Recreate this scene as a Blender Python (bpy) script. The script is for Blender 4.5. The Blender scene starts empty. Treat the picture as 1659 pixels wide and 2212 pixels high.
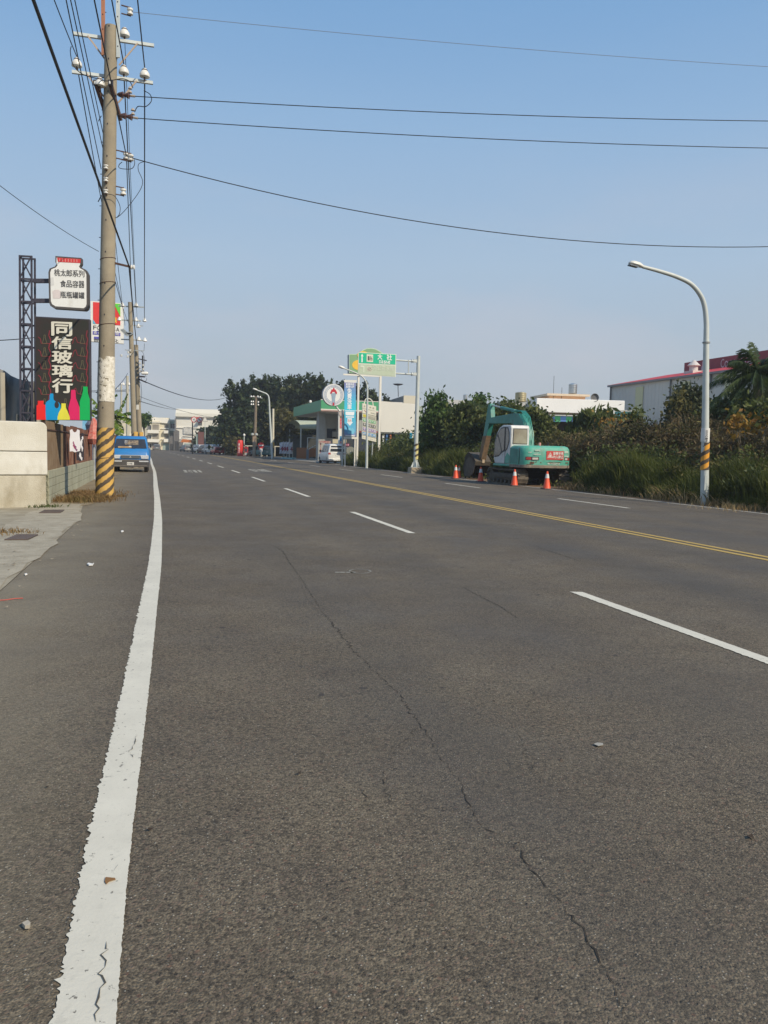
import bpy, math, random
import numpy as np
import mathutils.noise as mn0
from mathutils import Vector, Matrix
R = math.radians
SC = bpy.context.scene
COL = SC.collection

# ------------------------------------------------------------------ camera, sky, sun
CAMH = 1.48
PITCH, ROLL, FOC = R(4.52), 0.022, 1720.0      # focal length in units of a 1659 x 2212 frame
CM = Matrix.Rotation(math.pi / 2 - PITCH, 3, 'X') @ Matrix.Rotation(ROLL, 3, 'Z')
cd = bpy.data.cameras.new('camera')
cam = bpy.data.objects.new('camera', cd); COL.objects.link(cam)
cam.matrix_world = Matrix.Translation((0, 0, CAMH)) @ CM.to_4x4()
cd.sensor_fit = 'VERTICAL'; cd.sensor_height = 24.0; cd.lens = 24.0 * FOC / 2212.0
cd.clip_start = 0.05; cd.clip_end = 4000
SC.camera = cam

SUN_AZ, SUN_EL = R(50), R(37)                  # azimuth from straight behind the camera, towards the right
sun_dir = Vector((math.sin(SUN_AZ) * math.cos(SUN_EL), -math.cos(SUN_AZ) * math.cos(SUN_EL), math.sin(SUN_EL)))
sl = bpy.data.lights.new('sun', 'SUN'); sl.energy = 4.4; sl.angle = R(0.53); sl.color = (1.0, 0.875, 0.69)
so = bpy.data.objects.new('sun', sl); COL.objects.link(so)
so.rotation_euler = (-sun_dir).to_track_quat('-Z', 'Y').to_euler(); so.location = (20, -20, 40)

w = bpy.data.worlds.new('World'); SC.world = w; w.use_nodes = True
nt = w.node_tree; nt.nodes.clear()
sky = nt.nodes.new('ShaderNodeTexSky'); sky.sky_type = 'NISHITA'; sky.sun_disc = False
sky.sun_elevation = SUN_EL; sky.sun_rotation = math.atan2(sun_dir.x, sun_dir.y)
sky.altitude = 0; sky.air_density = 1.0; sky.dust_density = 1.0; sky.ozone_density = 1.5
# the hazy lower air: a gradient by height above the horizon, mixed into the sky
tcw = nt.nodes.new('ShaderNodeTexCoord'); sxyz = nt.nodes.new('ShaderNodeSeparateXYZ'); crw = nt.nodes.new('ShaderNodeValToRGB')
nt.links.new(tcw.outputs['Generated'], sxyz.inputs[0])
nzw = nt.nodes.new('ShaderNodeTexNoise'); nzw.inputs['Scale'].default_value = 2.2; nzw.inputs['Detail'].default_value = 4
mpw = nt.nodes.new('ShaderNodeMapping'); mpw.inputs['Scale'].default_value = (1, 1, 4.5)
nt.links.new(tcw.outputs['Generated'], mpw.inputs[0]); nt.links.new(mpw.outputs[0], nzw.inputs['Vector'])
maw = nt.nodes.new('ShaderNodeMath'); maw.operation = 'MULTIPLY_ADD'; maw.inputs[1].default_value = 0.05; nt.links.new(nzw.outputs['Fac'], maw.inputs[0])
mbw = nt.nodes.new('ShaderNodeMath'); mbw.operation = 'ADD'; mbw.inputs[1].default_value = -0.025
nt.links.new(sxyz.outputs[2], mbw.inputs[0]); nt.links.new(mbw.outputs[0], maw.inputs[2]); nt.links.new(maw.outputs[0], crw.inputs[0])
e = crw.color_ramp.elements; stops = [(0.0, (0.475, 0.52, 0.565)), (0.10, (0.46, 0.535, 0.61)), (0.22, (0.42, 0.555, 0.71)), (0.36, (0.305, 0.485, 0.725)), (0.50, (0.195, 0.39, 0.68)), (1.0, (0.10, 0.22, 0.48))]
while len(e) < len(stops): e.new(0.5)
for i, (p_, c_) in enumerate(stops): e[i].position = p_; e[i].color = (*c_, 1)
mxw = nt.nodes.new('ShaderNodeMix'); mxw.data_type = 'RGBA'; mxw.inputs['Factor'].default_value = 0.92
sc_ = nt.nodes.new('ShaderNodeVectorMath'); sc_.operation = 'SCALE'; sc_.inputs['Scale'].default_value = 10.0     # gradient colours are display values, the background is at a tenth
nzc = nt.nodes.new('ShaderNodeTexNoise'); nzc.inputs['Scale'].default_value = 3.0; nzc.inputs['Detail'].default_value = 6; nzc.inputs['Roughness'].default_value = 0.55
mpc = nt.nodes.new('ShaderNodeMapping'); mpc.inputs['Scale'].default_value = (1, 1, 3.2); mpc.inputs['Location'].default_value = (0.35, 0.1, 0.2)
nt.links.new(tcw.outputs['Generated'], mpc.inputs[0]); nt.links.new(mpc.outputs[0], nzc.inputs['Vector'])
rc = nt.nodes.new('ShaderNodeMapRange'); rc.inputs['From Min'].default_value = 0.46; rc.inputs['From Max'].default_value = 0.74; rc.inputs['To Max'].default_value = 0.55; nt.links.new(nzc.outputs['Fac'], rc.inputs['Value'])
rz_ = nt.nodes.new('ShaderNodeMapRange'); rz_.inputs['From Min'].default_value = 0.36; rz_.inputs['From Max'].default_value = 0.12; nt.links.new(sxyz.outputs[2], rz_.inputs['Value'])
mc_ = nt.nodes.new('ShaderNodeMath'); mc_.operation = 'MULTIPLY'; nt.links.new(rc.outputs[0], mc_.inputs[0]); nt.links.new(rz_.outputs[0], mc_.inputs[1])
mcl = nt.nodes.new('ShaderNodeMix'); mcl.data_type = 'RGBA'; mcl.inputs['B'].default_value = (0.60, 0.60, 0.66, 1); nt.links.new(mc_.outputs[0], mcl.inputs['Factor']); nt.links.new(crw.outputs[0], mcl.inputs['A'])
nt.links.new(mcl.outputs['Result'], sc_.inputs[0]); nt.links.new(sky.outputs[0], mxw.inputs['A']); nt.links.new(sc_.outputs[0], mxw.inputs['B'])
bg = nt.nodes.new('ShaderNodeBackground'); bg.inputs['Strength'].default_value = 0.10
wo = nt.nodes.new('ShaderNodeOutputWorld')
nt.links.new(mxw.outputs['Result'], bg.inputs[0]); nt.links.new(bg.outputs[0], wo.inputs[0])
vs = SC.view_settings; vs.view_transform = 'Standard'; vs.look = 'None'; vs.gamma = 1; vs.exposure = 0.0
try: vs.use_curve_mapping = False
except Exception: pass

# ------------------------------------------------------------------ calibration helpers (pixels of the 1659 x 2212 frame -> real points)
def ray(u, v): return CM @ Vector(((u - 829.5) / FOC, -(v - 1106) / FOC, -1.0))
def at(u, v, Y):
    r = ray(u, v); t = Y / r.y
    return Vector((r.x * t, Y, CAMH + r.z * t))
def gnd(u, v, z=0.0):
    r = ray(u, v); t = (z - CAMH) / r.z
    return Vector((r.x * t, r.y * t, z))
def lineC(Y): return 4.388 - 0.27355 * Y - 0.00021 * Y * Y       # the lane line; the rest of the road is offset from it
def rp(off, Y, z=0.0): return Vector((lineC(Y) + off, Y, z))
RD = R(15.6)

# ------------------------------------------------------------------ materials
MATS = {}
def mat(name, c, rough=0.6, c2=None, ns=4.0, amt=0.5, bump=0.0, bs=None, metal=0.0, emit=0.0, spec=0.5, detail=5.0, contrast=None, trans=0.0):
    if name in MATS: return MATS[name]
    m = bpy.data.materials.new(name); m.use_nodes = True
    n, l = m.node_tree.nodes, m.node_tree.links
    b = n['Principled BSDF']; b.inputs['Roughness'].default_value = rough; b.inputs['Metallic'].default_value = metal
    b.inputs['Specular IOR Level'].default_value = spec
    if c2 is None: c2 = tuple(x * 0.82 for x in c); amt = amt * 0.6
    tc = n.new('ShaderNodeTexCoord'); nz = n.new('ShaderNodeTexNoise')
    nz.inputs['Scale'].default_value = ns; nz.inputs['Detail'].default_value = detail; nz.inputs['Roughness'].default_value = 0.6
    l.new(tc.outputs['Object'], nz.inputs['Vector'])
    mr = n.new('ShaderNodeMapRange'); lo, hi = contrast if contrast else (0.3, 0.75)
    mr.inputs['From Min'].default_value = lo; mr.inputs['From Max'].default_value = hi
    mr.inputs['To Max'].default_value = min(1.0, amt * 2)
    l.new(nz.outputs['Fac'], mr.inputs['Value'])
    mx = n.new('ShaderNodeMix'); mx.data_type = 'RGBA'
    mx.inputs['A'].default_value = (*c, 1); mx.inputs['B'].default_value = (*c2, 1)
    l.new(mr.outputs['Result'], mx.inputs['Factor']); l.new(mx.outputs['Result'], b.inputs['Base Color'])
    if bump:
        n2 = n.new('ShaderNodeTexNoise'); n2.inputs['Scale'].default_value = bs or ns * 6; n2.inputs['Detail'].default_value = 4
        l.new(tc.outputs['Object'], n2.inputs['Vector'])
        bp = n.new('ShaderNodeBump'); bp.inputs['Strength'].default_value = bump; bp.inputs['Distance'].default_value = 0.02
        l.new(n2.outputs['Fac'], bp.inputs['Height']); l.new(bp.outputs['Normal'], b.inputs['Normal'])
    if emit:
        b.inputs['Emission Color'].default_value = (*c, 1); b.inputs['Emission Strength'].default_value = emit
    MATS[name] = m
    return m

def leaf_mat(name, cols, transl=0.35, rough=0.55):
    """foliage: every leaf takes its own colour from the list"""
    if name in MATS: return MATS[name]
    m = bpy.data.materials.new(name); m.use_nodes = True
    n, l = m.node_tree.nodes, m.node_tree.links; n.clear()
    out = n.new('ShaderNodeOutputMaterial'); g = n.new('ShaderNodeNewGeometry'); tc = n.new('ShaderNodeTexCoord')
    nz = n.new('ShaderNodeTexNoise'); nz.inputs['Scale'].default_value = 0.9; nz.inputs['Detail'].default_value = 3
    l.new(tc.outputs['Object'], nz.inputs['Vector'])
    ma = n.new('ShaderNodeMath'); ma.operation = 'MULTIPLY_ADD'; ma.inputs[1].default_value = 0.36
    l.new(g.outputs['Random Per Island'], ma.inputs[0])
    mb = n.new('ShaderNodeMath'); mb.operation = 'MULTIPLY_ADD'; mb.inputs[1].default_value = 1.5; mb.inputs[2].default_value = -0.42
    l.new(nz.outputs['Fac'], mb.inputs[0]); l.new(mb.outputs[0], ma.inputs[2])
    cr = n.new('ShaderNodeValToRGB'); e = cr.color_ramp.elements
    while len(e) < len(cols): e.new(0.5)
    for i, c in enumerate(cols): e[i].position = i / (len(cols) - 1); e[i].color = (*c, 1)
    l.new(ma.outputs[0], cr.inputs['Fac'])
    d = n.new('ShaderNodeBsdfPrincipled'); d.inputs['Roughness'].default_value = rough; d.inputs['Specular IOR Level'].default_value = 0.3
    t = n.new('ShaderNodeBsdfTranslucent'); mx = n.new('ShaderNodeMixShader'); mx.inputs[0].default_value = transl
    l.new(cr.outputs['Color'], d.inputs['Base Color']); l.new(cr.outputs['Color'], t.inputs['Color'])
    l.new(d.outputs[0], mx.inputs[1]); l.new(t.outputs[0], mx.inputs[2]); l.new(mx.outputs[0], out.inputs['Surface'])
    MATS[name] = m
    return m

def glass_mat(name, c, rough=0.08, c2=None):
    return mat(name, c, rough, c2=c2 or tuple(x * 1.6 for x in c), ns=1.2, spec=0.8)

# ------------------------------------------------------------------ mesh helpers
class MB:
    def __init__(s): s.v = []; s.f = []; s.m = []; s.mats = []; s.cur = 0
    def use(s, m):
        if m not in s.mats: s.mats.append(m)
        s.cur = s.mats.index(m); return s
    def add(s, vs, fs):
        o = len(s.v); s.v += [tuple(x) for x in vs]
        for f in fs: s.f.append(tuple(o + i for i in f)); s.m.append(s.cur)
        return s
    def box(s, x0, x1, y0, y1, z0, z1, M=None):
        vs = [Vector((x, y, z)) for z in (z0, z1) for y in (y0, y1) for x in (x0, x1)]
        if M is not None: vs = [M @ q for q in vs]
        return s.add(vs, [(0, 2, 3, 1), (4, 5, 7, 6), (0, 1, 5, 4), (2, 6, 7, 3), (1, 3, 7, 5), (0, 4, 6, 2)])
    def bar(s, a, b, wd, ht, up=(0, 0, 1)):
        a, b = Vector(a), Vector(b); d = (b - a); L = d.length
        if L < 1e-6: return s
        d.normalize(); upv = Vector(up)
        if abs(d.dot(upv)) > 0.98: upv = Vector((0, 1, 0))
        x = d.cross(upv).normalized(); z = x.cross(d).normalized()
        M = Matrix(((x.x, d.x, z.x, a.x), (x.y, d.y, z.y, a.y), (x.z, d.z, z.z, a.z), (0, 0, 0, 1)))
        return s.box(-wd / 2, wd / 2, 0, L, -ht / 2, ht / 2, M)
    def tube(s, pts, r, seg=8, caps=True):
        pts = [Vector(p) for p in pts]; n = len(pts)
        rs = r if isinstance(r, (list, tuple)) else [r] * n
        T = [(pts[min(i + 1, n - 1)] - pts[max(i - 1, 0)]).normalized() for i in range(n)]
        ref = Vector((0, 0, 1)) if abs(T[0].z) < 0.9 else Vector((0, 1, 0))
        nx = T[0].cross(ref).normalized(); vs = []
        for i in range(n):
            nx = (nx - T[i] * nx.dot(T[i])).normalized(); ny = T[i].cross(nx)
            for k in range(seg):
                a = 2 * math.pi * k / seg
                vs.append(pts[i] + (nx * math.cos(a) + ny * math.sin(a)) * rs[i])
        fs = [(i * seg + k, i * seg + (k + 1) % seg, (i + 1) * seg + (k + 1) % seg, (i + 1) * seg + k) for i in range(n - 1) for k in range(seg)]
        if caps: fs += [tuple(range(seg - 1, -1, -1)), tuple((n - 1) * seg + k for k in range(seg))]
        return s.add(vs, fs)
    def lathe(s, prof, seg=16, c=(0, 0, 0), axis='z', M=None):
        vs = []; n = len(prof); c = Vector(c)
        for (r, h) in prof:
            for k in range(seg):
                a = 2 * math.pi * k / seg; x, y = r * math.cos(a), r * math.sin(a)
                p = Vector((x, y, h)) if axis == 'z' else (Vector((x, h, y)) if axis == 'y' else Vector((h, x, y)))
                if M is not None: p = M @ p
                vs.append(p + c)
        fs = [(i * seg + k, i * seg + (k + 1) % seg, (i + 1) * seg + (k + 1) % seg, (i + 1) * seg + k) for i in range(n - 1) for k in range(seg)]
        fs += [tuple(range(seg - 1, -1, -1)), tuple((n - 1) * seg + k for k in range(seg))]
        return s.add(vs, fs)
    def prism(s, poly, y0, y1, M=None):
        """polygon in (x, z), thick in y"""
        n = len(poly)
        vs = [Vector((x, y0, z)) for x, z in poly] + [Vector((x, y1, z)) for x, z in poly]
        if M is not None: vs = [M @ q for q in vs]
        return s.add(vs, [tuple(range(n)), tuple(range(2 * n - 1, n - 1, -1))] + [(i, i + n, (i + 1) % n + n, (i + 1) % n) for i in range(n)])
    def xprism(s, poly, x0, x1):
        """polygon in (y, z), thick in x"""
        n = len(poly)
        vs = [(x0, y, z) for y, z in poly] + [(x1, y, z) for y, z in poly]
        return s.add(vs, [tuple(range(n)), tuple(range(2 * n - 1, n - 1, -1))] + [(i, (i + 1) % n, (i + 1) % n + n, i + n)[::-1] for i in range(n)])
    def loft(s, rings, caps=True):
        n = len(rings[0]); vs = [q for rg in rings for q in rg]
        fs = [(i * n + k, i * n + (k + 1) % n, (i + 1) * n + (k + 1) % n, (i + 1) * n + k) for i in range(len(rings) - 1) for k in range(n)]
        if caps: fs += [tuple(range(n - 1, -1, -1)), tuple((len(rings) - 1) * n + k for k in range(n))]
        return s.add(vs, fs)
    def build(s, name, m=None, parent=None, smooth=False, bevel=0.0, recalc=True):
        me = bpy.data.meshes.new(name); me.from_pydata(s.v, [], s.f)
        ms = s.mats if s.mats else [m]
        for x in ms: me.materials.append(x)
        if s.mats: me.polygons.foreach_set('material_index', s.m)
        if recalc:
            import bmesh
            bm = bmesh.new(); bm.from_mesh(me); bmesh.ops.recalc_face_normals(bm, faces=bm.faces); bm.to_mesh(me); bm.free()
        me.update()
        o = bpy.data.objects.new(name, me); COL.objects.link(o)
        if parent is not None: o.parent = parent
        if smooth:
            me.polygons.foreach_set('use_smooth', [True] * len(me.polygons))
            me.set_sharp_from_angle(angle=R(40)) if hasattr(me, 'set_sharp_from_angle') else None
        if bevel:
            b = o.modifiers.new('b', 'BEVEL'); b.width = bevel; b.segments = 2; b.limit_method = 'ANGLE'; b.angle_limit = R(35)
        return o

def np_mesh(name, V, F, m, parent=None):
    me = bpy.data.meshes.new(name); V = np.asarray(V, np.float32); F = np.asarray(F, np.int32)
    k = F.shape[1]
    me.vertices.add(len(V)); me.vertices.foreach_set('co', V.ravel())
    me.loops.add(F.size); me.loops.foreach_set('vertex_index', F.ravel())
    me.polygons.add(len(F)); me.polygons.foreach_set('loop_start', np.arange(0, F.size, k, dtype=np.int32))
    me.polygons.foreach_set('loop_total', np.full(len(F), k, np.int32))
    me.materials.append(m); me.update(calc_edges=True)
    o = bpy.data.objects.new(name, me); COL.objects.link(o)
    if parent is not None: o.parent = parent
    return o

def tag(o, label, cat, group=None, kind=None):
    if label: o['label'] = label
    if cat: o['category'] = cat
    if group: o['group'] = group
    if kind: o['kind'] = kind
    return o
def thing(name, label, cat, loc=(0, 0, 0), rz=0.0, group=None):
    o = bpy.data.objects.new(name, None); COL.objects.link(o); o.empty_display_size = 0.2
    o.location = loc; o.rotation_euler = (0, 0, rz)
    return tag(o, label, cat, group)
def copy_tree(o, parent=None):
    c = o.copy(); COL.objects.link(c)
    if parent is not None: c.parent = parent
    for ch in [x for x in o.children]: copy_tree(ch, c)
    return c

_fc = bpy.data.curves.new('glyphs', 'FONT'); _fo = bpy.data.objects.new('glyphs', _fc); COL.objects.link(_fo)
_gl = {}
def glyph(ch, bold):
    bold = 0
    if (ch, bold) not in _gl:
        _fc.body = ch; _fc.offset = 0.0; _fc.resolution_u = 3
        bpy.context.view_layer.update()
        dg = bpy.context.evaluated_depsgraph_get()
        me = bpy.data.meshes.new_from_object(_fo.evaluated_get(dg))
        v = [(q.co.x, q.co.y) for q in me.vertices]; f = [tuple(p.vertices) for p in me.polygons]
        bpy.data.meshes.remove(me)
        if not v: v = [(0, 0)]; f = []
        xs = [a for a, b in v]; ys = [b for a, b in v]
        _gl[(ch, bold)] = (v, f, min(xs), max(xs), min(ys), max(ys))
    return _gl[(ch, bold)]
def text(mb, ch, x0, z0, x1, z1, y=-0.004, bold=0.02, M=None):
    """one character (or word) fitted to the rectangle, facing -y"""
    v, f, a, b, c, d = glyph(ch, bold)
    sx = (x1 - x0) / max(b - a, 1e-3); sz = (z1 - z0) / max(d - c, 1e-3)
    n = 1 if bold < .015 else (3 if bold < .028 else 5)          # heavier strokes: the outline repeated with a small shift
    for k in range(n):
        dx = (k - (n - 1) / 2) * 0.018 * (x1 - x0) if n > 1 else 0; dz = ((k * 2 + 1) % n - (n - 1) / 2) * 0.014 * (z1 - z0) if n > 1 else 0
        pts = [Vector((x0 + (p - a) * sx + dx, y - 0.0004 * k, z0 + (q - c) * sz + dz)) for p, q in v]
        if M is not None: pts = [M @ q for q in pts]
        mb.add(pts, f)

class Plane:
    """a vertical plane through the ray (u, v) at depth Y, turned by rz; L(u, v) gives local (x, z)"""
    def __init__(s, u, v, Y, rz=0.0):
        s.O = at(u, v, Y); s.rz = rz; s.c, s.s = math.cos(rz), math.sin(rz)
    def L(s, u, v):
        r = ray(u, v); n = Vector((-s.s, s.c, 0)); o = Vector((0, 0, CAMH))
        t = n.dot(s.O - o) / n.dot(r); p = o + r * t - s.O
        return (p.x * s.c + p.y * s.s, p.z)
    def W(s, x, y, z): return s.O + Vector((x * s.c - y * s.s, x * s.s + y * s.c, z))

# ------------------------------------------------------------------ ground, road and markings
def asphalt():
    m = bpy.data.materials.new('asphalt'); m.use_nodes = True
    n, l = m.node_tree.nodes, m.node_tree.links; b = n['Principled BSDF']
    tc = n.new('ShaderNodeTexCoord'); uv = n.new('ShaderNodeUVMap'); uv.uv_map = 'road'
    def N(t, **k):
        x = n.new(t)
        for a, c in k.items():
            if a in x.inputs: x.inputs[a].default_value = c
            else: setattr(x, a, c)
        return x
    def math_(op, a, bb, c=None):
        x = n.new('ShaderNodeMath'); x.operation = op
        for i, q in enumerate((a, bb, c)):
            if q is None: continue
            if isinstance(q, (int, float)): x.inputs[i].default_value = q
            else: l.new(q, x.inputs[i])
        return x.outputs[0]
    def mix(f, a, bb):
        x = n.new('ShaderNodeMix'); x.data_type = 'RGBA'
        for k, q in (('Factor', f), ('A', a), ('B', bb)):
            if isinstance(q, (int, float)): x.inputs[k].default_value = q
            elif isinstance(q, tuple): x.inputs[k].default_value = (*q, 1)
            else: l.new(q, x.inputs[k])
        return x.outputs['Result']
    def rng(v, a, c, d=0.0, e=1.0):
        x = n.new('ShaderNodeMapRange'); l.new(v, x.inputs['Value'])
        for k, q in (('From Min', a), ('From Max', c), ('To Min', d), ('To Max', e)): x.inputs[k].default_value = q
        return x.outputs['Result']
    ob = tc.outputs['Object']
    def noise(sc, det=4, rough=0.6):
        x = N('ShaderNodeTexNoise', Scale=sc, Detail=det, Roughness=rough); l.new(ob, x.inputs['Vector']); return x.outputs['Fac']
    # stones
    vo = N('ShaderNodeTexVoronoi', Scale=95.0, Randomness=1.0); l.new(ob, vo.inputs['Vector'])
    vo2 = N('ShaderNodeTexVoronoi', Scale=190.0, Randomness=1.0); l.new(ob, vo2.inputs['Vector'])
    sepc = n.new('ShaderNodeSeparateColor'); l.new(vo.outputs['Color'], sepc.inputs[0])
    sepd = n.new('ShaderNodeSeparateColor'); l.new(vo2.outputs['Color'], sepd.inputs[0])
    base = mix(rng(noise(0.55, 5), 0.35, 0.7), (0.110, 0.088, 0.058), (0.154, 0.126, 0.084))
    base = mix(rng(noise(2.6, 6, 0.7), 0.42, 0.72, 0, 0.5), base, (0.080, 0.061, 0.042))
    stone = math_('MULTIPLY', rng(sepc.outputs[0], 0.0, 1.0, 0.50, 1.45), rng(sepd.outputs[1], 0, 1, 0.62, 1.36))
    vm = n.new('ShaderNodeVectorMath'); vm.operation = 'SCALE'; l.new(base, vm.inputs[0]); l.new(stone, vm.inputs['Scale'])
    col = vm.outputs[0]
    # brownish stones, pale chips and the pits between stones
    col = mix(rng(sepc.outputs[1], 0.90, 0.93, 0, 0.55), col, (0.17, 0.12, 0.085))
    near0 = math_('LESS_THAN', vo.outputs['Distance'], 0.25)
    chip = math_('MULTIPLY', rng(sepc.outputs[2], 0.962, 0.98, 0, 0.85), near0)
    col = mix(chip, col, (0.40, 0.37, 0.30))
    pit = rng(noise(46, 3, 0.6), 0.31, 0.39, 1, 0)
    col = mix(math_('MULTIPLY', pit, 0.85), col, (0.022, 0.018, 0.014))
    # a few larger stones and missing stones
    vo3 = N('ShaderNodeTexVoronoi', Scale=27.0, Randomness=1.0); l.new(ob, vo3.inputs['Vector']); sep3 = n.new('ShaderNodeSeparateColor'); l.new(vo3.outputs['Color'], sep3.inputs[0])
    col = mix(math_('MULTIPLY', math_('MULTIPLY', rng(sep3.outputs[0], 0.86, 0.90), rng(vo3.outputs['Distance'], 0.14, 0.20, 1, 0)), 0.85), col, (0.026, 0.021, 0.016))
    col = mix(math_('MULTIPLY', math_('MULTIPLY', rng(sep3.outputs[1], 0.90, 0.93), rng(vo3.outputs['Distance'], 0.11, 0.15, 1, 0)), 0.9), col, (0.30, 0.265, 0.20))
    col = mix(math_('MULTIPLY', math_('MULTIPLY', rng(sep3.outputs[2], 0.90, 0.93), rng(vo3.outputs['Distance'], 0.16, 0.22, 1, 0)), 0.6), col, (0.17, 0.10, 0.065))
    # crumbled, more open texture in places, and old dark drips
    rough_ = rng(noise(0.9, 6, 0.7), 0.50, 0.62); pit2 = rng(noise(24, 5, 0.7), 0.40, 0.45, 1, 0)
    col = mix(math_('MULTIPLY', math_('MULTIPLY', rough_, pit2), 0.8), col, (0.022, 0.018, 0.013))
    col = mix(rng(noise(6.5, 2, 0.4), 0.735, 0.76, 0, 0.75), col, (0.030, 0.024, 0.020))
    col = mix(rng(noise(0.22, 4, 0.6), 0.50, 0.66, 0, 0.6), col, (0.090, 0.078, 0.064))
    # tyre tracks: darker polished bands along the lanes, light dusty shoulders
    su = n.new('ShaderNodeSeparateXYZ'); l.new(uv.outputs[0], su.inputs[0]); off = su.outputs[0]; al = su.outputs[1]
    wob = math_('ADD', off, math_('MULTIPLY', noise(0.25, 2), 0.7))
    band = None
    for c0, wd, am in ((-2.9, 0.55, .5), (-1.1, 0.5, .45), (1.75, 0.7, .9), (3.6, 0.6, .7), (6.0, 0.6, .5), (7.7, 0.5, .4)):
        d = math_('ABSOLUTE', math_('SUBTRACT', wob, c0 + 0.35), 0); r_ = rng(d, 0.15, wd + .2, am, 0.0)
        band = r_ if band is None else math_('MAXIMUM', band, r_)
    band = math_('MULTIPLY', band, rng(noise(0.35, 3), 0.35, 0.65, 0.25, 0.9))
    col = mix(math_('MULTIPLY', band, 0.8), col, (0.062, 0.057, 0.050))
    sh = math_('MULTIPLY', rng(off, -4.6, -5.9, 0, 1), rng(noise(0.9, 5), 0.3, 0.7, 0.30, 0.75))
    col = mix(sh, col, (0.270, 0.232, 0.158))
    # wire shadows put into the colour: two dark lines, far side of opposite lane
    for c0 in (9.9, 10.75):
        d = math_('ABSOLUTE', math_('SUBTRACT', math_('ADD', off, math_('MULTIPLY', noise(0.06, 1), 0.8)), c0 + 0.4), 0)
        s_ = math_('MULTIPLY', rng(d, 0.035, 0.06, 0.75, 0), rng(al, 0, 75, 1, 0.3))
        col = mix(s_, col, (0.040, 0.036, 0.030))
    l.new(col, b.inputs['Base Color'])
    l.new(rng(noise(1.2, 3), 0.3, 0.7, 0.70, 0.88), b.inputs['Roughness']); b.inputs['Specular IOR Level'].default_value = 0.42
    h = math_('SUBTRACT', math_('MULTIPLY', rng(vo.outputs['Distance'], 0.05, 0.6, 1, 0), rng(sepc.outputs[0], 0, 1, .4, 1)), math_('MULTIPLY', pit, 0.9))
    h = math_('ADD', h, math_('MULTIPLY', vo2.outputs['Distance'], -0.35))
    h = math_('ADD', h, math_('MULTIPLY', noise(14, 3), 0.8))
    bp = n.new('ShaderNodeBump'); bp.inputs['Strength'].default_value = 0.60; bp.inputs['Distance'].default_value = 0.006
    l.new(h, bp.inputs['Height']); l.new(bp.outputs['Normal'], b.inputs['Normal'])
    return m
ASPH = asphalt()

def strip(name, offs, Ys, m, z=0.0, kind='structure', uvs=False):
    """a sheet along the road between lateral offsets given as functions or numbers"""
    V, F = [], []; k = len(offs)
    for Y in Ys:
        for o in offs: V.append(rp(o(Y) if callable(o) else o, Y, z))
    for i in range(len(Ys) - 1):
        for j in range(k - 1): F.append((i * k + j, i * k + j + 1, (i + 1) * k + j + 1, (i + 1) * k + j))
    me = bpy.data.meshes.new(name); me.from_pydata(V, [], F); me.materials.append(m)
    if uvs:
        ul = me.uv_layers.new(name='road')
        for lp in me.loops:
            p = V[lp.vertex_index]; ul.data[lp.index].uv = (p.x - lineC(p.y), p.y)
    me.update(); o = bpy.data.objects.new(name, me); COL.objects.link(o); o['kind'] = kind
    return o

EARTH = mat('earth', (0.115, 0.092, 0.058), 0.95, c2=(0.065, 0.060, 0.035), ns=0.8, amt=0.6, bump=0.8, bs=9)
g = MB(); g.add([(-1500, -300, -0.03), (1500, -300, -0.03), (1500, 2500, -0.03), (-1500, 2500, -0.03)], [(0, 1, 2, 3)])
g.build('ground', EARTH)['kind'] = 'structure'
Ys = [-14 + i * 2.0 for i in range(60)] + [106 + 6 * i for i in range(36)]
def left_edge(Y): return -6.02 if Y < 15 else (-6.02 - (Y - 15) * 0.075 if Y < 19.4 else -6.5)
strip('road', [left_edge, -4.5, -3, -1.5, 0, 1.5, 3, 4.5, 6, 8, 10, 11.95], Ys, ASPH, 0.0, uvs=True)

CONC = mat('old concrete', (0.39, 0.345, 0.25), 0.9, c2=(0.19, 0.16, 0.105), ns=1.6, amt=0.6, bump=0.7, bs=22)
strip('pavement', [-16, -9, -7.2, left_edge], [-14, -6, -2] + [i * 1.0 for i in range(0, 15)] + [15, 16, 17, 18, 18.6], CONC, 0.006)
GUT = mat('gutter concrete', (0.42, 0.375, 0.28), 0.9, c2=(0.26, 0.225, 0.16), ns=3.5, amt=0.6, bump=0.8, bs=30)
rnd = random.Random(5)
strip('gutter_path', [lambda Y: -7.15 + 0.05 * math.sin(Y * 3), lambda Y: left_edge(Y) + 0.05 * math.sin(Y * 1.3) + 0.03 * math.sin(Y * 5.1) + 0.05 * mn0.noise(Vector((Y * 3.1, 1, 1)))], [i * 0.5 for i in range(-20, 39)], GUT, 0.012)
DIRT = mat('roadside dirt', (0.28, 0.225, 0.14), 0.95, c2=(0.15, 0.11, 0.06), ns=3.0, amt=0.7, bump=1.0, bs=26)
strip('verge_dirt', [-8.5, lambda Y: -6.35 + 0.12 * math.sin(Y * 1.7) + 0.06 * math.sin(Y * 4.3) + (0.14 if Y < 21.6 else 0)], [18.5 + i * 0.5 for i in range(0, 98)], DIRT, 0.010)
strip('verge', [lambda Y: 11.72 + 0.10 * math.sin(Y * .9) + 0.07 * math.sin(Y * 2.7), 13.0, 40], [5 + i * 0.8 for i in range(0, 83)], mat('verge earth', (0.22, 0.13, 0.065), 0.95, c2=(0.10, 0.07, 0.035), ns=2.5, amt=0.7, bump=1.0, bs=16), 0.006)
strip('forecourt', [11.9, 16, 24, 60], [71.4, 80, 90, 100, 112, 118], mat('forecourt concrete', (0.34, 0.32, 0.27), 0.85, c2=(0.24, 0.22, 0.18), ns=0.5, amt=0.5), 0.008)

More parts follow.
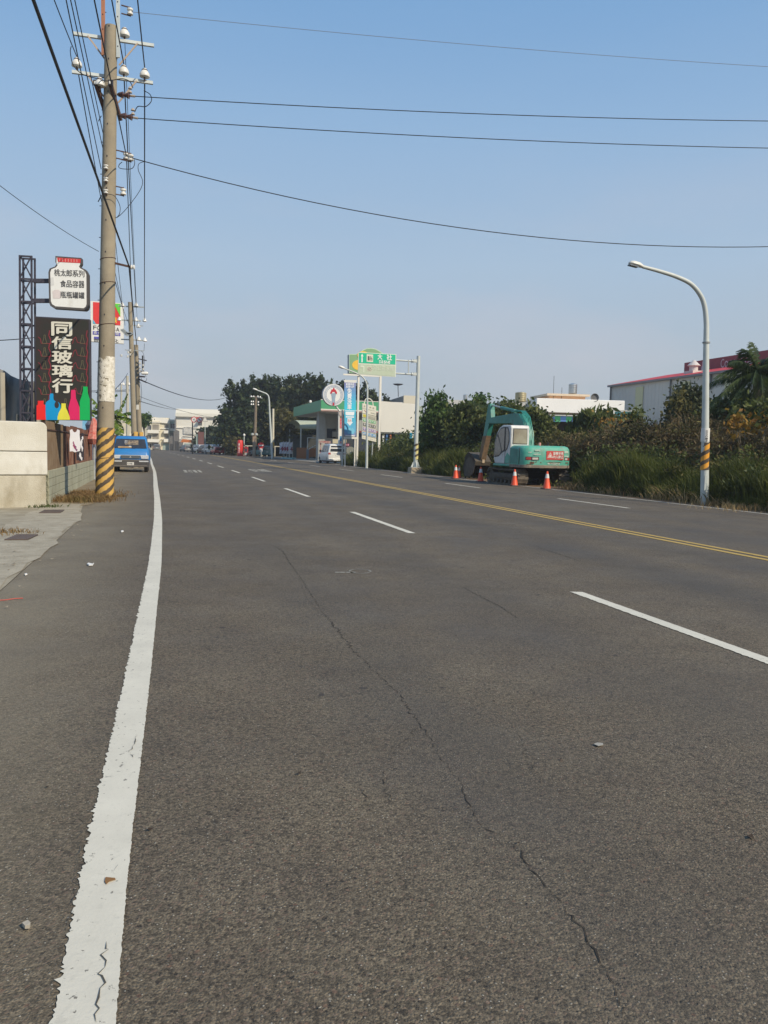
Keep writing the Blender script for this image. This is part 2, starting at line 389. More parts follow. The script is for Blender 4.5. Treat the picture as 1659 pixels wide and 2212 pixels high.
# paint: worn thermoplastic with ragged edges
def paint(name, c, wear=0.5, dirt=(0.12, 0.11, 0.09)):
    m = bpy.data.materials.new(name); m.use_nodes = True
    n, l = m.node_tree.nodes, m.node_tree.links; b = n['Principled BSDF']; b.inputs['Roughness'].default_value = 0.75
    tc = n.new('ShaderNodeTexCoord')
    def noise(sc, d=5):
        x = n.new('ShaderNodeTexNoise'); x.inputs['Scale'].default_value = sc; x.inputs['Detail'].default_value = d; x.inputs['Roughness'].default_value = 0.65
        l.new(tc.outputs['Object'], x.inputs['Vector']); return x.outputs['Fac']
    def rng(v, a, c_, d, e):
        x = n.new('ShaderNodeMapRange'); l.new(v, x.inputs['Value'])
        for k, q in (('From Min', a), ('From Max', c_), ('To Min', d), ('To Max', e)): x.inputs[k].default_value = q
        return x.outputs['Result']
    def mix(f, a, bb):
        x = n.new('ShaderNodeMix'); x.data_type = 'RGBA'; l.new(f, x.inputs['Factor'])
        for k, q in (('A', a), ('B', bb)):
            if isinstance(q, tuple): x.inputs[k].default_value = (*q, 1)
            else: l.new(q, x.inputs[k])
        return x.outputs['Result']
    c1 = mix(rng(noise(3.0), 0.35, 0.75, 0, 1), c, tuple(q * 0.84 for q in c))
    c1 = mix(rng(noise(22, 3), 0.58, 0.72, 0, 0.30), c1, tuple(q * 0.62 for q in c))
    c1 = mix(rng(noise(30, 4), 0.70 - 0.06 * wear, 0.735 - 0.06 * wear, 0, 0.85), c1, dirt)
    l.new(c1, b.inputs['Base Color'])
    bp = n.new('ShaderNodeBump'); bp.inputs['Strength'].default_value = 0.35; bp.inputs['Distance'].default_value = 0.004
    l.new(noise(70, 3), bp.inputs['Height']); l.new(bp.outputs['Normal'], b.inputs['Normal'])
    return m
WHITE_P = paint('white road paint', (0.66, 0.625, 0.515), 0.9)
YEL_P = paint('yellow road paint', (0.50, 0.34, 0.085), 0.9)

def ribbon(name, pts_fn, Y0, Y1, half, m, z=0.005, step=None, rag=0.012, seed=1, label=None):
    rn = random.Random(seed); Y = Y0; V = []; F = []
    ra = rb = 0.0
    while Y < Y1 + 1e-6:
        ra = 0.20 * ra + rag * rn.uniform(-1, 1) + (rag * rn.uniform(-1.5, 1.5) if rn.random() < .12 else 0); rb = 0.30 * rb + rag * 0.28 * rn.uniform(-1, 1)
        x = pts_fn(Y); V += [(x - half + ra, Y, z), (x + half + rb, Y, z)]
        Y += step if step else max(0.009, 0.0035 * Y)
        if Y > Y1 > Y - 0.5 and len(V) and V[-1][1] < Y1 - 1e-4: Y = min(Y, Y1)
    for i in range(len(V) // 2 - 1): F.append((2 * i, 2 * i + 1, 2 * i + 3, 2 * i + 2))
    me = bpy.data.meshes.new(name); me.from_pydata(V, [], F); me.materials.append(m); me.update()
    o = bpy.data.objects.new(name, me); COL.objects.link(o); o['kind'] = 'structure'
    return o
_EP = [(-0.30, 0.5), (-0.75, 1.92), (-1.17, 3.53), (-1.66, 5.41), (-2.00, 6.67), (-2.32, 7.89), (-2.78, 9.63), (-3.53, 12.33), (-4.45, 15.63), (-6.08, 21.27), (-8.08, 28.08), (-12.38, 42.81), (-17.1, 58.43), (-29.62, 100.08), (-45.5, 150), (-62.8, 200)]
_ey = np.linspace(0.5, 200, 4000); _eb = -0.12 - 0.2806 * _ey - 0.000145 * _ey ** 2
_er = np.interp(_ey, [p[1] for p in _EP], [p[0] - (-0.12 - 0.2806 * p[1] - 0.000145 * p[1] ** 2) for p in _EP])
_er = np.convolve(np.pad(_er, 20, 'edge'), np.ones(41) / 41, 'valid'); _ex = _eb + _er
def edge_x(Y): return float(np.interp(Y, _ey, _ex))
ribbon('edge_line', edge_x, 1.2, 190, 0.081, WHITE_P, rag=0.0075, seed=3)
for i, (a, b_) in enumerate([(-2.6, 1.6), (5.0, 8.42)] + [(14.05 + 9.85 * k, 18.5 + 9.85 * k) for k in range(13)]):
    ribbon('lane_dash', lambda Y: lineC(Y) + (0.02 if Y > 60 else 0), a, b_, 0.068, WHITE_P, rag=0.006, seed=20 + i)
for k, o_ in enumerate((4.33, 4.58)):
    ribbon('centre_line', lambda Y, o_=o_: lineC(Y) + o_ + (0.010 * (Y - 45) if Y > 45 else 0), -4, 120, 0.060, YEL_P, rag=0.005, seed=60 + k)
for i in range(13):
    a = 21.9 + 10.15 * i - 10.15
    ribbon('lane_dash', lambda Y: lineC(Y) + 8.45, a, a + 3.9, 0.06, WHITE_P, rag=0.004, seed=80 + i)
ribbon('edge_line', lambda Y: lineC(Y) + 11.42, -4, 68, 0.075, paint('dusty white paint', (0.46, 0.44, 0.38), 1.2), rag=0.012, seed=99)

# painted characters, stretched along the lane
def road_text(chars, u0, v0, u1, v1, name='road_lettering'):
    mb = MB(); A = gnd(u0, v1); B = gnd(u1, v1); D = gnd((u0 + u1) / 2, v0)
    ex = (B - A).normalized(); L = (B - A).length; ey = Vector((-ex.y, ex.x, 0)); dl = (D - (A + B) / 2).length
    M = Matrix(((ex.x, -0, -math.sin(RD), A.x), (ex.y, 0, math.cos(RD), A.y), (0, -1, 0, 0.005), (0, 0, 0, 1)))
    n = len(chars)
    for i, c in enumerate(chars): text(mb, c, L * i / n + 0.03, 0, L * (i + 1) / n - 0.05, dl, y=0, bold=0.0, M=M)
    mb.build(name, WHITE_P, recalc=False)['kind'] = 'structure'
road_text('禁行機車', 398, 1015.5, 441, 1021)
road_text('禁行機車', 552, 1014, 593, 1019.5)
FAINT = paint('faded chalk mark', (0.24, 0.225, 0.185), 2.5)
mb = MB(); c0 = gnd(778, 1234.5)
V = []; nseg = 40
for k in range(nseg):
    a = 2 * math.pi * k / nseg; q = 0.011 * (1 + 0.5 * math.sin(a * 5))
    for rr in (1 - q / 0.12, 1 + q / 0.12): V.append((c0.x + 0.125 * rr * math.cos(a), c0.y + 0.17 * rr * math.sin(a), 0.004))
mb.add(V, [(2 * k, 2 * k + 1, (2 * k + 3) % (2 * nseg), (2 * k + 2) % (2 * nseg)) for k in range(nseg)])
for i, u in enumerate((724, 735, 748, 757)):
    p = gnd(u, 1236.5); mb.box(p.x, p.x + 0.06, p.y - 0.05, p.y + 0.03, 0.002, 0.004)
mb.build('survey_mark', FAINT, recalc=False)['kind'] = 'structure'

# cracks: thin jagged gaps following the wheel path
CRK = mat('crack', (0.028, 0.023, 0.018), 1.0)
def crack(pts, wd, seed):
    rn = random.Random(seed); P = [gnd(u, v) for u, v in pts]; C = []
    for a, b_ in zip(P[:-1], P[1:]):
        n_ = max(2, int((b_ - a).length / 0.022))
        for k in range(n_): C.append(a.lerp(b_, k / n_) + Vector((rn.gauss(0, 0.008), rn.gauss(0, 0.008), 0)))
    V = []; F = []
    for i, c in enumerate(C):
        t = (C[min(i + 1, len(C) - 1)] - C[max(i - 1, 0)]); t.z = 0; t.normalize(); nn = Vector((-t.y, t.x, 0))
        ww = 0.46 * wd * (0.25 + rn.random() ** 2 * 1.3) * math.sin(math.pi * (i + 0.5) / len(C)) ** 0.3
        if rn.random() < 0.10: ww *= 0.15
        V += [(c + nn * ww).to_tuple()[:2] + (0.003,), (c - nn * ww).to_tuple()[:2] + (0.003,)]
    for i in range(len(C) - 1): F.append((2 * i, 2 * i + 1, 2 * i + 3, 2 * i + 2))
    return V, F
mb = MB(); mb.use(CRK)
for i, (pts, wd) in enumerate([
    ([(585, 1176), (610, 1190), (625, 1215), (646, 1243)], 0.011), ([(697, 1322), (722, 1352), (742, 1378), (768, 1410), (804, 1446)], 0.008),
    ([(804, 1446), (830, 1470), (862, 1500)], 0.004), ([(940, 1620), (965, 1650), (990, 1680)], 0.003), ([(1046, 1790), (1070, 1800), (1095, 1812)], 0.004), ([(646, 1243), (672, 1285), (697, 1322)], 0.006), ([(1010, 1740), (985, 1752), (960, 1748), (935, 1770)], 0.003), ([(905, 1565), (880, 1600), (850, 1612), (842, 1650)], 0.003), ([(1200, 1935), (1232, 1925), (1262, 1936)], 0.0025), ([(1272, 2030), (1245, 2060), (1250, 2095)], 0.0025), ([(1090, 1550), (1130, 1600), (1140, 1650), (1180, 1700)], 0.003), ([(862, 1500), (905, 1565), (925, 1590), (940, 1620)], 0.006), ([(990, 1680), (1010, 1740), (1046, 1790)], 0.005),
    ([(1095, 1812), (1150, 1880), (1200, 1935), (1240, 1990), (1272, 2030), (1300, 2085), (1335, 2150), (1352, 2212)], 0.0062),
    ([(995, 1266), (1030, 1285), (1080, 1310), (1122, 1338)], 0.010), ([(1160, 1182), (1205, 1196), (1260, 1215)], 0.012),
    ([(690, 1322), (660, 1290), (646, 1245)], 0.003), ([(815, 1690), (835, 1660), (832, 1700), (850, 1740)], 0.004), ([(780, 1700), (795, 1750)], 0.005)]):
    mb.add(*crack(pts, wd, 40 + i))
mb.build('road_crack', CRK, recalc=False)['kind'] = 'structure'
def crack_on_line(pts, wd, seed):
    V, F = crack(pts, wd, seed); return [(a, b_, 0.008) for a, b_, _ in V], F
mb = MB(); mb.use(mat('gap asphalt', (0.075, 0.067, 0.052), 0.9))
for i, (pts, wd) in enumerate([([(204, 2212), (214, 2170), (222, 2130), (214, 2110), (228, 2080), (223, 2050), (212, 2040)], 0.0045),
    ([(140, 2025), (150, 1975), (160, 1920), (168, 1860), (176, 1800), (186, 1740)], 0.0035), ([(282, 1640), (296, 1590), (290, 1600)], 0.004), ([(246, 1895), (262, 1865)], 0.002)]):
    mb.add(*crack_on_line(pts, wd, 70 + i))
mb.build('line_crack', None, recalc=False)['kind'] = 'structure'

# loose grit and scraps on the road: uncountable
rs = np.random.RandomState(4)
def scatter_quads(n, fx, size, z, seed):
    rs = np.random.RandomState(seed); P = fx(n, rs); th = rs.rand(len(P)) * 6.28; s = size(len(P), rs)
    a = np.stack([np.cos(th), np.sin(th)], 1) * s[:, None]; b = np.stack([-np.sin(th), np.cos(th)], 1) * s[:, None] * (0.35 + 0.5 * rs.rand(len(P)))[:, None]
    V = np.zeros((len(P), 4, 3)); V[:, 0, :2] = P - a; V[:, 1, :2] = P - b; V[:, 2, :2] = P + a; V[:, 3, :2] = P + b
    V[:, :, 2] = z; V[:, 2, 2] += s * 0.3; V[:, 0, 2] += s * .3
    return V.reshape(-1, 3), np.arange(len(P) * 4).reshape(-1, 4)
def fx_road(n, rs):
    Y = 1.6 + rs.rand(n) ** 1.7 * 40; off = -6.4 + rs.rand(n) * 15; return np.stack([4.388 - .27355 * Y + off, Y], 1)
V, F = scatter_quads(650, fx_road, lambda n, rs: 0.003 + 0.006 * rs.rand(n) ** 3, 0.007, 8)
tag(np_mesh('grit', V, F, mat('pale grit', (0.42, 0.38, 0.30), 0.9)), 'pale grit scattered over the asphalt', 'grit', kind='stuff')
V, F = scatter_quads(260, fx_road, lambda n, rs: 0.006 + 0.013 * rs.rand(n) ** 2, 0.007, 9)
tag(np_mesh('leaf_debris', V, F, mat('dry leaf bits', (0.045, 0.028, 0.015), 0.9)), 'dark dry leaf bits scattered over the asphalt', 'leaf litter', kind='stuff')
def fx_apron(n, rs):
    Y = 6 + rs.rand(n) * 20; off = -7.3 + rs.rand(n) * 1.5; return np.stack([4.388 - .27355 * Y + off, Y], 1)
V, F = scatter_quads(420, fx_apron, lambda n, rs: 0.008 + 0.022 * rs.rand(n) ** 3, 0.020, 10)
tag(np_mesh('roadside_litter', V, F, mat('pale litter', (0.50, 0.43, 0.30), 0.9, c2=(0.16, 0.10, 0.05), ns=9, amt=0.9)), 'pale crumbs and dry leaves on the concrete gutter', 'litter', kind='stuff')

def scrap(pts, m, label, cat, name, z=0.02):
    P = [gnd(u, v) for u, v in pts]; mb = MB(); rn = random.Random(len(label))
    n = len(P); top = [(p.x, p.y, z + 0.3 * (z - .008) * rn.random()) for p in P]; low = [(p.x, p.y, 0.008) for p in P]
    mb.add(top + low, [tuple(range(n)), tuple(range(2 * n - 1, n - 1, -1))] + [(i, (i + 1) % n, (i + 1) % n + n, i + n) for i in range(n)])
    return tag(mb.build(name, m), label, cat)
SCR = mat('white paper', (0.75, 0.74, 0.70), 0.8)
scrap([(188, 1221), (191, 1219), (200, 1221.5), (203, 1219), (200, 1223.5), (192, 1223.5)], SCR, 'crumpled white paper scrap on the asphalt right of the gutter', 'litter', 'paper_scrap')
scrap([(261, 1149), (266, 1148), (267, 1150), (262, 1151)], SCR, 'small white scrap on the asphalt between pole base and edge line', 'litter', 'paper_scrap')
scrap([(53, 1243), (58, 1242), (59, 1243.5), (54, 1244.5)], SCR, 'small white scrap at the concrete gutter edge', 'litter', 'paper_scrap')
scrap([(1282, 1611), (1290, 1608), (1302, 1609), (1303, 1613), (1292, 1615)], mat('grey scrap', (0.36, 0.34, 0.29), 0.8), 'flattened pale scrap in the middle of the near lane', 'litter', 'paper_scrap', z=0.010)
scrap([(48, 2006), (60, 2000), (66, 2006), (64, 2011), (54, 2012)], mat('stone', (0.42, 0.38, 0.30), 0.9), 'small pale stone left of the white edge line', 'stone', 'loose_stone', z=0.018)
scrap([(338, 1928), (352, 1927), (378, 1926), (356, 1933), (340, 1935)], mat('rusty leaf', (0.20, 0.09, 0.03), 0.9), 'brown dry leaf lying on the white edge line', 'leaf', 'dry_leaf', z=0.012) if False else None
scrap([(228, 1900 + 0), (248, 1902), (250, 1905), (236, 1909), (230, 1915), (226, 1910)], mat('rusty leaf', (0.24, 0.12, 0.04), 0.9), 'brown dry leaf lying on the white edge line', 'leaf', 'dry_leaf', z=0.0095)
mb = MB(); mb.tube([gnd(-12, 1297, 0.012), gnd(10, 1296, 0.012), gnd(32, 1293, 0.012), gnd(50, 1292, 0.012)], 0.004, 5)
tag(mb.build('red_string', mat('red string', (0.55, 0.08, 0.05), 0.6)), 'thin red string lying on the asphalt beside the gutter', 'string')
def grate(u0, u1, v0, v1, label, sk):
    p0 = gnd(u0, v1); wx = gnd(u1, v1) - p0; wy = gnd(u0 + sk, v0) - p0
    t = thing('drain_grate', label, 'drain grate', (p0.x, p0.y, 0.018), math.atan2(wx.y, wx.x))
    L, D = wx.length, wy.length
    mb = MB(); n = 9
    for k in range(n + 1): mb.box(L * k / n - 0.012, L * k / n + 0.012, 0.02, D - 0.02, 0.0, 0.012)
    mb.box(-0.02, L + 0.02, -0.01, 0.02, 0, 0.014); mb.box(-0.02, L + 0.02, D - 0.02, D + 0.01, 0, 0.014)
    mb.build('frame', mat('rusty grate steel', (0.10, 0.075, 0.065), 0.7, c2=(0.14, 0.10, 0.08)), t)
    mb = MB(); mb.box(-0.02, L + 0.02, -0.01, D + 0.01, -0.004, -0.001); mb.build('pit', mat('grate pit', (0.05, 0.04, 0.035), 1), t)
grate(13, 57, 1158.5, 1168.6, 'purplish steel drain grate in the gutter, the one nearer the camera', 7)
grate(86.6, 128, 1104, 1109.7, 'purplish steel drain grate in the gutter just below the cream wall', 5)

# ------------------------------------------------------------------ shared materials of things
POLE = mat('pole concrete', (0.33, 0.285, 0.205), 0.9, c2=(0.24, 0.205, 0.15), ns=2.2, amt=0.5, bump=0.35, bs=30)
GALV = mat('galvanised steel', (0.52, 0.55, 0.53), 0.5, c2=(0.40, 0.42, 0.40), ns=6, amt=0.5, metal=0.25)
PALE = mat('pale painted steel', (0.62, 0.67, 0.66), 0.45, c2=(0.50, 0.54, 0.52), ns=3, amt=0.5)
RUST = mat('rusty steel', (0.115, 0.055, 0.035), 0.85, c2=(0.06, 0.035, 0.028), ns=9, amt=0.6)
ORUST = mat('orange primer steel', (0.50, 0.20, 0.10), 0.8, c2=(0.35, 0.17, 0.10), ns=5, amt=0.6)
DARK = mat('dark steel', (0.035, 0.03, 0.04), 0.6)
PORC = mat('white porcelain', (0.78, 0.77, 0.72), 0.22, c2=(0.66, 0.65, 0.6))
BPORC = mat('brown porcelain', (0.11, 0.055, 0.045), 0.3)
WIRE = mat('black wire', (0.012, 0.013, 0.018), 0.6)
BLACK = mat('black plastic', (0.018, 0.018, 0.02), 0.5, c2=(0.03, 0.03, 0.032))
WHITE = mat('white paint', (0.78, 0.77, 0.72), 0.5, c2=(0.70, 0.69, 0.64))
GLASS = glass_mat('dark glass', (0.03, 0.035, 0.045))
TYRE = mat('tyre rubber', (0.022, 0.02, 0.018), 0.9, c2=(0.05, 0.045, 0.038), ns=6)
YEL = mat('yellow band paint', (0.66, 0.40, 0.08), 0.7, c2=(0.50, 0.32, 0.11), ns=7, amt=0.6, bump=0.4)
BBLK = mat('black band paint', (0.06, 0.045, 0.032), 0.8, c2=(0.13, 0.10, 0.07), ns=9, amt=0.7, bump=0.4)

def helix_bands(r_at, z0, z1, n, rise, frac, centre, ph=0.0, seed=0, wob=0.02, seg=40):
    """slanting stripes wrapped round a round pole, as real thin shells"""
    mb = MB(); rn = random.Random(seed); step = (z1 - z0) / n
    for k in range(-6, n + 6):
        V = []; pts = []
        for i in range(seg + 1):
            a = 2 * math.pi * i / seg + ph
            zb = z0 + k * step + rise * (i / seg) + rn.uniform(-wob, wob); zt = zb + step * frac * 1.0 + rn.uniform(-wob, wob)
            zb2, zt2 = max(z0, min(z1, zb)), max(z0, min(z1, zt))
            pts.append((a, zb2, zt2))
        for i in range(seg):
            a, b, c = pts[i]; a2, b2, c2 = pts[i + 1]
            if c - b < 1e-3 and c2 - b2 < 1e-3: continue
            q = []
            for (aa, zz) in ((a, b), (a2, b2), (a2, c2), (a, c)):
                rr = r_at(zz); cx, cy = centre(zz); q.append((cx + rr * math.cos(aa), cy + rr * math.sin(aa), zz))
            mb.add(q, [(0, 1, 2, 3)])
    return mb

def spool(mb, c, r=0.055, h=0.10, axis='z'):
    mb.lathe([(r * .6, -h / 2), (r, -h / 2 + .01), (r, -h * .2), (r * .55, -h * .1), (r * .55, h * .1), (r, h * .2), (r, h / 2 - .01), (r * .6, h / 2)], 12, c, axis)
def bell(name, c, parent, r=0.132, h=0.215):
    """pin insulator: white bell with a dark wire groove on top"""
    mb = MB(); mb.lathe([(r * .55, 0), (r * .97, .01), (r, h * .22), (r * .93, h * .42), (r * .62, h * .72), (r * .5, h * .78), (r * .5, h * .86), (r * .36, h)], 18, c)
    o = mb.build(name, PORC, parent, smooth=True)
    mb = MB(); mb.lathe([(r * .56, h * .74), (r * .6, h * .8), (r * .5, h * .88)], 14, c); mb.build('wire_tie', RUST, o)
    mb = MB(); mb.tube([Vector(c) + Vector((0, 0, -0.09)), Vector(c) + Vector((0, 0, 0.02))], 0.022, 6); mb.build('pin', RUST, o)
    return o
def rack(u, v, Y, parent, n=1, ln=0.35, dr=(1, 0.28, -0.12)):
    """clevis of two rusty straps holding a white spool"""
    a = at(u, v, Y) - ORG; d = Vector(dr).normalized() * ln
    mb = MB(); mb.bar(a + Vector((0, 0, .10)), a + d + Vector((0, 0, .10)), 0.03, 0.022); mb.bar(a - Vector((0, 0, .10)), a + d - Vector((0, 0, .10)), 0.03, 0.022)
    mb.tube([a + d + Vector((0, 0, .12)), a + d - Vector((0, 0, .12))], 0.012, 6)
    o = mb.build('spool_rack', RUST, parent)
    mb = MB(); spool(mb, a + d * 0.97, 0.075, 0.16); mb.build('insulator', PORC, o, smooth=True)
    return a + d + ORG

# ------------------------------------------------------------------ the tall utility pole
PY = 21.18
ORG = gnd(226, 1077); PT = at(240, 57, PY) - ORG
pole = thing('utility_pole', 'tall concrete utility pole with yellow and black bands and torn white posters beside the fence', 'utility pole', ORG)
def pc(z): t = z / PT.z; return (PT.x * t, 0.0)
def pr(z): return 0.232 - 0.082 * z / PT.z
mb = MB(); prof = []; vs_ = []
H_ = PT.z
rings = []
for i in range(41):
    z = -0.3 + (H_ + 0.3) * i / 40; cx, cy = pc(z)
    rings.append([(cx + pr(z) * math.cos(2 * math.pi * k / 28), cy + pr(z) * math.sin(2 * math.pi * k / 28), z) for k in range(28)])
mb.loft(rings); mb.build('shaft', POLE, pole, smooth=True)
zb = (at(226, 924, PY) - ORG).z
mb = MB(); rings = []
for i in range(13):
    z = 0.02 + (zb - 0.02) * i / 12; cx, cy = pc(z)
    rings.append([(cx + (pr(z) + .004) * math.cos(2 * math.pi * k / 28), cy + (pr(z) + .004) * math.sin(2 * math.pi * k / 28), z) for k in range(28)])
mb.loft(rings, caps=False); mb.build('yellow_band', YEL, pole, smooth=True)
helix_bands(lambda z: pr(z) + .008, 0.03, zb, 7, 1.10, 0.47, pc, ph=1.6, seed=3, wob=0.013).build('black_stripe', BBLK, pole)
# torn poster paper
z0, z1 = (at(233, 868, PY) - ORG).z, (at(233, 771, PY) - ORG).z
rn = random.Random(11); mb = MB()
na, nz = 60, 66
import mathutils.noise as mn
for i in range(na):
    for j in range(nz):
        a = -math.pi * 1.07 + i / na * math.pi * 1.17; z = z0 + (z1 - z0) * j / nz
        fx = i / na; fz = j / nz
        q = 0.32 + mn.noise(Vector((fx * 9, fz * 13, 3.1))) + 0.55 * mn.noise(Vector((fx * 26, fz * 34, 7.7)))
        keep = q > (-0.05 - 0.9 * max(0, fx - 0.45) + (0.9 * max(0, fz - 0.82) / 0.18) * (1 - fx) + (0.7 if fx < 0.18 else 0) * fz)
        if fx > 0.97: keep = False
        if not keep: continue
        cx, cy = pc(z); ri = pr(z) + 0.006 + 0.006 * (q + 0.3)
        c4 = []
        for (di, dj) in ((0, 0), (1, 0), (1, 1), (0, 1)):
            aa = a + di * math.pi * 1.17 / na; zz = z + dj * (z1 - z0) / nz
            c4.append((cx + ri * math.cos(aa), cy + ri * math.sin(aa), zz))
        mb.add(c4, [(0, 1, 2, 3)])
mb.build('torn_poster', mat('torn paper', (0.82, 0.79, 0.71), 0.9, c2=(0.50, 0.46, 0.36), ns=12, amt=0.6), pole)
for v in (990 + 0, 560, 612, 830 * 0 + 702):
    z = (at(230, v, PY) - ORG).z; cx, cy = pc(z); mb = MB()
    mb.tube([(cx + (pr(z) + .006) * math.cos(2 * math.pi * k / 24), (pr(z) + .006) * math.sin(2 * math.pi * k / 24), z + 0.03 * math.cos(2 * math.pi * k / 24)) for k in range(25)], 0.008, 5); mb.build('tie_wire', RUST, pole)
for k in range(26):
    mb = MB()
    z = 2.4 + k * 0.40; cx, cy = pc(z)
    if k % 2 == 0: mb.box(cx - 0.012, cx + 0.012, -pr(z) - 0.006, -pr(z) + 0.03, z - 0.02, z + 0.02)
    else: mb.tube([(cx - pr(z) + 0.02, 0, z), (cx - pr(z) - 0.055, 0, z)], 0.010, 5)
    mb.build('step_bolt', DARK, pole)

def arm(ul, vl, ur, vr, name, sz=0.075, yy=0.19):
    a = at(ul, vl, PY) - ORG; b = at(ur, vr, PY) - ORG; L = (b - a).length * 1.02
    zc = (a.z + b.z) / 2; cx = (a.x + b.x) / 2; d = Vector((math.cos(RD), math.sin(RD), 0))
    c = Vector((cx, yy, zc + 0.06)); mb = MB(); mb.bar(c - d * L / 2, c + d * L / 2, sz, sz)
    o = mb.build(name, PALE, pole)
    mb = MB()
    for s in (-0.62, 0.60):
        mb.bar(c + d * s + Vector((0, -0.05, -0.02)), c + d * (s * 0.22) + Vector((0, -0.02, -0.62)), 0.012, 0.04)
    mb.build('brace', mat('weathered brace', (0.45, 0.36, 0.28), 0.8), o)
    return c, d, L
a1 = arm(159, 68, 322, 97, 'crossarm'); a2 = arm(157, 153, 320, 177, 'crossarm')
# tall channels beside the pole top
for (u, vb, m_, w_) in ((224.5, 121, ORUST, .085), (256.5, 126, PALE, .085)):
    b = at(u, vb, PY) - ORG; mb = MB(); mb.box(b.x - w_ / 2, b.x + w_ / 2, -0.07, -0.02, b.z, b.z + 3.6)
    mb.box(b.x - w_ / 2, b.x - w_ / 2 + 0.012, -0.02, 0.06, b.z, b.z + 3.6)
    mb.use(m_); mb.m = [0] * len(mb.f); mb.use(DARK)
    for k in range(9): mb.box(b.x - 0.012, b.x + 0.012, -0.075, -0.0705, b.z + 0.25 + k * 0.36, b.z + 0.28 + k * 0.36)
    mb.build('steel_channel', None, pole)
for pts in (((215, 193), (222.5, 236)), ((246.5, 193), (256, 255))):
    a = at(*pts[0], PY) - ORG; b = at(*pts[1], PY) - ORG; a.y = b.y = -0.24
    mb = MB(); mb.bar(a, b + Vector((0, 0.4, 0)), 0.085, 0.07); o = mb.build('steel_channel', RUST, pole)
    mb = MB(); mb.box(a.x - 0.055, a.x + 0.055, -0.30, -0.22, a.z - 0.02, a.z + 0.11); mb.build('end_clamp', DARK, o)
    mb = MB(); mb.box(a.x - 0.028, a.x + 0.028, -0.305, -0.302, a.z + 0.01, a.z + 0.075); mb.build('reflector', PORC, o)
ins = {}
for k, (u, v) in {'a': (269, 79), 'b': (166, 144), 'c': (215.7, 187), 'g': (267.5, 160), 'h': (312.5, 167)}.items():
    p = at(u, v, PY) - ORG
    yy = {'a': .25, 'b': 0.0, 'c': -0.20, 'g': .25, 'h': .35}[k]
    p = at(u, v, PY + yy) - ORG; bell('insulator', p, pole); ins[k] = p + ORG + Vector((0, 0, .25))
rk1 = rack(247, 332, PY, pole, ln=0.30); rk2 = rack(262, 336, PY, pole, ln=0.24); rack(246, 410, PY, pole, ln=0.24); rk0 = rack(262, 20, PY, pole, ln=0.22)
for v in (365, 392, 418):
    p = at(230.5, v, PY - 0.17) - ORG; mb = MB(); spool(mb, p + Vector((0, -.06, .03)), .06, .11); o = mb.build('insulator', PORC, pole, smooth=True)
    mb = MB(); mb.box(p.x - .02, p.x + .02, -.26, -.15, p.z - .05, p.z - .02); mb.box(p.x - .02, p.x + .02, -.155, -.145, p.z - .02, p.z + .1); mb.box(p.x - .02, p.x + .02, -.26, -.145, p.z + .08, p.z + .1); mb.build('clevis', RUST, o)
strain = []
for (u0, v0, u1, v1) in ((253, 204, 292, 208), (259, 249, 298, 255.5)):
    a = at(u0, v0, PY) - ORG; b = at(u1, v1, PY) - ORG; d = (b - a); L = d.length; ax = d.normalized()
    Mr = ax.to_track_quat('Z', 'Y').to_matrix()
    mb = MB(); mb.lathe([(.02, 0), (.05, L * .1), (.085, L * .34), (.03, L * .36), (.05, L * .5), (.085, L * .66), (.03, L * .68), (.02, L * .8)], 12, a, M=Mr)
    o = mb.build('strain_insulator', BPORC, pole, smooth=True)
    mb = MB(); mb.tube([a + d * .75, b], 0.03, 6); q = a + d * 0.72
    for k in range(2): mb.lathe([(.03, .06 + .1 * k), (.055, .07 + .1 * k), (.03, .12 + .1 * k)], 8, q)
    mb.build('clamp', mat('clamp metal', (0.42, 0.36, 0.30), 0.7), o); strain.append(b + ORG)
p = at(242, 567, PY) - ORG; q = at(284, 577, PY) - ORG
mb = MB(); mb.bar(p, q, 0.05, 0.05); o = mb.build('cable_bracket', RUST, pole)
mb = MB(); spool(mb, at(287, 577, PY) - ORG, .06, .10, 'x'); mb.build('insulator', PORC, o)

# ------------------------------------------------------------------ wires
def catenary(a, b, sag, n=24):
    a, b = Vector(a), Vector(b); return [a.lerp(b, i / n) - Vector((0, 0, sag * 4 * (i / n) * (1 - i / n))) for i in range(n + 1)]
def wire(a, b, sag, r, label, group=None, name='overhead_wire', m=None, ext=None):
    pts = catenary(a, b, sag)
    mb = MB(); mb.tube(pts, r, 6); return tag(mb.build(name, m or WIRE, smooth=True), label, 'cable', group)
def to_cam(p, u_top, zlow=0.0):
    """follow the wire from p towards the camera so that it leaves the frame's top at u_top, staying level"""
    r = ray(u_top, 0); z = p.z - zlow; Y = (z - CAMH) / r.z * r.y
    q = Vector((r.x / r.z * (z - CAMH), Y, z)); d = q - p
    return p + d * 1.9
clamp = at(279, 576, PY)
wire(clamp, to_cam(clamp, 72), 0.0, 0.021, 'thick black cable crossing in front of the tall pole, thickest of all', name='overhead_cable')
wire(ins['b'], to_cam(ins['b'], 119), 0.05, 0.013, 'black wire tied to the outermost insulator of the lower crossarm, running overhead', 'wires from the tall pole towards the viewer')
wire(ins['g'], to_cam(ins['g'], 242), 0.03, 0.015, 'black wire from the middle insulator of the lower crossarm, running overhead', 'wires from the tall pole towards the viewer')
wire(ins['h'], to_cam(ins['h'], 297.5), 0.03, 0.015, 'black wire from the road-end insulator of the lower crossarm, running overhead', 'wires from the tall pole towards the viewer')
wire(rk1, to_cam(rk1, 204.5), 0.03, 0.013, 'black wire slanting across the pole top down to the upper spool rack', 'wires from the tall pole towards the viewer')
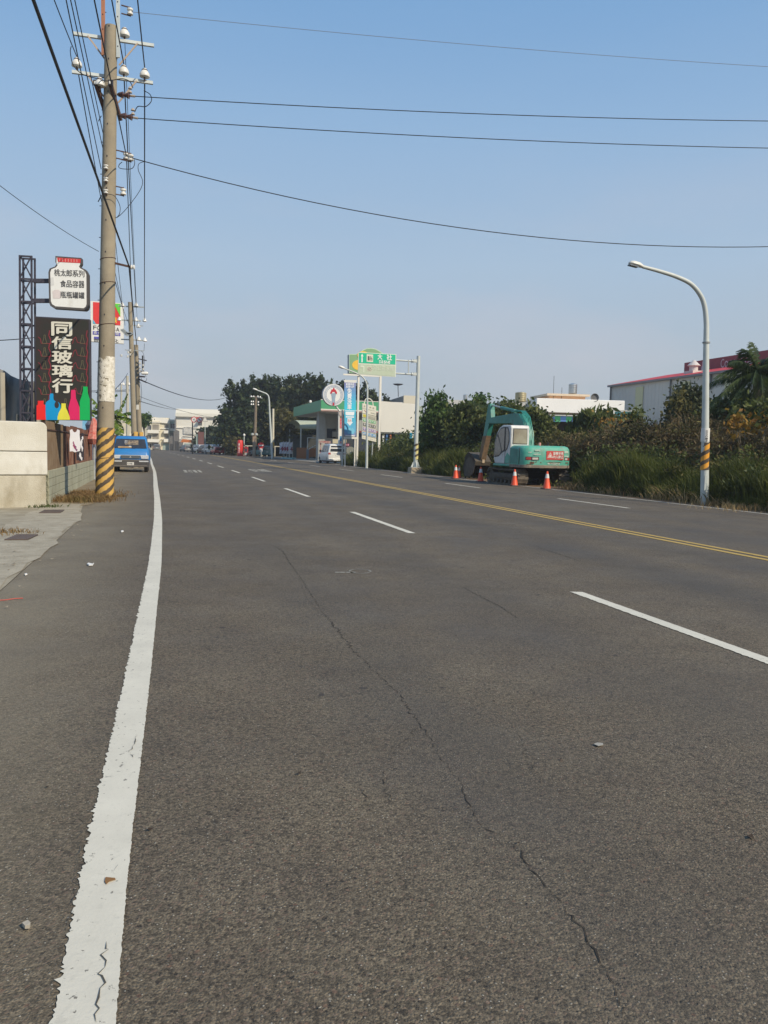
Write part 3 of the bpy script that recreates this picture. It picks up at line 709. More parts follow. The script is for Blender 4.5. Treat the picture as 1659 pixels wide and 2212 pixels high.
for u, v, ut, wl_ in ((218.5, 365, 143.4, 'leftmost'), (222, 320, 153, 'middle'), (223, 290, 162, 'rightmost')):
    p = at(u, v, PY + 0.1); wire(p, to_cam(p, ut), 0.02, 0.010, '%s of the three thin parallel wires slanting past the left of the tall pole' % wl_, 'three thin parallel wires')
WG = 'wires crossing the road from the tall pole'
wire(rk0, at(1700, 146.5, 24.5), 0.10, 0.006, 'thinnest grey wire high in the sky, topmost of those crossing the road', WG, m=mat('grey wire', (0.2, 0.21, 0.25), 0.6))
wire(strain[0], at(1720, 262, 24.5), 0.12, 0.011, 'black wire over the road from the upper strain insulator', WG)
wire(strain[1], at(1720, 321, 24.5), 0.12, 0.011, 'black wire over the road from the lower strain insulator', WG)
wire(rk2, at(1720, 531, 24.5), 0.72, 0.012, 'thick drooping cable over the road, lowest of those crossing it', WG)
wire(at(213, 543, PY), at(-40, 370, 16), 0.08, 0.007, 'thin service wire rising leftwards from the tall pole', None)
wire(at(75, 729, 25), at(-30, 736, 25), 0.02, 0.014, 'short level wire left of the lattice mast', None)
def jumper(px, r, label_=None):
    pts = [at(u, v, PY + dy) - ORG for u, v, dy in px]
    out = []
    for i in range(len(pts) - 1):
        p0, p1, p2, p3 = pts[max(i - 1, 0)], pts[i], pts[i + 1], pts[min(i + 2, len(pts) - 1)]
        for k in range(6):
            t = k / 6; out.append(0.5 * ((2 * p1) + (p2 - p0) * t + (2 * p0 - 5 * p1 + 4 * p2 - p3) * t * t + (3 * p1 - p0 - 3 * p2 + p3) * t ** 3))
    out.append(pts[-1]); mb = MB(); mb.tube(out, r, 6); mb.build('jumper_wire', WIRE, pole, smooth=True)
Fy = -0.28
jumper([(154, 100, -.3), (152, 112, -.3), (158, 140, Fy), (178, 160, Fy), (210, 170, Fy), (232, 175, Fy), (262, 170, Fy), (280, 176, Fy), (287, 190, Fy)], 0.011)
jumper([(311, 196, .3), (324, 204, .2), (327, 218, .1), (315, 230, 0), (298, 230, 0), (291, 242, 0)], 0.011)
jumper([(264, 350, 0), (258, 355, 0), (257, 362, 0), (268, 365, 0), (285, 364, 0), (291, 353, 0), (288, 342, 0), (281, 340, 0)], 0.009)
jumper([(312, 349, .2), (300, 354, .1), (299, 368, .1), (308, 392, .1), (300, 415, .1), (272, 452, 0), (252, 470, 0), (246, 462, 0)], 0.008)
jumper([(233, 419, Fy), (248, 424, -.2), (259, 445, 0), (258, 462, 0), (252, 470, 0)], 0.008)
jumper([(213, 262, 0), (216, 255, 0), (219, 250, 0)], 0.012)
jumper([(212, 436, 0), (216, 428, 0), (219, 422, 0)], 0.012)

# ------------------------------------------------------------------ second pole pair, farther along
P2Y = 49.0
def simple_pole(u0, v0, u1, v1, Y, r0, r1, label, m=POLE, band=None, group=None, name='utility_pole'):
    b = at(u0, v0, Y); b.z = 0; tp = at(u1, v1, Y) - b
    t = thing(name, label, 'utility pole', b, 0, group)
    mb = MB(); n = 18
    mb.loft([[(tp.x * k / 12 + (r0 + (r1 - r0) * k / 12) * math.cos(2 * math.pi * i / n), (r0 + (r1 - r0) * k / 12) * math.sin(2 * math.pi * i / n), tp.z * k / 12) for i in range(n)] for k in range(13)])
    mb.build('shaft', m, t, smooth=True)
    if band:
        za, zb_ = band; rf = lambda z: r0 + (r1 - r0) * z / tp.z
        mb = MB(); mb.lathe([(rf(za) + .005, za), (rf(zb_) + .005, zb_)], 18, (tp.x * za / tp.z, 0, 0)); mb.build('yellow_band', YEL, t)
        helix_bands(lambda z: rf(z) + .010, za, zb_, 6, 0.9, .5, lambda z: (tp.x * z / tp.z, 0), ph=1.6, seed=4, wob=.01, seg=24).build('black_stripe', BBLK, t)
    return t, b, tp
p2, b2, t2 = simple_pole(292, 975, 281, 653, P2Y, 0.175, 0.125, 'slim concrete pole with crossarms standing behind the blue truck', band=(0.1, 2.2))
p3, b3, t3 = simple_pole(304, 975, 294, 745, P2Y + 0.8, 0.165, 0.125, 'shorter concrete pole leaning against its taller neighbour behind the blue truck', band=(0.1, 2.2))
def far_arm(par, org, ul, ur, v, Y, th=0.07, m=GALV):
    a = at(ul, v, Y) - org; b = at(ur, v + (ur - ul) * .05, Y) - org
    mb = MB(); mb.bar(a, b, th, th); return mb.build('crossarm', m, par)
def small_bell(u, v, Y, par, org, r=.13): 
    mb = MB(); mb.lathe([(r * .6, 0), (r, .02), (r * .9, .1), (r * .5, .18), (r * .3, .24)], 12, at(u, v, Y) - org); return mb.build('insulator', PORC, par, smooth=True)
for (ul, ur, v) in ((256, 296, 661), (256, 304, 691), (262, 310, 733)):
    far_arm(p2, b2, ul, ur if v != 661 else 311, v, P2Y + .1, m=GALV)
far_arm(p2, b2, 288, 309, 703, P2Y, .05); far_arm(p2, b2, 270, 311, 756, P2Y, .05)
for (u, v) in ((264, 662), (294, 662), (258, 693), (294, 694), (312, 695), (299, 708), (300, 736), (313, 738)): small_bell(u, v, P2Y, p2, b2)
for (u, v) in ((281, 757), (277, 761), (281, 766), (276, 770), (262, 768)): 
    mb = MB(); spool(mb, at(u, v, P2Y - .2) - b2, .08, .12); mb.build('insulator', PORC, p2)
mb = MB()
for k in range(9):
    q = at(261 + k * 2.3, 714 + 2.2 * k * (1 if k < 6 else .5), P2Y - .2) - b2; mb.bar(q, q + Vector((.20, 0, .08)), .06, .10)
mb.build('cable_clamp', GALV, p2)
mb = MB()   # switch gear on the leaning pole
for k in range(6):
    q = at(302 + (k % 2) * 7, 787 + 4.5 * k, P2Y + .5) - b3; mb.lathe([(.03, 0), (.09, .03), (.03, .07), (.09, .10), (.03, .14)], 8, q)
mb.build('insulator_stack', PORC, p3, smooth=True)
mb = MB()
a = at(299, 775, P2Y + .5) - b3; mb.bar(a, a + Vector((.5, 0, -.1)), .06, .06); a = at(299, 800, P2Y + .5) - b3; mb.bar(a, a + Vector((.45, 0, -.12)), .07, .07)
a = at(299, 813, P2Y + .5) - b3; mb.bar(a, a + Vector((.4, 0, -.02)), .09, .09); a = at(299, 819, P2Y + .5) - b3; mb.bar(a, a + Vector((.5, 0, -.2)), .07, .07)
mb.build('equipment_bracket', DARK, p3)
mb = MB(); mb.lathe([(.08, 0), (.10, .02), (.10, .34), (.05, .4)], 10, at(306, 806, P2Y + .5) - b3, 'x'); mb.build('fuse_barrel', PORC, p3, smooth=True)
mb = MB(); q = at(304, 768, P2Y + .5) - b3; mb.lathe([(.05, 0), (.05, -.9)], 8, q + Vector((.12, 0, 0))); mb.build('surge_arrester', BLACK, p3)
mb = MB()
def loop(px, r=.012, Y=P2Y + .5, org=b3):
    P = [at(u, v, Y) - org for u, v in px]; out = []
    for i in range(len(P) - 1):
        p0, p1, p2_, p3_ = P[max(i - 1, 0)], P[i], P[i + 1], P[min(i + 2, len(P) - 1)]
        for k in range(5):
            t = k / 5; out.append(0.5 * ((2 * p1) + (p2_ - p0) * t + (2 * p0 - 5 * p1 + 4 * p2_ - p3_) * t * t + (3 * p1 - p0 - 3 * p2_ + p3_) * t ** 3))
    mb.tube(out + [P[-1]], r, 5)
loop([(304, 758), (309, 762), (312, 775), (311, 790), (307, 796)]); loop([(307, 796), (312, 804), (315, 812), (316, 815)]); loop([(304, 815), (308, 822), (315, 823), (317, 817)]); loop([(312, 742), (311, 758)]); loop([(304, 825), (306, 850), (304, 870)])
mb.build('cable_loop', WIRE, p3)
mb = MB(); mb.box(0, .16, -.19, -.17, 0, .30, Matrix.Translation(at(296.5, 885, P2Y + .6) - b3)); mb.build('number_plate', WHITE, p3)
# wires from the tall pole to the second pair
WF = 'wires between the tall pole and the pole pair'
def far_wire(a, u, v, sag, r, lab): wire(a, at(u, v, P2Y), sag, r, lab, WF)
far_wire(ins['b'] - Vector((0, 0, .2)), 264, 660, .25, .014, 'wire from the outermost insulator running away down the roadside')
far_wire(ins['g'] - Vector((0, 0, .2)), 294, 660, .25, .016, 'wire from the middle insulator running away down the roadside')
far_wire(ins['h'] - Vector((0, 0, .2)), 312, 691, .10, .017, 'wire from the road-end insulator dropping plumb to the far poles')
far_wire(rk1, 287, 700, .25, .012, 'wire from the upper spool rack running away down the roadside')
far_wire(ins['c'] - Vector((0, 0, .1)), 270, 703, .35, .011, 'wire from the low left insulator running away down the roadside')
far_wire(ins['a'] - Vector((0, 0, .2)), 297, 706, .25, .008, 'thin grey wire hanging from the insulator of the upper crossarm')
wire(clamp, at(296, 750, P2Y), 0.15, .020, 'thick black cable from the rusty bracket to the leaning pole', name='overhead_cable')
far_wire(at(237, 560, PY), 283, 705, .3, .010, 'lowest thin wire running from the tall pole to its neighbour')

# fainter poles and wires beyond
p4, b4, t4 = simple_pole(276, 965, 275, 812, 72, .16, .12, 'thin pale pole behind the pole pair', m=mat('pale concrete', (0.48, 0.46, 0.38), .9))
far_arm(p4, b4, 266, 281, 831, 72, .06); small_bell(267, 832, 72, p4, b4, .12); small_bell(279, 832, 72, p4, b4, .12)
p5, b5, t5 = simple_pole(262, 960, 262, 829, 96, .13, .10, 'thin distant pole above the banana leaves', m=mat('pale concrete', (0.48, 0.46, 0.38), .9))
far_arm(p5, b5, 252, 276, 840, 96, .05); small_bell(253, 840, 96, p5, b5, .14); small_bell(263, 831, 96, p5, b5, .14); small_bell(275, 840, 96, p5, b5, .14)
wire(at(299, 818, P2Y), at(490, 858, 118), 0.8, .03, 'drooping cable from the leaning pole to the dark trees', 'distant wires over the far road')
wire(at(300, 856, P2Y), at(556, 890, 118), 1.1, .014, 'faint thin wire above the far houses', 'distant wires over the far road')
wire(at(300, 866, P2Y), at(385, 884, 160), 0.2, .022, 'faint wire reaching the cream building', 'distant wires over the far road')
wire(at(240, 850, 30), at(276, 806, 72), 0.1, .02, 'slanting stay wire between tall pole and thin pale pole', 'distant wires behind the tall pole')
wire(at(196, 844, 72), at(280, 842, 72), .05, .022, 'level wire behind the tall pole, upper of the pair', 'distant wires behind the tall pole')
wire(at(196, 846.5, 72), at(280, 844.5, 72), .05, .022, 'level wire behind the tall pole, lower of the pair', 'distant wires behind the tall pole')

# ------------------------------------------------------------------ cream wall, block wall, rusty fence
CREAM = mat('cream render', (0.67, 0.655, 0.59), 0.9, c2=(0.52, 0.49, 0.40), ns=1.5, amt=0.5, bump=0.5, bs=60)
CREAM2 = mat('cream render, pebbled', (0.565, 0.53, 0.43), 0.95, c2=(0.40, 0.35, 0.25), ns=2.2, amt=0.6, bump=1.0, bs=55)
fa = gnd(-60, 1099); fb = gnd(100, 1095.5)
yaw = math.atan2(fb.y - fa.y, fb.x - fa.x); Lw = (fb - fa).length
wl = thing('boundary_wall', 'thick cream rendered wall with rounded top corner at the kerb on the left', 'wall', (fa.x, fa.y, 0), yaw)
zt = (at(100, 912, fb.y)).z
def ledge(z0, z1, d, m, name):
    mb = MB(); mb.box(0, Lw + d, -d, 1.5, z0, z1); return mb.build(name, m, wl, bevel=0.015)
ledge(-0.05, 0.72, 0.0, CREAM2, 'base_course'); ledge(0.735, 1.245, 0.03, CREAM, 'middle_course')
rad = 0.14; poly = [(0, 1.26), (Lw + .03, 1.26)] + [(Lw + .03 - rad + rad * math.cos(a), zt - rad + rad * math.sin(a)) for a in [i * math.pi / 16 for i in range(9)]] + [(0, zt)]
mb = MB(); mb.prism(poly, -0.03, 1.5); mb.build('top_course', CREAM, wl, bevel=0.02)
mb = MB(); mb.box(0, Lw + .01, 0.03, 1.45, 0.72, 0.735); mb.box(0, Lw + .01, 0.03, 1.45, 1.245, 1.26); mb.build('joint', mat('dark joint', (0.16, 0.14, 0.10), 1), wl)
mb = MB(); mb.box(Lw + .03, Lw + .16, 0.9, 1.02, 1.22, 1.42); mb.build('meter_box', CREAM, wl, bevel=0.01)

FX = lambda Y: -8.06 - 0.2830 * (Y - 19.2)
f0 = Vector((FX(18.9), 18.9, 0)); f1 = Vector((FX(60), 60, 0)); fd = (f1 - f0); FL = fd.length; fyaw = math.atan2(fd.y, fd.x)
lw = thing('block_wall', 'low grey-green block wall under the rusty fence', 'wall', f0, fyaw)
GG = mat('grey green blocks', (0.42, 0.42, 0.31), 0.9, c2=(0.31, 0.31, 0.22), ns=1.6, amt=0.5, bump=0.5, bs=40)
for k in range(4):
    mb = MB(); x = 0.0
    while x < FL: mb.box(x, min(x + 2.4, FL) - 0.012, 0.0 - (0.0), 0.22, k * 0.2 - (0.05 if k == 0 else 0), k * 0.2 + 0.188); x += 2.4
    mb.build('block_course', GG, lw, bevel=0.006)
mb = MB(); mb.box(0, FL, 0.012, 0.2, 0.0, 0.785); mb.build('mortar', mat('dark mortar', (0.20, 0.20, 0.14), 1), lw)  # darker mortar, set slightly back between the blocks
fe = thing('rusty_fence', 'rusty corrugated iron fence above the low block wall, laundry hung on it', 'fence', (f0.x, f0.y, 0.79), fyaw)
RCOR = mat('rusted corrugated iron', (0.13, 0.055, 0.035), 0.9, c2=(0.30, 0.21, 0.15), ns=3.2, amt=0.6, contrast=(0.50, 0.78), bump=0.4)
RDK = mat('dark rusted iron', (0.13, 0.085, 0.05), 0.9, c2=(0.20, 0.15, 0.10), ns=3.0, amt=0.7)
def corr(x0, x1, z0, z1f, m, pitch=0.10, dep=0.018):
    n = int((x1 - x0) / (pitch / 4)); V = []; F = []; rn = random.Random(int(x0 * 10))
    for i in range(n + 1):
        x = x0 + (x1 - x0) * i / n; y = 0.06 + dep * math.sin(2 * math.pi * (x - x0) / pitch)
        zz = z1f(x) + rn.uniform(-0.012, 0.012); zl = z0 + rn.uniform(-0.03, 0.02)
        V += [(x, y, zl), (x, y, zz), (x, y + 0.004, zl), (x, y + 0.004, zz)]
    for i in range(n): a = 4 * i; b = a + 4; F += [(a, a + 1, b + 1, b), (a + 2, b + 2, b + 3, a + 3), (a + 1, a + 3, b + 3, b + 1), (a, b, b + 2, a + 2)]
    mb = MB(); mb.add(V, F); return mb.build('sheet', m, fe, recalc=False)
xs = [0, 1.7, 3.6, 5.6, 7.4, 9.4, 11.4, 13.4, 16, 19, 22, 26, 30, 34, 38, FL]
for i in range(len(xs) - 1):
    corr(xs[i] + (0.01 if i else 0), xs[i + 1] + 0.03, -0.02 + 0.02 * (i % 2), lambda x, i=i: 1.18 - 0.02 * (i % 3) - (0.18 * (1 - x / 1.7) * 0 if i == 0 else 0), [RDK, RDK, RCOR, RCOR, RCOR, RCOR][min(i, 5)])
for x in [0.15, 2.6, 5.2, 7.8, 10.4, 13.0, 17, 21, 25, 29, 33]:
    mb = MB(); mb.box(x, x + 0.07, 0.09, 0.16, -0.1, 1.16); mb.build('post', RUST, fe)
mb = MB(); mb.bar((0, 0.03, 0.98), (FL, 0.03, 0.98), 0.015, 0.03); mb.build('rail', RUST, fe)
# laundry
def garment(u0, v0, u1, v1, Yc, poly, m, label, name, cat, m2=None, blobs=None):
    a = at(u0, v1, Yc); x0 = (Yc - 18.9)
    s_ = (Vector((FX(Yc), Yc, 0)) - f0).length
    zt_, zb_ = at((u0 + u1) / 2, v0, Yc).z, at((u0 + u1) / 2, v1, Yc).z
    wdt = (u1 - u0) / FOC * Yc * 1.15
    t = thing(name, label, cat, (FX(Yc) + 0.02, Yc, zb_), R(38))
    h = zt_ - zb_; V = []; n = len(poly); mb = MB()
    P = [(px * wdt, pz * h) for px, pz in poly]
    mb.prism(P, -0.055, -0.035); o = mb.build('fabric', m, t)
    if blobs:
        mb = MB()
        for (bx, bz, br) in blobs:
            q = [(bx * wdt + br * wdt * (1 + .3 * math.sin(3 * a_ + bx * 9)) * math.cos(a_), bz * h + br * h * .8 * (1 + .3 * math.cos(2 * a_ + bz * 7)) * math.sin(a_)) for a_ in [i * math.pi / 6 for i in range(12)]]
            mb.prism(q, -0.060, -0.056)
        mb.build('print', m2, t)
    return t
shirt = [(0.02, 0.03), (0.25, 0.05), (0.5, 0.0), (0.78, 0.04), (0.98, 0.06), (1.0, 0.55), (0.95, 0.74), (0.97, 0.96), (0.74, 1.0), (0.66, 0.90), (0.5, 0.86), (0.36, 0.90), (0.26, 1.0), (0.03, 0.95), (0.07, 0.74), (0.0, 0.5)]
garment(147, 927, 166.5, 977, 23.0, shirt, mat('white cotton', (0.72, 0.73, 0.76), 0.9, c2=(0.62, 0.62, 0.68)), 'white sleeveless shirt with a red and blue print hung on the rusty fence', 'white_shirt', 'shirt',
        mat('red print', (0.45, 0.08, 0.14), 0.9, c2=(0.06, 0.08, 0.2), ns=10, amt=.9), [(0.42, .30, .10), (0.55, .2, .12), (0.66, .1, .08), (0.36, .42, .06)])
garment(168, 934, 182, 997, 24.9, shirt, mat('black cotton', (0.03, 0.028, 0.04), 0.9), 'black and white patterned garment hung beside the white shirt', 'patterned_shirt', 'shirt',
        mat('white print', (0.68, 0.68, 0.72), 0.9), [(0.3, .70, .15), (0.62, .62, .16), (0.4, .5, .12), (0.75, .44, .10), (0.5, .2, .14), (0.66, .1, .10), (0.3, .86, .08), (.8, .8, .1)])

# blue sheet and grey panel behind the fence, red folded parasol and bundles behind the pole
def soft_panel(px, Y, m, name, label, cat, th=0.05):
    P = Plane(px[0][0], px[0][1], Y, 0.1); poly = [P.L(u, v) for u, v in px]
    mb = MB(); n = len(poly); mb.prism(poly, 0, th); o = mb.build(name, m); o.location = P.O; o.rotation_euler = (0, 0, 0.1)
    return tag(o, label, cat)
soft_panel([(106, 1015), (186, 1015), (186, 944), (170, 942), (104, 903), (104, 910)], 31.5, mat('grey sheeting', (0.33, 0.31, 0.27), 0.8), 'grey_sheeting', 'grey sheeting behind the rusty fence under the black billboard', 'sheet')
soft_panel([(177, 1015), (193, 1015), (193, 909), (178, 907)], 32.5, mat('blue tarpaulin', (0.10, 0.42, 0.66), 0.5, c2=(0.35, 0.62, 0.80), ns=5, amt=.8, bump=.8, bs=7), 'blue_tarpaulin', 'bright blue tarpaulin hanging behind the fence below the green bottle', 'tarpaulin')
mb = MB(); q = at(203, 960, 30); mb.lathe([(.02, 1.0), (.10, .9), (.22, .45), (.30, .2), (.16, 0)], 9, (0, 0, 0)); o = mb.build('folded_parasol', mat('red canvas', (0.50, 0.06, 0.045), 0.8, c2=(0.62, 0.35, 0.28), ns=12, amt=.6)); o.location = q
mb = MB(); mb.tube([(0, 0, 1.0), (0, 0, -1.3)], .025, 6); mb.build('pole', GALV, o); tag(o, 'folded red parasol behind the fence left of the tall pole', 'parasol')
mb = MB(); mb.loft([[(.33 * math.cos(a) * f, .3 * math.sin(a) * f + y_, z) for a in [i * math.pi / 5 for i in range(10)]] for z, f, y_ in ((-2.2, .8, 0), (0, 1, 0), (.25, .9, .05), (.5, 1, 0), (.75, .5, 0))])
o = mb.build('tarp_bundle', mat('dark blue bundle', (0.05, 0.07, 0.16), 0.7, c2=(0.30, 0.30, 0.28), ns=6, amt=.7), smooth=True); o.location = at(202, 945, 32); tag(o, 'dark blue tarpaulin bundle behind the fence above the red parasol', 'bundle')

# ------------------------------------------------------------------ grey shade net at the far left
nb = MB(); rows = []
netc = [(-140, 760, 905), (-60, 772, 905), (0, 797, 905), (8, 801, 905), (22, 812, 905), (38, 819, 905), (52, 822, 905), (66, 824, 905), (88, 822, 905)]
V = []; F = []
for (u, vt, vb) in netc:
    for k in range(9):
        v = vt + (1120 - vt) * k / 8; p = at(u + 3 * math.sin(k * .9 + u * .05), v, 24.5 + 0.5 * math.sin(u * .09 + k * .35)); V.append(p)
for i in range(len(netc) - 1):
    for k in range(8): a = i * 9 + k; F.append((a, a + 1, a + 10, a + 9))
nb.add(V, F)
NET = mat('grey shade net', (0.20, 0.20, 0.19), 0.8, c2=(0.12, 0.125, 0.12), ns=0.9, amt=0.8, contrast=(.35, .65))
o = nb.build('shade_net', NET, smooth=True); so_ = o.modifiers.new('s', 'SOLIDIFY'); so_.thickness = 0.02
tag(o, 'grey shade net stretched behind the cream wall at the far left', 'net')
for (u, v, lab) in ((4, 797, 'pale post holding the shade net, at the picture\'s left edge'), (78, 820, 'pale post holding the shade net, behind the lattice mast')):
    mb = MB(); p = at(u, v + 8, 24.4); b = Vector((p.x, p.y, 0)); mb.tube([(0, 0, 0), (0, 0, p.z)], 0.09, 8); o = mb.build('net_post', mat('pale post', (0.42, 0.38, 0.30), .9)); o.location = b; tag(o, lab, 'post', 'posts of the shade net')

# ------------------------------------------------------------------ lattice mast with jar sign and bottle billboard
SY = 20.3; LP = Plane(75, 908, SY, R(8))
mast = thing('lattice_mast', 'black steel lattice mast carrying the two shop signs', 'mast', LP.W(LP.L(46, 1100)[0], 0, -LP.O.z), LP.rz)
mx0 = LP.L(46, 900)[0]; mx1 = LP.L(71, 900)[0]; mw = mx1 - mx0; H0 = LP.O.z; zt = LP.L(58, 552)[1] + H0
STL = mat('black lattice steel', (0.035, 0.032, 0.05), 0.55, c2=(0.06, 0.055, 0.07))
lean = (LP.L(45.5, 552)[0] - mx0)
def mp(x, z, y=0): return (x + lean * z / zt * 1.0, y, z)
for (x, y) in ((0, 0), (mw, 0), (0, mw), (mw, mw)):
    mb = MB(); mb.bar(mp(x, 0, y), mp(x, zt, y), .042, .042); mb.build('leg', STL, mast)
nb_ = 8; zz = [zt * i / 13 for i in range(14)]
zz = [zt * i / 11 for i in range(12)]
for i in range(11):
    for yy in (0, mw):
        mb = MB(); mb.bar(mp(0, zz[i + 1] - .02, yy), mp(mw, zz[i + 1] - .02, yy), .035, .04); mb.build('cross_bar', STL, mast)
        if yy: continue
        mb = MB(); mb.bar(mp(0, zz[i], yy), mp(mw, zz[i + 1], yy), .022, .03); mb.build('diagonal', STL, mast)
        mb = MB(); mb.bar(mp(mw, zz[i], yy + .03), mp(0, zz[i + 1], yy + .03), .022, .03); mb.build('diagonal', STL, mast)
for v in (606, 649):
    a = LP.L(71, v); b = LP.L(106, v); mb = MB(); y = .05; off = LP.L(46, 1100)[0]
    mb.bar((a[0] - off, y, a[1] + H0), (b[0] - off, y, b[1] + H0), .09, .10); mb.build('sign_arm', STL, mast)

def outline_sign(name, label, cat, P, px, y0, y1, m_face, m_side, inset=0.03, parent=None):
    t = thing(name, label, cat, P.O, P.rz); poly = [P.L(u, v) for u, v in px]
    mb = MB(); mb.prism(poly, y0, y1); mb.build('casing', m_side, t)
    c = (sum(p[0] for p in poly) / len(poly), sum(p[1] for p in poly) / len(poly))
    w_ = max(p[0] for p in poly) - min(p[0] for p in poly); h_ = max(p[1] for p in poly) - min(p[1] for p in poly)
    q = [(c[0] + (p[0] - c[0]) * (1 - 2 * inset / w_), c[1] + (p[1] - c[1]) * (1 - 2 * inset / h_)) for p in poly]
    mb = MB(); mb.prism(q, y0 - 0.006, y0 + 0.01); mb.build('face', m_face, t)
    return t
JW = mat('sign white acrylic', (0.80, 0.80, 0.77), 0.35, c2=(0.74, 0.74, 0.70), ns=1.5)
jar_px = [(119.5, 553), (175.5, 557), (175.8, 569), (173, 574), (176, 578), (186, 583), (190.5, 592), (191, 661), (189, 667), (184, 670.5), (117, 666), (109, 661), (106, 654), (104.5, 588), (107, 580), (118, 576), (122, 571), (119.5, 566)]
P = Plane(104, 670, SY - .1, R(8))
jar = outline_sign('jar_sign', 'white jar-shaped shop sign with red cap and black characters on the mast', 'sign', P, jar_px, 0, .20, JW, mat('dark brown casing', (0.085, 0.075, 0.07), .5), 0.045)
def px_poly(P, px, y0, y1, mb): mb.prism([P.L(u, v) for u, v in px], y0, y1)
mb = MB(); px_poly(P, [(123.5, 556.5), (174.5, 560), (174, 568.5), (125.5, 566)], -.012, -.0065, mb); mb.build('cap', mat('jar cap red', (0.62, 0.05, 0.045), .5), jar)
mb = MB()
for k in range(7): u = 128.5 + k * 6.2; px_poly(P, [(u, 558.5 + k * .35), (u + 1.3, 558.6 + k * .35), (u + 1.3, 565 + k * .3), (u, 565 + k * .3)], -.015, -.0125, mb)
mb.build('cap_rib', mat('pink line', (0.75, 0.35, 0.32), .6), jar)
INK = mat('sign ink', (0.05, 0.05, 0.055), 0.7, c2=(0.09, 0.09, 0.09))
def px_text(mb, P, s, u0, v0, u1, v1, vertical=False, gap=.08, bold=.02, y=-.012, slope=0.0):
    n = len(s)
    for i, ch in enumerate(s):
        if ch == ' ': continue
        if vertical: a0, a1 = v0 + (v1 - v0) * i / n, v0 + (v1 - v0) * (i + 1 - gap) / n; q0 = P.L(u0, a1); q1 = P.L(u1, a0)
        else:
            a0, a1 = u0 + (u1 - u0) * i / n, u0 + (u1 - u0) * (i + 1 - gap) / n; dv = slope * (a0 - u0)
            q0 = P.L(a0, v1 + dv); q1 = P.L(a1, v0 + dv)
        text(mb, ch, q0[0], q0[1], q1[0], q1[1], y=y, bold=bold)
mb = MB(); px_text(mb, P, '桃太郎系列', 117.5, 582, 183.5, 596, slope=.05); px_text(mb, P, '食品容器', 130.5, 606, 183.5, 620, slope=.04); px_text(mb, P, '瓶瓶罐罐', 130.5, 630, 183.5, 643.5, slope=.04)
mb.build('lettering', INK, jar, recalc=False)
FA = mat('faded print', (0.70, 0.62, 0.60), .5, c2=(0.62, 0.56, 0.55), ns=8); FB = mat('faded grey print', (0.68, 0.68, 0.66), .5)
mb = MB(); px_poly(P, [(109, 600), (116, 599), (117, 616), (110, 617)], -.0105, -.0065, mb); mb.build('faded_panel', FB, jar)
mb = MB(); px_poly(P, [(113, 630), (119, 626), (127, 626), (132, 631), (130, 645), (115, 645)], -.0105, -.0065, mb); mb.build('faded_shape', FA, jar)

bb = thing('bottle_billboard', 'tall dark billboard with white characters and five coloured bottles, under the jar sign', 'billboard', LP.O, LP.rz)
BL = [(75, 683.5), (194, 690), (195.5, 908.5), (77.5, 906.5)]
mb = MB(); px_poly(LP, BL, -.02, .16, mb); mb.build('casing', STL, bb)
BP = mat('billboard print', (0.045, 0.034, 0.034), .75, c2=(0.028, 0.036, 0.028), ns=3, amt=.7, spec=.2)
mb = MB(); px_poly(LP, [(77, 686), (192, 692), (193.5, 905.5), (79.5, 904)], -.026, -.018, mb); mb.build('face', BP, bb)
RL = mat('dim red line', (0.26, 0.02, 0.035), .6); OL = mat('dim olive line', (0.13, 0.12, 0.06), .5)
def outline(mb, P, pts, wd, y): 
    q = [Vector((P.L(u, v)[0], y, P.L(u, v)[1])) for u, v in pts]
    for a, b in zip(q[:-1], q[1:]): mb.bar(a, b, .004, wd, up=(0, 0, 1)) if abs((b - a).normalized().z) < .9 else mb.bar(a, b, wd, .004, up=(0, 1, 0))
mb = MB(); mo = MB()
for r_ in range(6):
    v0 = 742 + r_ * 27.5
    for cx_ in (97, 142, 178.5):
        if cx_ == 142 and r_ < 5: continue
        outline(mo, LP, [(cx_ - 5, v0), (cx_ - 1.5, v0 - 12), (cx_ - 1.5, v0 - 18), (cx_ + 1.5, v0 - 18), (cx_ + 1.5, v0 - 12), (cx_ + 5, v0), (cx_ - 5, v0)], .012, -.029)
    outline(mb, LP, [(83, v0 - 14), (88, v0 - 10), (90, v0), (112, v0 + .8)], .016, -.0285)
    outline(mb, LP, [(110, v0 + 1), (110, v0 - 8), (106, v0 - 17), (108, v0 - 28)], .022, -.0305)
    if r_ == 0: mb2 = MB()
    outline(mb2, LP, [(157, v0 + 1), (160, v0 - 10), (164, v0 - 14), (168, v0 - 2), (189, v0 + 2)], .013, -.0285)
    outline(mb2, LP, [(188, v0 + 1), (190, v0 - 8), (187, v0 - 17), (189, v0 - 28)], .020, -.0305)
mb.build('red_print', RL, bb); mb2.build('red_print', RL, bb); mo.build('flask_print', OL, bb)
mb = MB()
for ch, va, vb in (('同', 697.5, 725), ('信', 729, 753.5), ('玻', 759, 784.5), ('璃', 789, 813.5), ('行', 819, 848)):
    q0 = LP.L(113.5 + (va - 697) * .01, vb); q1 = LP.L(155.5 + (va - 697) * .012, va); text(mb, ch, q0[0], q0[1], q1[0], q1[1], y=-.052, bold=.045)
mb.build('lettering', mat('cream sign letters', (0.70, 0.67, 0.56), .6), bb, recalc=False)
def bottle(px, c, nm, y=-.044):
    mb = MB(); mb.prism([LP.L(u, v) for u, v in px], y, -.0262); mb.build('bottle_print', mat(nm, c, .45), bb)
ox, oy, k_ = 0.0, 847.0, 0.22875       # from the close-up of the billboard's foot
def Z(*p): return [(ox + x * k_, oy + y * k_) for x, y in p]
bottle(Z((350, 262), (438, 262), (434, 120), (415, 118), (415, 82), (362, 84), (362, 118), (350, 128)), (0.85, 0.02, 0.015), 'print red')
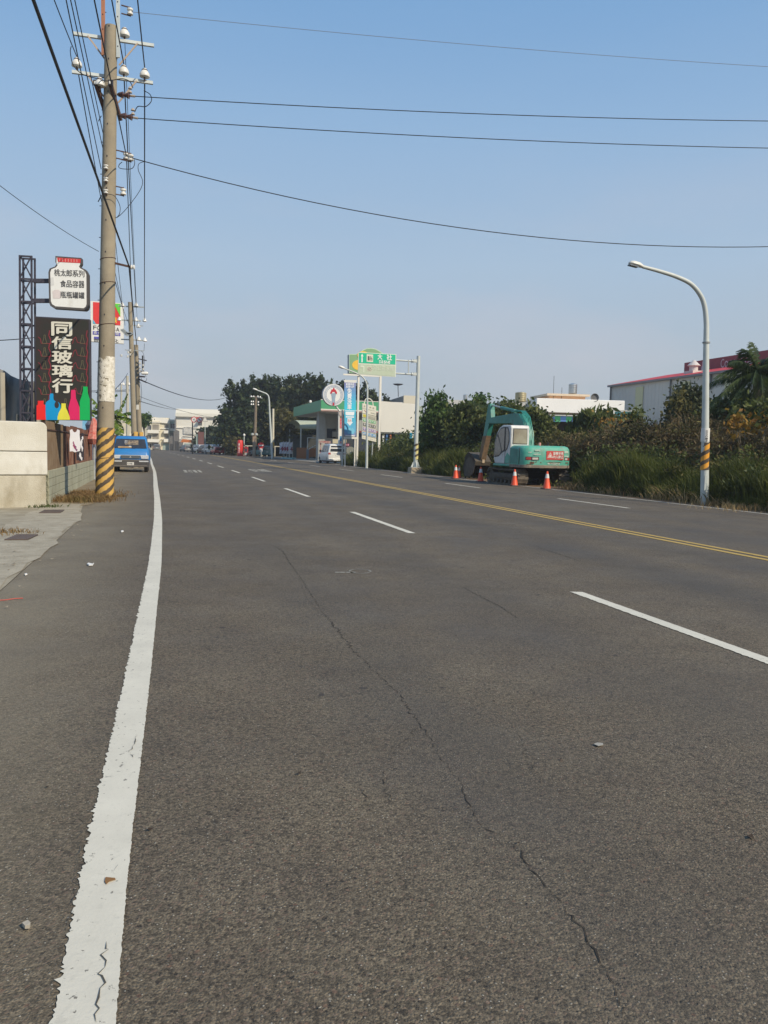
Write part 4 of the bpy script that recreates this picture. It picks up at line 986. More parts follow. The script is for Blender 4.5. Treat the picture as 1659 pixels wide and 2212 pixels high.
bt = Z((438, 264), (551, 264), (551, 215), (563, 190), (578, 150), (573, 118), (555, 95), (530, 92), (512, 75), (508, 62), (508, 30), (505, 14), (480, 14), (473, 32), (473, 70), (440, 95), (430, 125), (432, 165))
bottle(bt, (0.0, 0.30, 0.62), 'print blue')
mb = MB(); hc = LP.L(*Z((540, 122))[0]); mb.prism([(hc[0] + .055 * math.cos(a), hc[1] + .085 * math.sin(a)) for a in [i * math.pi / 8 for i in range(16)]], -.0455, -.0445); mb.build('handle_hole', BP, bb)
bottle(Z((548, 262), (664, 262), (662, 235), (640, 180), (625, 150), (624, 108), (585, 107), (583, 150), (560, 195), (548, 235)), (0.78, 0.72, 0.06), 'print yellow', y=-.047)
bottle(Z((664, 262), (762, 264), (760, 160), (738, 105), (720, 60), (716, -10), (712, -20), (678, -20), (674, -10), (672, 60), (660, 110), (650, 150)), (0.72, 0.015, 0.12), 'print magenta')
bottle(Z((758, 264), (852, 265), (850, 70), (832, 10), (830, -50), (790, -52), (788, -10), (775, 40), (756, 90)), (0.0, 0.42, 0.09), 'print green', y=-.048)

# ------------------------------------------------------------------ petrol company sign behind the tall pole
FYd = 60; P = Plane(195.7, 738, FYd, R(15)); fs = thing('petrol_sign', 'white square petrol sign with red and green emblem behind the tall pole', 'sign', P.O, P.rz)
mb = MB(); px_poly(P, [(195.7, 707 - 57), (267, 655.5), (267, 742.5), (196, 737.5)], 0, .35, mb); mb.build('casing', WHITE, fs)
mb = MB(); px_poly(P, [(201, 652.5), (260, 656.5), (260, 703), (201, 699)], -.02, -.002, mb); mb.build('red_field', mat('sign red', (0.72, 0.035, 0.03), .5), fs)
mb = MB(); px_poly(P, [(246, 655.7), (260, 656.5), (260, 684)], -.04, -.022, mb); mb.build('green_wedge', mat('sign green', (0.12, 0.60, 0.04), .5), fs)
mb = MB(); px_poly(P, [(201, 690), (201, 699), (207, 699.5)], -.04, -.022, mb); mb.build('blue_wedge', mat('sign cyan', (0.10, 0.50, 0.68), .5), fs)
mb = MB(); px_text(mb, P, '塑', 215, 676, 228, 697, bold=.03, y=-.03); px_text(mb, P, '族', 243, 685, 253, 697.5, bold=.03, y=-.03); mb.build('yellow_lettering', mat('sign yellow', (0.85, 0.60, 0.05), .5), fs, recalc=False)
mb = MB(); px_text(mb, P, 'FORMOSA', 201.5, 703.5, 259, 711.5, slope=.09, gap=.15, y=-.02); px_text(mb, P, '台塑石化', 203, 730.5, 260, 738, slope=.05, gap=.3, y=-.02); mb.build('lettering', INK, fs, recalc=False)
mb = MB(); px_poly(P, [(200.5, 715), (260, 719), (260, 726), (200.5, 722.5)], -.02, -.002, mb); px_poly(P, [(203, 727), (216, 727.8), (216, 733), (203, 732)], -.02, -.002, mb); mb.build('blue_band', mat('sign indigo', (0.10, 0.09, 0.42), .5), fs)
mb = MB(); px_text(mb, P, '合金加油公司', 202, 715.8, 259, 721, slope=.07, gap=.2, y=-.03); mb.build('white_lettering', WHITE, fs, recalc=False)
a = P.L(228, 742); mb = MB(); mb.tube([(a[0], .2, a[1] + .3), (a[0], .2, -P.O.z)], .14, 12); mb.build('post', GALV, fs)

# ------------------------------------------------------------------ vehicles
PLATE = mat('number plate', (0.70, 0.70, 0.66), 0.5)
HL = mat('headlamp glass', (0.62, 0.64, 0.66), 0.12, c2=(0.42, 0.45, 0.48), ns=14, amt=.9, spec=.9)
TAIL = mat('tail lamp', (0.30, 0.015, 0.015), 0.2, c2=(0.45, 0.10, 0.08), ns=12, amt=.6)
BUMP = mat('bumper plastic', (0.045, 0.042, 0.042), 0.6, c2=(0.085, 0.08, 0.075), ns=3)
CHASSIS = mat('chassis', (0.02, 0.018, 0.016), 0.9)
def wheel(par, x, y, r, wd, org=None, rim=None):
    """axle along x, centred at (x, y, r)"""
    mb = MB(); mb.lathe([(r * .55, -wd / 2), (r * .93, -wd / 2), (r, -wd * .33), (r, wd * .33), (r * .93, wd / 2), (r * .55, wd / 2)], 22, (x, y, r), 'x')
    o = mb.build('wheel', TYRE, par, smooth=True)
    mb = MB(); mb.lathe([(r * .18, -wd * .52), (r * .56, -wd * .42), (r * .56, wd * .42), (r * .18, wd * .52)], 14, (x, y, r), 'x'); mb.build('rim', rim or GALV, o)
    return o
def sect(y, wb, wt, z0, zb, z1, r=.08, lift=0):
    """cross-section of a car body at y: bottom half-width, roof half-width, floor, belt and roof heights"""
    pts = [(-wb + .04, z0), (-wb, z0 + .06), (-wb, zb - .05), (-wb + .02, zb), (-wt, z1 - r), (-wt + r * .35, z1 - r * .3), (-wt + r, z1)]
    return [Vector((x, y, z)) for x, z in pts] + [Vector((-x, y, z)) for x, z in reversed(pts)]

# blue pickup truck, facing the camera, on the left shoulder
BLUE = mat('blue truck paint', (0.025, 0.20, 0.50), 0.38, c2=(0.03, 0.16, 0.42), ns=2.5, amt=.4)
TP = Plane(282, 1021, 41.2, R(15.5)); tk = thing('pickup_truck', 'blue cab-over pickup truck parked facing the camera behind the striped pole', 'truck', (TP.O.x, TP.O.y, 0), TP.rz)
S = 1.06
secs = [(0.0, .80, .80, .42, .86, .90), (0.03, .83, .80, .40, .90, .96), (0.10, .85, .80, .40, .98, 1.14), (0.22, .86, .80, .40, 1.12, 1.22), (0.55, .86, .74, .40, 1.16, 1.74), (0.68, .86, .72, .40, 1.17, 1.84), (1.25, .86, .72, .40, 1.17, 1.87), (1.60, .86, .74, .40, 1.15, 1.83), (1.64, .84, .73, .42, 1.13, 1.78)]
mb = MB(); mb.loft([sect(y, wb * S, wt * S, z0, zb, z1, .09) for y, wb, wt, z0, zb, z1 in secs]); cab = mb.build('cab', BLUE, tk, smooth=True)
mb = MB(); mb.add([(-.755 * S, .205, 1.235), (.755 * S, .205, 1.235), (.665 * S, .515, 1.715), (-.665 * S, .515, 1.715)], [(0, 1, 2, 3)])
ws = mb.build('windscreen', GLASS, tk)
CARD = mat('cardboard and papers', (0.42, 0.28, 0.14), 0.8, c2=(0.20, 0.13, 0.08), ns=7, amt=.8)
mb = MB(); M_ = Matrix.Rotation(0, 4, 'X')
def onws(x0, x1, f0, f1, m, nm):
    w_ = MB(); 
    def q(x, f): return (x, .205 + .31 * f - .008, 1.235 + .48 * f)
    w_.add([q(x0, f0), q(x1, f0), q(x1, f1), q(x0, f1)], [(0, 1, 2, 3)]); return w_.build(nm, m, ws)
onws(-.62, .05, .03, .20, CARD, 'dashboard_clutter'); onws(-.10, .03, .10, .24, WHITE, 'dashboard_paper'); onws(-.28, .38, .38, .86, mat('view through the cab', (0.26, 0.20, 0.13), .7, c2=(0.06, 0.055, 0.06), ns=9, amt=1.0, contrast=(.42, .6)), 'rear_window'); onws(-.30, -.16, .5, .84, mat('seat cover', (0.35, 0.36, 0.38), .8), 'seat_cover')
for x0, x1 in ((-.6, -.08), (.02, .52)):
    w_ = MB(); w_.tube([(x0 + .02, .215, 1.22), (x1, .19, 1.17)], .012, 5); w_.build('wiper', BLACK, tk)
mb = MB(); mb.box(-.44 * S, .44 * S, -.035, .02, .71, .86); gr = mb.build('grille', mat('grille grey', (0.10, 0.115, 0.125), .4), tk, bevel=.01)
mb = MB()
for k in range(3): mb.prism([(0 + .045 * math.sin(a) , .785 + .045 * math.cos(a)) for a in (2.094 * k, 2.094 * k + .5, 2.094 * k + 0.0001 + 3.9)][:3] if False else [(.0, .785), (.028 * math.sin(2.094 * k - .55), .785 + .028 * math.cos(2.094 * k - .55)), (.055 * math.sin(2.094 * k), .785 + .055 * math.cos(2.094 * k)), (.028 * math.sin(2.094 * k + .55), .785 + .028 * math.cos(2.094 * k + .55))], -.045, -.036)
mb.build('emblem', PORC, gr)
mb = MB(); mb.box(-.84 * S, .84 * S, -.02, .03, .865, .885); mb.build('chrome_strip', mat('bright strip', (0.62, 0.66, 0.68), .3), tk)
for s_ in (-1, 1):
    mb = MB(); mb.prism([(s_ * .50 * S, .70), (s_ * .84 * S, .695), (s_ * .85 * S, .86), (s_ * .46 * S, .865)], -.045, .03); mb.build('headlight', HL, tk, bevel=.012)
    mb = MB(); mb.box(min(s_ * .40, s_ * .84) * S, max(s_ * .40, s_ * .84) * S, -.10, -.03, .535, .60); mb.build('turn_lamp', HL, tk, bevel=.008)
mb = MB(); mb.loft([[Vector((x, y, z)) for x, y in ((-.87 * S, .15), (-.86 * S, -.04), (-.78 * S, -.09), (.78 * S, -.09), (.86 * S, -.04), (.87 * S, .15))] for z in (.27, .30, .50, .66)]); mb.build('bumper', BUMP, tk, bevel=.01)
mb = MB(); mb.box(-.78 * S, .78 * S, -.098, -.088, .33, .355); mb.box(-.45 * S, .45 * S, -.098, -.088, .61, .63); mb.build('bumper_groove', mat('light grey trim', (0.22, 0.2, 0.18), .6), tk)
mb = MB(); mb.box(-.17, .17, -.105, -.092, .37, .52); pl = mb.build('number_plate', PLATE, tk)
mb = MB()
for i, c in enumerate('1288-EL'): text(mb, c, -.14 + i * .04, .40, -.14 + i * .04 + .032, .49, y=-.107, bold=.0)
mb.build('plate_number', INK, pl, recalc=False)
mb = MB(); mb.box(-.88 * S, .88 * S, 1.75, 3.6, .60, .72); mb.box(-.88 * S, -.84 * S, 1.75, 3.6, .72, 1.25); mb.box(.84 * S, .88 * S, 1.75, 3.6, .72, 1.25); mb.build('cargo_bed', BLUE, tk)
mb = MB(); mb.box(-.76 * S, .76 * S, 1.70, 1.76, 1.84, 1.885)
for x in (-.74, -.25, .25, .74): mb.box(x * S - .02, x * S + .02, 1.70, 1.76, .7, 1.95 if abs(x) > .7 else 1.84)
mb.build('headboard_rack', DARK, tk)
mb = MB(); mb.box(-.70, .70, .1, 3.5, .30, .42); mb.build('chassis', CHASSIS, tk)
for x in (-.72, .72):
    for y in (.52, 2.75): wheel(tk, x * S, y, .30, .19)
for s_ in (-1, 1):
    mb = MB(); mb.box(s_ * .93 * S - .05, s_ * .93 * S + .05, .42, .46, 1.28, 1.48); mb.bar((s_ * .83 * S, .42, 1.3), (s_ * .93 * S, .44, 1.34), .02, .02); mb.build('mirror', BLACK, tk)

# white van, seen from behind
def car(name, label, Y, u, v, rz, paint_m, w=.82, L=4.3, H=1.72, rear=True, group=None, suv=True, lamps=True):
    P = Plane(u, v, Y, rz); t = thing(name, label, 'car', (P.O.x, P.O.y, 0), rz, group)
    zb = H * .58; s0 = [(0.0, w * .95, w * .80, .36, zb * .95, H * .80), (0.05, w, w * .84, .30, zb, H * .93), (.22, w, w * .83, .28, zb, H * .985), (.6, w, w * .83, .27, zb, H), (L * .50, w, w * .83, .27, zb * .99, H * .985),
        (L * .60, w, w * .80, .27, zb * .97, H * .93), (L * .74, w, w * .84, .27, zb * .90, zb * .96), (L * .90, w * .97, w * .85, .28, zb * .80, zb * .86), (L * .97, w * .92, w * .8, .30, zb * .7, zb * .76), (L, w * .82, w * .7, .36, zb * .6, zb * .66)]
    mb = MB(); mb.loft([sect(*q, r=.10) for q in s0]); mb.build('body', paint_m, t, smooth=True)
    mb = MB(); a = .012
    mb.add([(-w * .80, -.016, zb * 1.06), (w * .80, -.016, zb * 1.06), (w * .70, .016, H * .90), (-w * .70, .016, H * .90)], [(0, 1, 2, 3)]); mb.build('rear_window', GLASS, t)
    for s_ in (-1, 1):
        for (ya, yb, yc, yd) in ((.42, L * .28, L * .28, .5), (L * .31, L * .46, L * .45, L * .31), (L * .48, L * .66, L * .57, L * .48)):
            mb = MB(); mb.add([(s_ * (w + .004), ya, zb * 1.04), (s_ * (w + .004), yb, zb * 1.03), (s_ * (w * .845 + .006), yc, H * .915), (s_ * (w * .845 + .006), yd, H * .92)], [(0, 1, 2, 3)]); mb.build('side_window', GLASS, t)
        mb = MB(); x0, x1 = sorted((s_ * w * .74, s_ * (w + .006))); mb.box(x0, x1, -.012, .13, zb * .80, zb * .96); mb.build('tail_light', TAIL, t, bevel=.01)
        mb = MB(); mb.box(s_ * (w + .11) - .08, s_ * (w + .11) + .08, L * .62, L * .65, zb * 1.0, zb * 1.16); mb.build('mirror', BLACK, t, bevel=.01)
        for y in (.78, L - .85): wheel(t, s_ * (w - .10), y, .32, .20)
    mb = MB(); mb.box(-w * .97, w * .97, -.05, .10, .30, .50); mb.build('bumper', paint_m, t, bevel=.02)
    mb = MB(); mb.box(-w * .9, w * .9, .0, L * .9, .2, .31); mb.build('chassis', CHASSIS, t)
    mb = MB(); mb.box(-.17, .17, -.02, .0, zb * .68, zb * .80); mb.build('number_plate', PLATE, t)
    mb = MB(); mb.box(-.34, .34, -.022, .01, zb * .86, zb * .89); mb.build('tailgate_handle', mat('grey trim', (0.35, 0.35, 0.35), .5), t)
    return t
van = car('parked_van', 'white van parked at the petrol station kerb, seen from behind', 74.6, 728, 1003, R(17.5), mat('white car paint', (0.80, 0.79, 0.74), .3, c2=(0.72, 0.71, .68)), w=.84, L=4.6, H=1.86)
mb = MB(); mb.bar((-.30, .02, 1.16), (.05, .01, 1.10), .02, .02); mb.build('wiper', BLACK, van)

# ------------------------------------------------------------------ excavator
EX = Vector((7.03, 35.24, 0)); ex = thing('excavator', 'turquoise crawler excavator with white cab and red warning board, parked on the grass verge', 'excavator', EX, RD)
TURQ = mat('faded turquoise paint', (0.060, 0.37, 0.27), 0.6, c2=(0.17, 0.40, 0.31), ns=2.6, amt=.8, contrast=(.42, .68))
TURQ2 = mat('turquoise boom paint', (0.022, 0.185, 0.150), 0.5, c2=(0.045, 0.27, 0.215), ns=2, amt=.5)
CABW = mat('cab white', (0.66, 0.66, 0.64), .45, c2=(0.50, 0.50, 0.50), ns=2.5, amt=.5)
def grime(m, c=(.10, .075, .05), sc=9, lo=.56, hi=.66, amt=.75):
    n, l = m.node_tree.nodes, m.node_tree.links; b = n['Principled BSDF']; src = b.inputs['Base Color'].links[0].from_socket
    tc = n.new('ShaderNodeTexCoord'); z = n.new('ShaderNodeTexNoise'); z.inputs['Scale'].default_value = sc; z.inputs['Detail'].default_value = 7; z.inputs['Roughness'].default_value = .7; mp = n.new('ShaderNodeMapping'); mp.inputs['Scale'].default_value = (1, 1, .45)
    l.new(tc.outputs['Object'], mp.inputs[0]); l.new(mp.outputs[0], z.inputs['Vector']); r = n.new('ShaderNodeMapRange'); r.inputs['From Min'].default_value = lo; r.inputs['From Max'].default_value = hi; r.inputs['To Max'].default_value = amt
    l.new(z.outputs['Fac'], r.inputs['Value']); x = n.new('ShaderNodeMix'); x.data_type = 'RGBA'; l.new(r.outputs[0], x.inputs['Factor']); l.new(src, x.inputs['A']); x.inputs['B'].default_value = (*c, 1); l.new(x.outputs['Result'], b.inputs['Base Color'])
grime(TURQ, (.20, .22, .16), 5, .52, .66, .6); grime(TURQ2, (.10, .08, .05), 6, .55, .68, .6); grime(CABW, (.25, .22, .17), 4, .55, .72, .6)
grime(CREAM, (.33, .30, .23), 1.6, .55, .75, .6); grime(CREAM2, (.28, .24, .16), 2.2, .52, .72, .6); grime(GG, (.20, .18, .12), 2.5, .5, .7, .6); grime(JW, (.55, .53, .47), 3, .55, .75, .5); grime(LAMPC_ if False else GALV, (.30, .28, .25), 8, .55, .7, .4)
GREASE = mat('greasy steel', (0.055, 0.045, 0.035), .8, c2=(0.12, 0.10, 0.07), ns=5, amt=.7)
TRK = mat('track steel', (0.17, 0.145, 0.105), .75, c2=(0.08, 0.065, 0.05), ns=9, amt=.7)
MUD = mat('rust brown mud', (0.27, 0.175, 0.095), .9, c2=(0.13, 0.085, 0.05), ns=6, amt=.6)
for s_ in (-1, 1):
    xc = s_ * 1.0; tr = bpy.data.objects.new('track', None); 
    Lt, rt = 3.5, .34; y0, y1 = rt, Lt - rt
    # path of the track: sides
    per = []
    n = 46
    tot = 2 * (y1 - y0) + 2 * math.pi * rt
    def pth(s):
        s %= tot
        if s < y1 - y0: return (y0 + s, 0.02, 0)
        s -= y1 - y0
        if s < math.pi * rt: a = s / rt; return (y1 + rt * math.sin(a), .02 + rt - rt * math.cos(a), a)
        s -= math.pi * rt
        if s < y1 - y0: return (y1 - s, .02 + 2 * rt - .03 * math.sin(math.pi * s / (y1 - y0)), math.pi)
        s -= y1 - y0; a = s / rt; return (y0 - rt * math.sin(a), .02 + rt + rt * math.cos(a), math.pi + a)
    mb = MB()
    for k in range(n):
        y, z, a = pth(tot * k / n); Mr = Matrix.Translation((xc, y, z)) @ Matrix.Rotation(a, 4, 'X')
        mb.box(-.25, .25, -.072, .058, -.012, .012, Mr); mb.box(-.25, .25, .03, .05, -.035, -.010, Mr)
    for k in range(n * 1):
        y, z, a = pth(tot * (k + .5) / n); Mr = Matrix.Translation((xc, y, z)) @ Matrix.Rotation(a, 4, 'X'); mb.box(-.12, .12, -.07, .07, .010, .05, Mr)
    t_ = mb.build('track', TRK, ex)
    mb = MB(); mb.box(xc - .13, xc + .13, y0 - .05, y1 + .05, .20, .50); mb.box(xc - .2, xc + .2, y0 + .4, y1 - .4, .30, .46); mb.build('track_frame', GREASE, ex, bevel=.02)
    for y in (y0, y1):
        mb = MB(); mb.lathe([(.08, -.16), (.27, -.13), (.27, .13), (.08, .16)], 18, (xc, y, .36), 'x'); mb.build('idler_wheel', GREASE, ex)
    for k in range(6):
        mb = MB(); mb.lathe([(.09, -.17), (.09, .17)], 10, (xc, y0 + .3 + k * (y1 - y0 - .6) / 5, .14), 'x'); mb.build('track_roller', GREASE, ex)
mb = MB(); mb.box(-.8, .8, 1.1, 2.5, .32, .56); mb.lathe([(.55, .5), (.62, .6), (.62, .9)], 20, (0, 1.8, 0)); mb.build('undercarriage', CHASSIS, ex)
# body: counterweight with rounded rear corners
def plan(w_, yr, yf, r, n=6, bow=.06):
    P = [(w_, yf)]
    P += [(w_ - r + r * math.cos(a), yr + r - r * math.sin(a)) for a in [math.pi / 2 * i / n for i in range(n + 1)]]
    P += [(w_ * .33, yr - bow * .9), (0, yr - bow), (-w_ * .33, yr - bow * .9)]
    P += [(-w_ + r - r * math.sin(a), yr + r - r * math.cos(a)) for a in [math.pi / 2 * i / n for i in range(n + 1)]]
    return P + [(-w_, yf)]
mb = MB(); zs = [(.86, .93, .06), (.90, .985, .01), (1.0, 1, 0), (1.45, 1, 0), (1.62, .99, .02), (1.72, .95, .07), (1.775, .86, .17)]
mb.loft([[Vector((x * f, y + dy if y < 1 else y, z)) for x, y in plan(1.2, -.34, 1.02, .42)] for z, f, dy in zs]); cw = mb.build('counterweight', TURQ, ex, smooth=True)
mb = MB(); mb.loft([[Vector((x, y, z)) for x, y in plan(1.21, -.36, 1.05, .42)] for z in (.80, .845, .93)]); mb.build('lower_skirt', mat('scraped grey skirt', (0.28, 0.23, 0.17), .8, c2=(0.13, 0.11, 0.09), ns=6, amt=.8), ex, bevel=.015)
mb = MB(); mb.box(-1.2, 1.2, 1.03, 2.9, .82, .93); mb.box(-.25, 1.18, 1.03, 2.6, .93, 1.62); mb.build('engine_deck', TURQ, ex, bevel=.04)
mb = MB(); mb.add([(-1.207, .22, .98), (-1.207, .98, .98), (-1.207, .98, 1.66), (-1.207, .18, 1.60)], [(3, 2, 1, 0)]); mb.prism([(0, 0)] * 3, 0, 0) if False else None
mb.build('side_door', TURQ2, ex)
mb = MB(); mb.bar((-1.21, .03, .95), (-1.21, .03, 1.66), .025, .02); mb.build('door_gap', DARK, ex)
SCR_ = mat('scraped paint', (0.50, 0.60, 0.52), .7, c2=(0.30, 0.42, 0.34), ns=12, amt=.7); CHIP = mat('rust chips', (0.14, 0.075, 0.045), .9)
rn = random.Random(7)
def rear(x0, x1, z0, z1, m, nm, d=.0, rag=0.0):
    """a flat patch on the back of the counterweight, which bows slightly"""
    mb = MB(); n = 8
    def yb(x): return -.34 - .06 * (1 - (x / 1.2) ** 2) - .006 - d if abs(x) < .78 else -.34 + .42 * (1 - math.sqrt(max(0, 1 - ((abs(x) - .78) / .42) ** 2))) - .008 - d
    V = []
    for i in range(n + 1):
        x = x0 + (x1 - x0) * i / n; V += [(x, yb(x), z0 + rn.uniform(-rag, rag)), (x, yb(x), z1 + rn.uniform(-rag, rag))]
    mb.add(V, [(2 * i, 2 * i + 2, 2 * i + 3, 2 * i + 1) for i in range(n)]); return mb.build(nm, m, cw)
rear(-1.04, -.46, 1.14, 1.29, DARK, 'lamp_recess'); rear(-1.02, -.78, 1.16, 1.27, TAIL, 'tail_light', .004); rear(-.77, -.50, 1.165, 1.255, mat('reverse lamp', (0.55, 0.50, 0.45), .3), 'reverse_light', .004)
rear(.80, 1.10, 1.14, 1.29, DARK, 'lamp_recess'); rear(.96, 1.09, 1.16, 1.27, TAIL, 'tail_light', .004); rear(.82, .95, 1.165, 1.255, MATS['reverse lamp'], 'reverse_light', .004)
for (a, b, c, d) in ((-.66, -.42, 1.53, 1.60), (-.72, -.38, 1.38, 1.42), (-.95, -.78, 1.46, 1.50), (.75, 1.0, 1.47, 1.56), (.78, 1.02, 1.30, 1.36), (-.05, .55, .97, 1.03)): rear(a, b, c, d, SCR_, 'paint_scrape', .002, .012)
for (a, b, c, d) in ((-.86, -.68, .98, 1.07), (-.40, -.34, 1.02, 1.06), (-.10, .62, 1.055, 1.075), (.85, 1.0, 1.02, 1.07), (-.62, -.55, 1.06, 1.09), (.05, .5, 1.0, 1.02), (-1.0, -.8, .93, .96)): rear(a, b, c, d, CHIP, 'rust_patch', .003, .010)
bo = rear(-.12, .72, 1.17, 1.56, mat('warning red', (0.58, 0.045, 0.04), .5, c2=(0.45, 0.10, 0.08), ns=7, amt=.6), 'warning_board', .012)
mb = MB(); WH = mat('warning white', (0.74, 0.68, 0.62), .6)
def tri(cx_, cz, s, y): return [(cx_ - s, y, cz - s * .75), (cx_ + s, y, cz - s * .75), (cx_, y, cz + s)]
o_ = tri(.06, 1.365, .135, -.420); i_ = tri(.06, 1.358, .100, -.420); mb.add(o_ + i_, [(0, 1, 4, 3), (1, 2, 5, 4), (2, 0, 3, 5)]); mb.add(tri(.06, 1.35, .068, -.420), [(0, 1, 2)])
for i, c in enumerate('旋轉半徑'): text(mb, c, .20 + i * .125, 1.385, .20 + i * .125 + .112, 1.52, y=-.420, bold=.03)
for i, c in enumerate('內入禁止'): text(mb, c, .20 + i * .125, 1.235, .20 + i * .125 + .112, 1.365, y=-.420, bold=.03)
mb.build('lettering', WH, bo, recalc=False)
mb = MB(); mb.lathe([(.05, 1.62), (.055, 1.9), (.05, 1.92)], 12, (.24, 1.0, 0)); mb.build('beacon', mat('beacon red', (0.6, 0.12, 0.10), .4, c2=(0.7, 0.6, 0.55), ns=9, amt=.9), ex)
mb = MB(); mb.tube([(.85, 1.4, 1.6), (.85, 1.4, 1.86), (.88, 1.36, 1.93)], .035, 8); mb.build('exhaust_pipe', DARK, ex)
# cab: rounded front profile (y, z) extruded across
prof = [(1.0, .93), (1.0, 2.56), (1.06, 2.68), (1.9, 2.70), (2.25, 2.60), (2.55, 2.35), (2.78, 1.95), (2.86, 1.5), (2.84, 1.15), (2.70, .93)]
mb = MB(); mb.xprism(prof, -1.20, -.28); cb = mb.build('cab', CABW, ex, bevel=.05)
FR = mat('window rubber', (0.03, 0.03, 0.03), .6)
REFL = mat('hazy glass', (0.20, 0.17, 0.12), .12, c2=(0.42, 0.38, 0.30), ns=1.1, amt=.9, spec=.8); SG = mat('side glass', (0.22, 0.20, 0.16), .1, c2=(0.10, 0.09, 0.08), ns=2.2, amt=.8, spec=.8)
mb = MB(); mb.prism([(-1.10, 1.83), (-.38, 1.83), (-.40, 2.53), (-1.08, 2.53)], .984, .999); mb.build('rear_window_frame', FR, ex, bevel=.01)
mb = MB(); mb.prism([(-1.075, 1.86), (-.405, 1.86), (-.425, 2.50), (-1.055, 2.50)], .976, .986); mb.build('rear_window', REFL, ex)
def sidepoly(px, m, nm, x=-1.206, dx=.01): mb = MB(); mb.xprism(px, x - dx, x); return mb.build(nm, m, ex)
sidepoly([(1.10, 1.95), (1.13, 2.35), (1.28, 2.58), (1.48, 2.60), (1.52, 2.0), (1.50, 1.48), (1.30, 1.62)], FR, 'rear_side_window_frame', dx=.006)
sidepoly([(1.14, 1.98), (1.17, 2.33), (1.30, 2.53), (1.45, 2.55), (1.49, 2.0), (1.47, 1.55), (1.31, 1.67)], SG, 'rear_side_window', x=-1.212)
sidepoly([(1.58, 2.61), (2.05, 2.58), (2.45, 2.32), (2.68, 1.95), (2.78, 1.5), (2.72, 1.22), (2.25, 1.26), (1.90, 1.42), (1.60, 1.50)], FR, 'door_window_frame', dx=.006)
sidepoly([(1.62, 2.56), (2.03, 2.53), (2.36, 2.32), (2.20, 2.1), (1.95, 1.7), (1.84, 1.5), (1.64, 1.56)], SG, 'door_window', x=-1.212)
sidepoly([(2.10, 1.34), (1.94, 1.50), (2.10, 1.82), (2.30, 2.12), (2.44, 2.20), (2.62, 1.92), (2.72, 1.5), (2.68, 1.28), (2.3, 1.30)], SG, 'lower_door_window', x=-1.212)
mb = MB(); mb.bar((-1.205, 1.55, .95), (-1.205, 1.55, 2.6), .02, .02); mb.build('door_seam', FR, ex)
mb = MB(); mb.xprism([(1.02, .96), (1.54, .96), (1.54, 1.22), (1.30, 1.45), (1.02, 1.3)], -1.207, -1.203); mb.build('turquoise_panel', TURQ, ex)
mb = MB(); mb.tube([(-.75, 1.8, 2.68), (-.75, 1.8, 2.95)], .012, 5); mb.build('aerial', DARK, ex)
# boom, stick, cylinders, bucket: profiles in (y, z), plane x = .05
def limb(poly, x0, x1, m, nm, bev=.02): mb = MB(); mb.xprism(poly, x0, x1); return mb.build(nm, m, ex, bevel=bev)
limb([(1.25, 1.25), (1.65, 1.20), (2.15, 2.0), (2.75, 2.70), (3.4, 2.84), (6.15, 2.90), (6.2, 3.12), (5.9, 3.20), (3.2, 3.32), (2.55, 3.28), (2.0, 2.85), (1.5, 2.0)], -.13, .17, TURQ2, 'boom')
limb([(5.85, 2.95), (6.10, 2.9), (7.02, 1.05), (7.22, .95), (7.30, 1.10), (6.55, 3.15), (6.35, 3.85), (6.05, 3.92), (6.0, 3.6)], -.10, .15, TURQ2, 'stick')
limb([(6.39, 2.28), (6.98, 1.04), (7.21, .93), (7.31, 1.10), (6.88, 2.28)], -.112, .162, MUD, 'worn_stick_end', .005)
for pts, r, m, nm in (([(3.3, 3.44), (4.9, 3.66)], .08, TURQ2, 'stick_cylinder'), ([(4.8, 3.65), (6.1, 3.84)], .04, GALV, 'stick_rod'), ([(1.9, 1.25), (2.9, 2.3)], .075, TURQ2, 'boom_cylinder'), ([(2.9, 2.3), (3.6, 3.05)], .04, GALV, 'boom_rod'),
                      ([(6.5, 3.5), (6.85, 2.3)], .07, TURQ2, 'bucket_cylinder'), ([(6.85, 2.3), (7.25, 1.35)], .035, GALV, 'bucket_rod')):
    mb = MB(); xx = .02 if 'boom' not in nm else .30; mb.tube([(xx, pts[0][0], pts[0][1]), (xx, pts[1][0], pts[1][1])], r, 12); mb.build(nm, m, ex, smooth=True)
mb = MB(); mb.bar((.02, 3.25, 3.25), (.02, 3.3, 3.50), .12, .10); mb.build('cylinder_bracket', TURQ2, ex)
for k in range(4):
    x = -.10 + k * .07; mb = MB()
    pts = [(x, 1.35, 1.75), (x + .02, 1.45, 2.3), (x + .01, 1.85, 3.1), (x, 2.35, 3.40), (x, 2.9, 3.46 - .02 * k), (x, 3.4, 3.38)]
    mb.tube(pts, .022, 6); mb.build('hydraulic_hose', mat('turquoise pipe', (0.05, 0.36, 0.28), .4), ex, smooth=True)
limb([(6.95, 1.25), (7.35, 1.30), (7.55, 1.0), (7.35, .80), (7.0, .85)], -.05, .10, mat('linkage metal', (0.36, 0.25, 0.15), .7, c2=(0.55, 0.45, 0.32), ns=9, amt=.8), 'bucket_link')
bk = [(7.0, .95), (7.5, 1.30), (8.1, 1.42), (8.55, 1.15), (8.75, .55), (8.62, .12), (8.50, .10), (8.55, .55), (8.35, .98), (8.0, 1.18), (7.55, 1.08), (7.1, .72)]
mb = MB(); mb.xprism(bk, -.42, .46); bu = mb.build('bucket', GREASE, ex, bevel=.01)
for x0 in (-.42, .44):
    mb = MB(); mb.xprism([(7.0, .95), (7.5, 1.30), (8.1, 1.42), (8.55, 1.15), (8.75, .55), (8.62, .12), (7.75, .10), (7.25, .35)], x0, x0 + .02); mb.build('bucket_side', GREASE, ex)
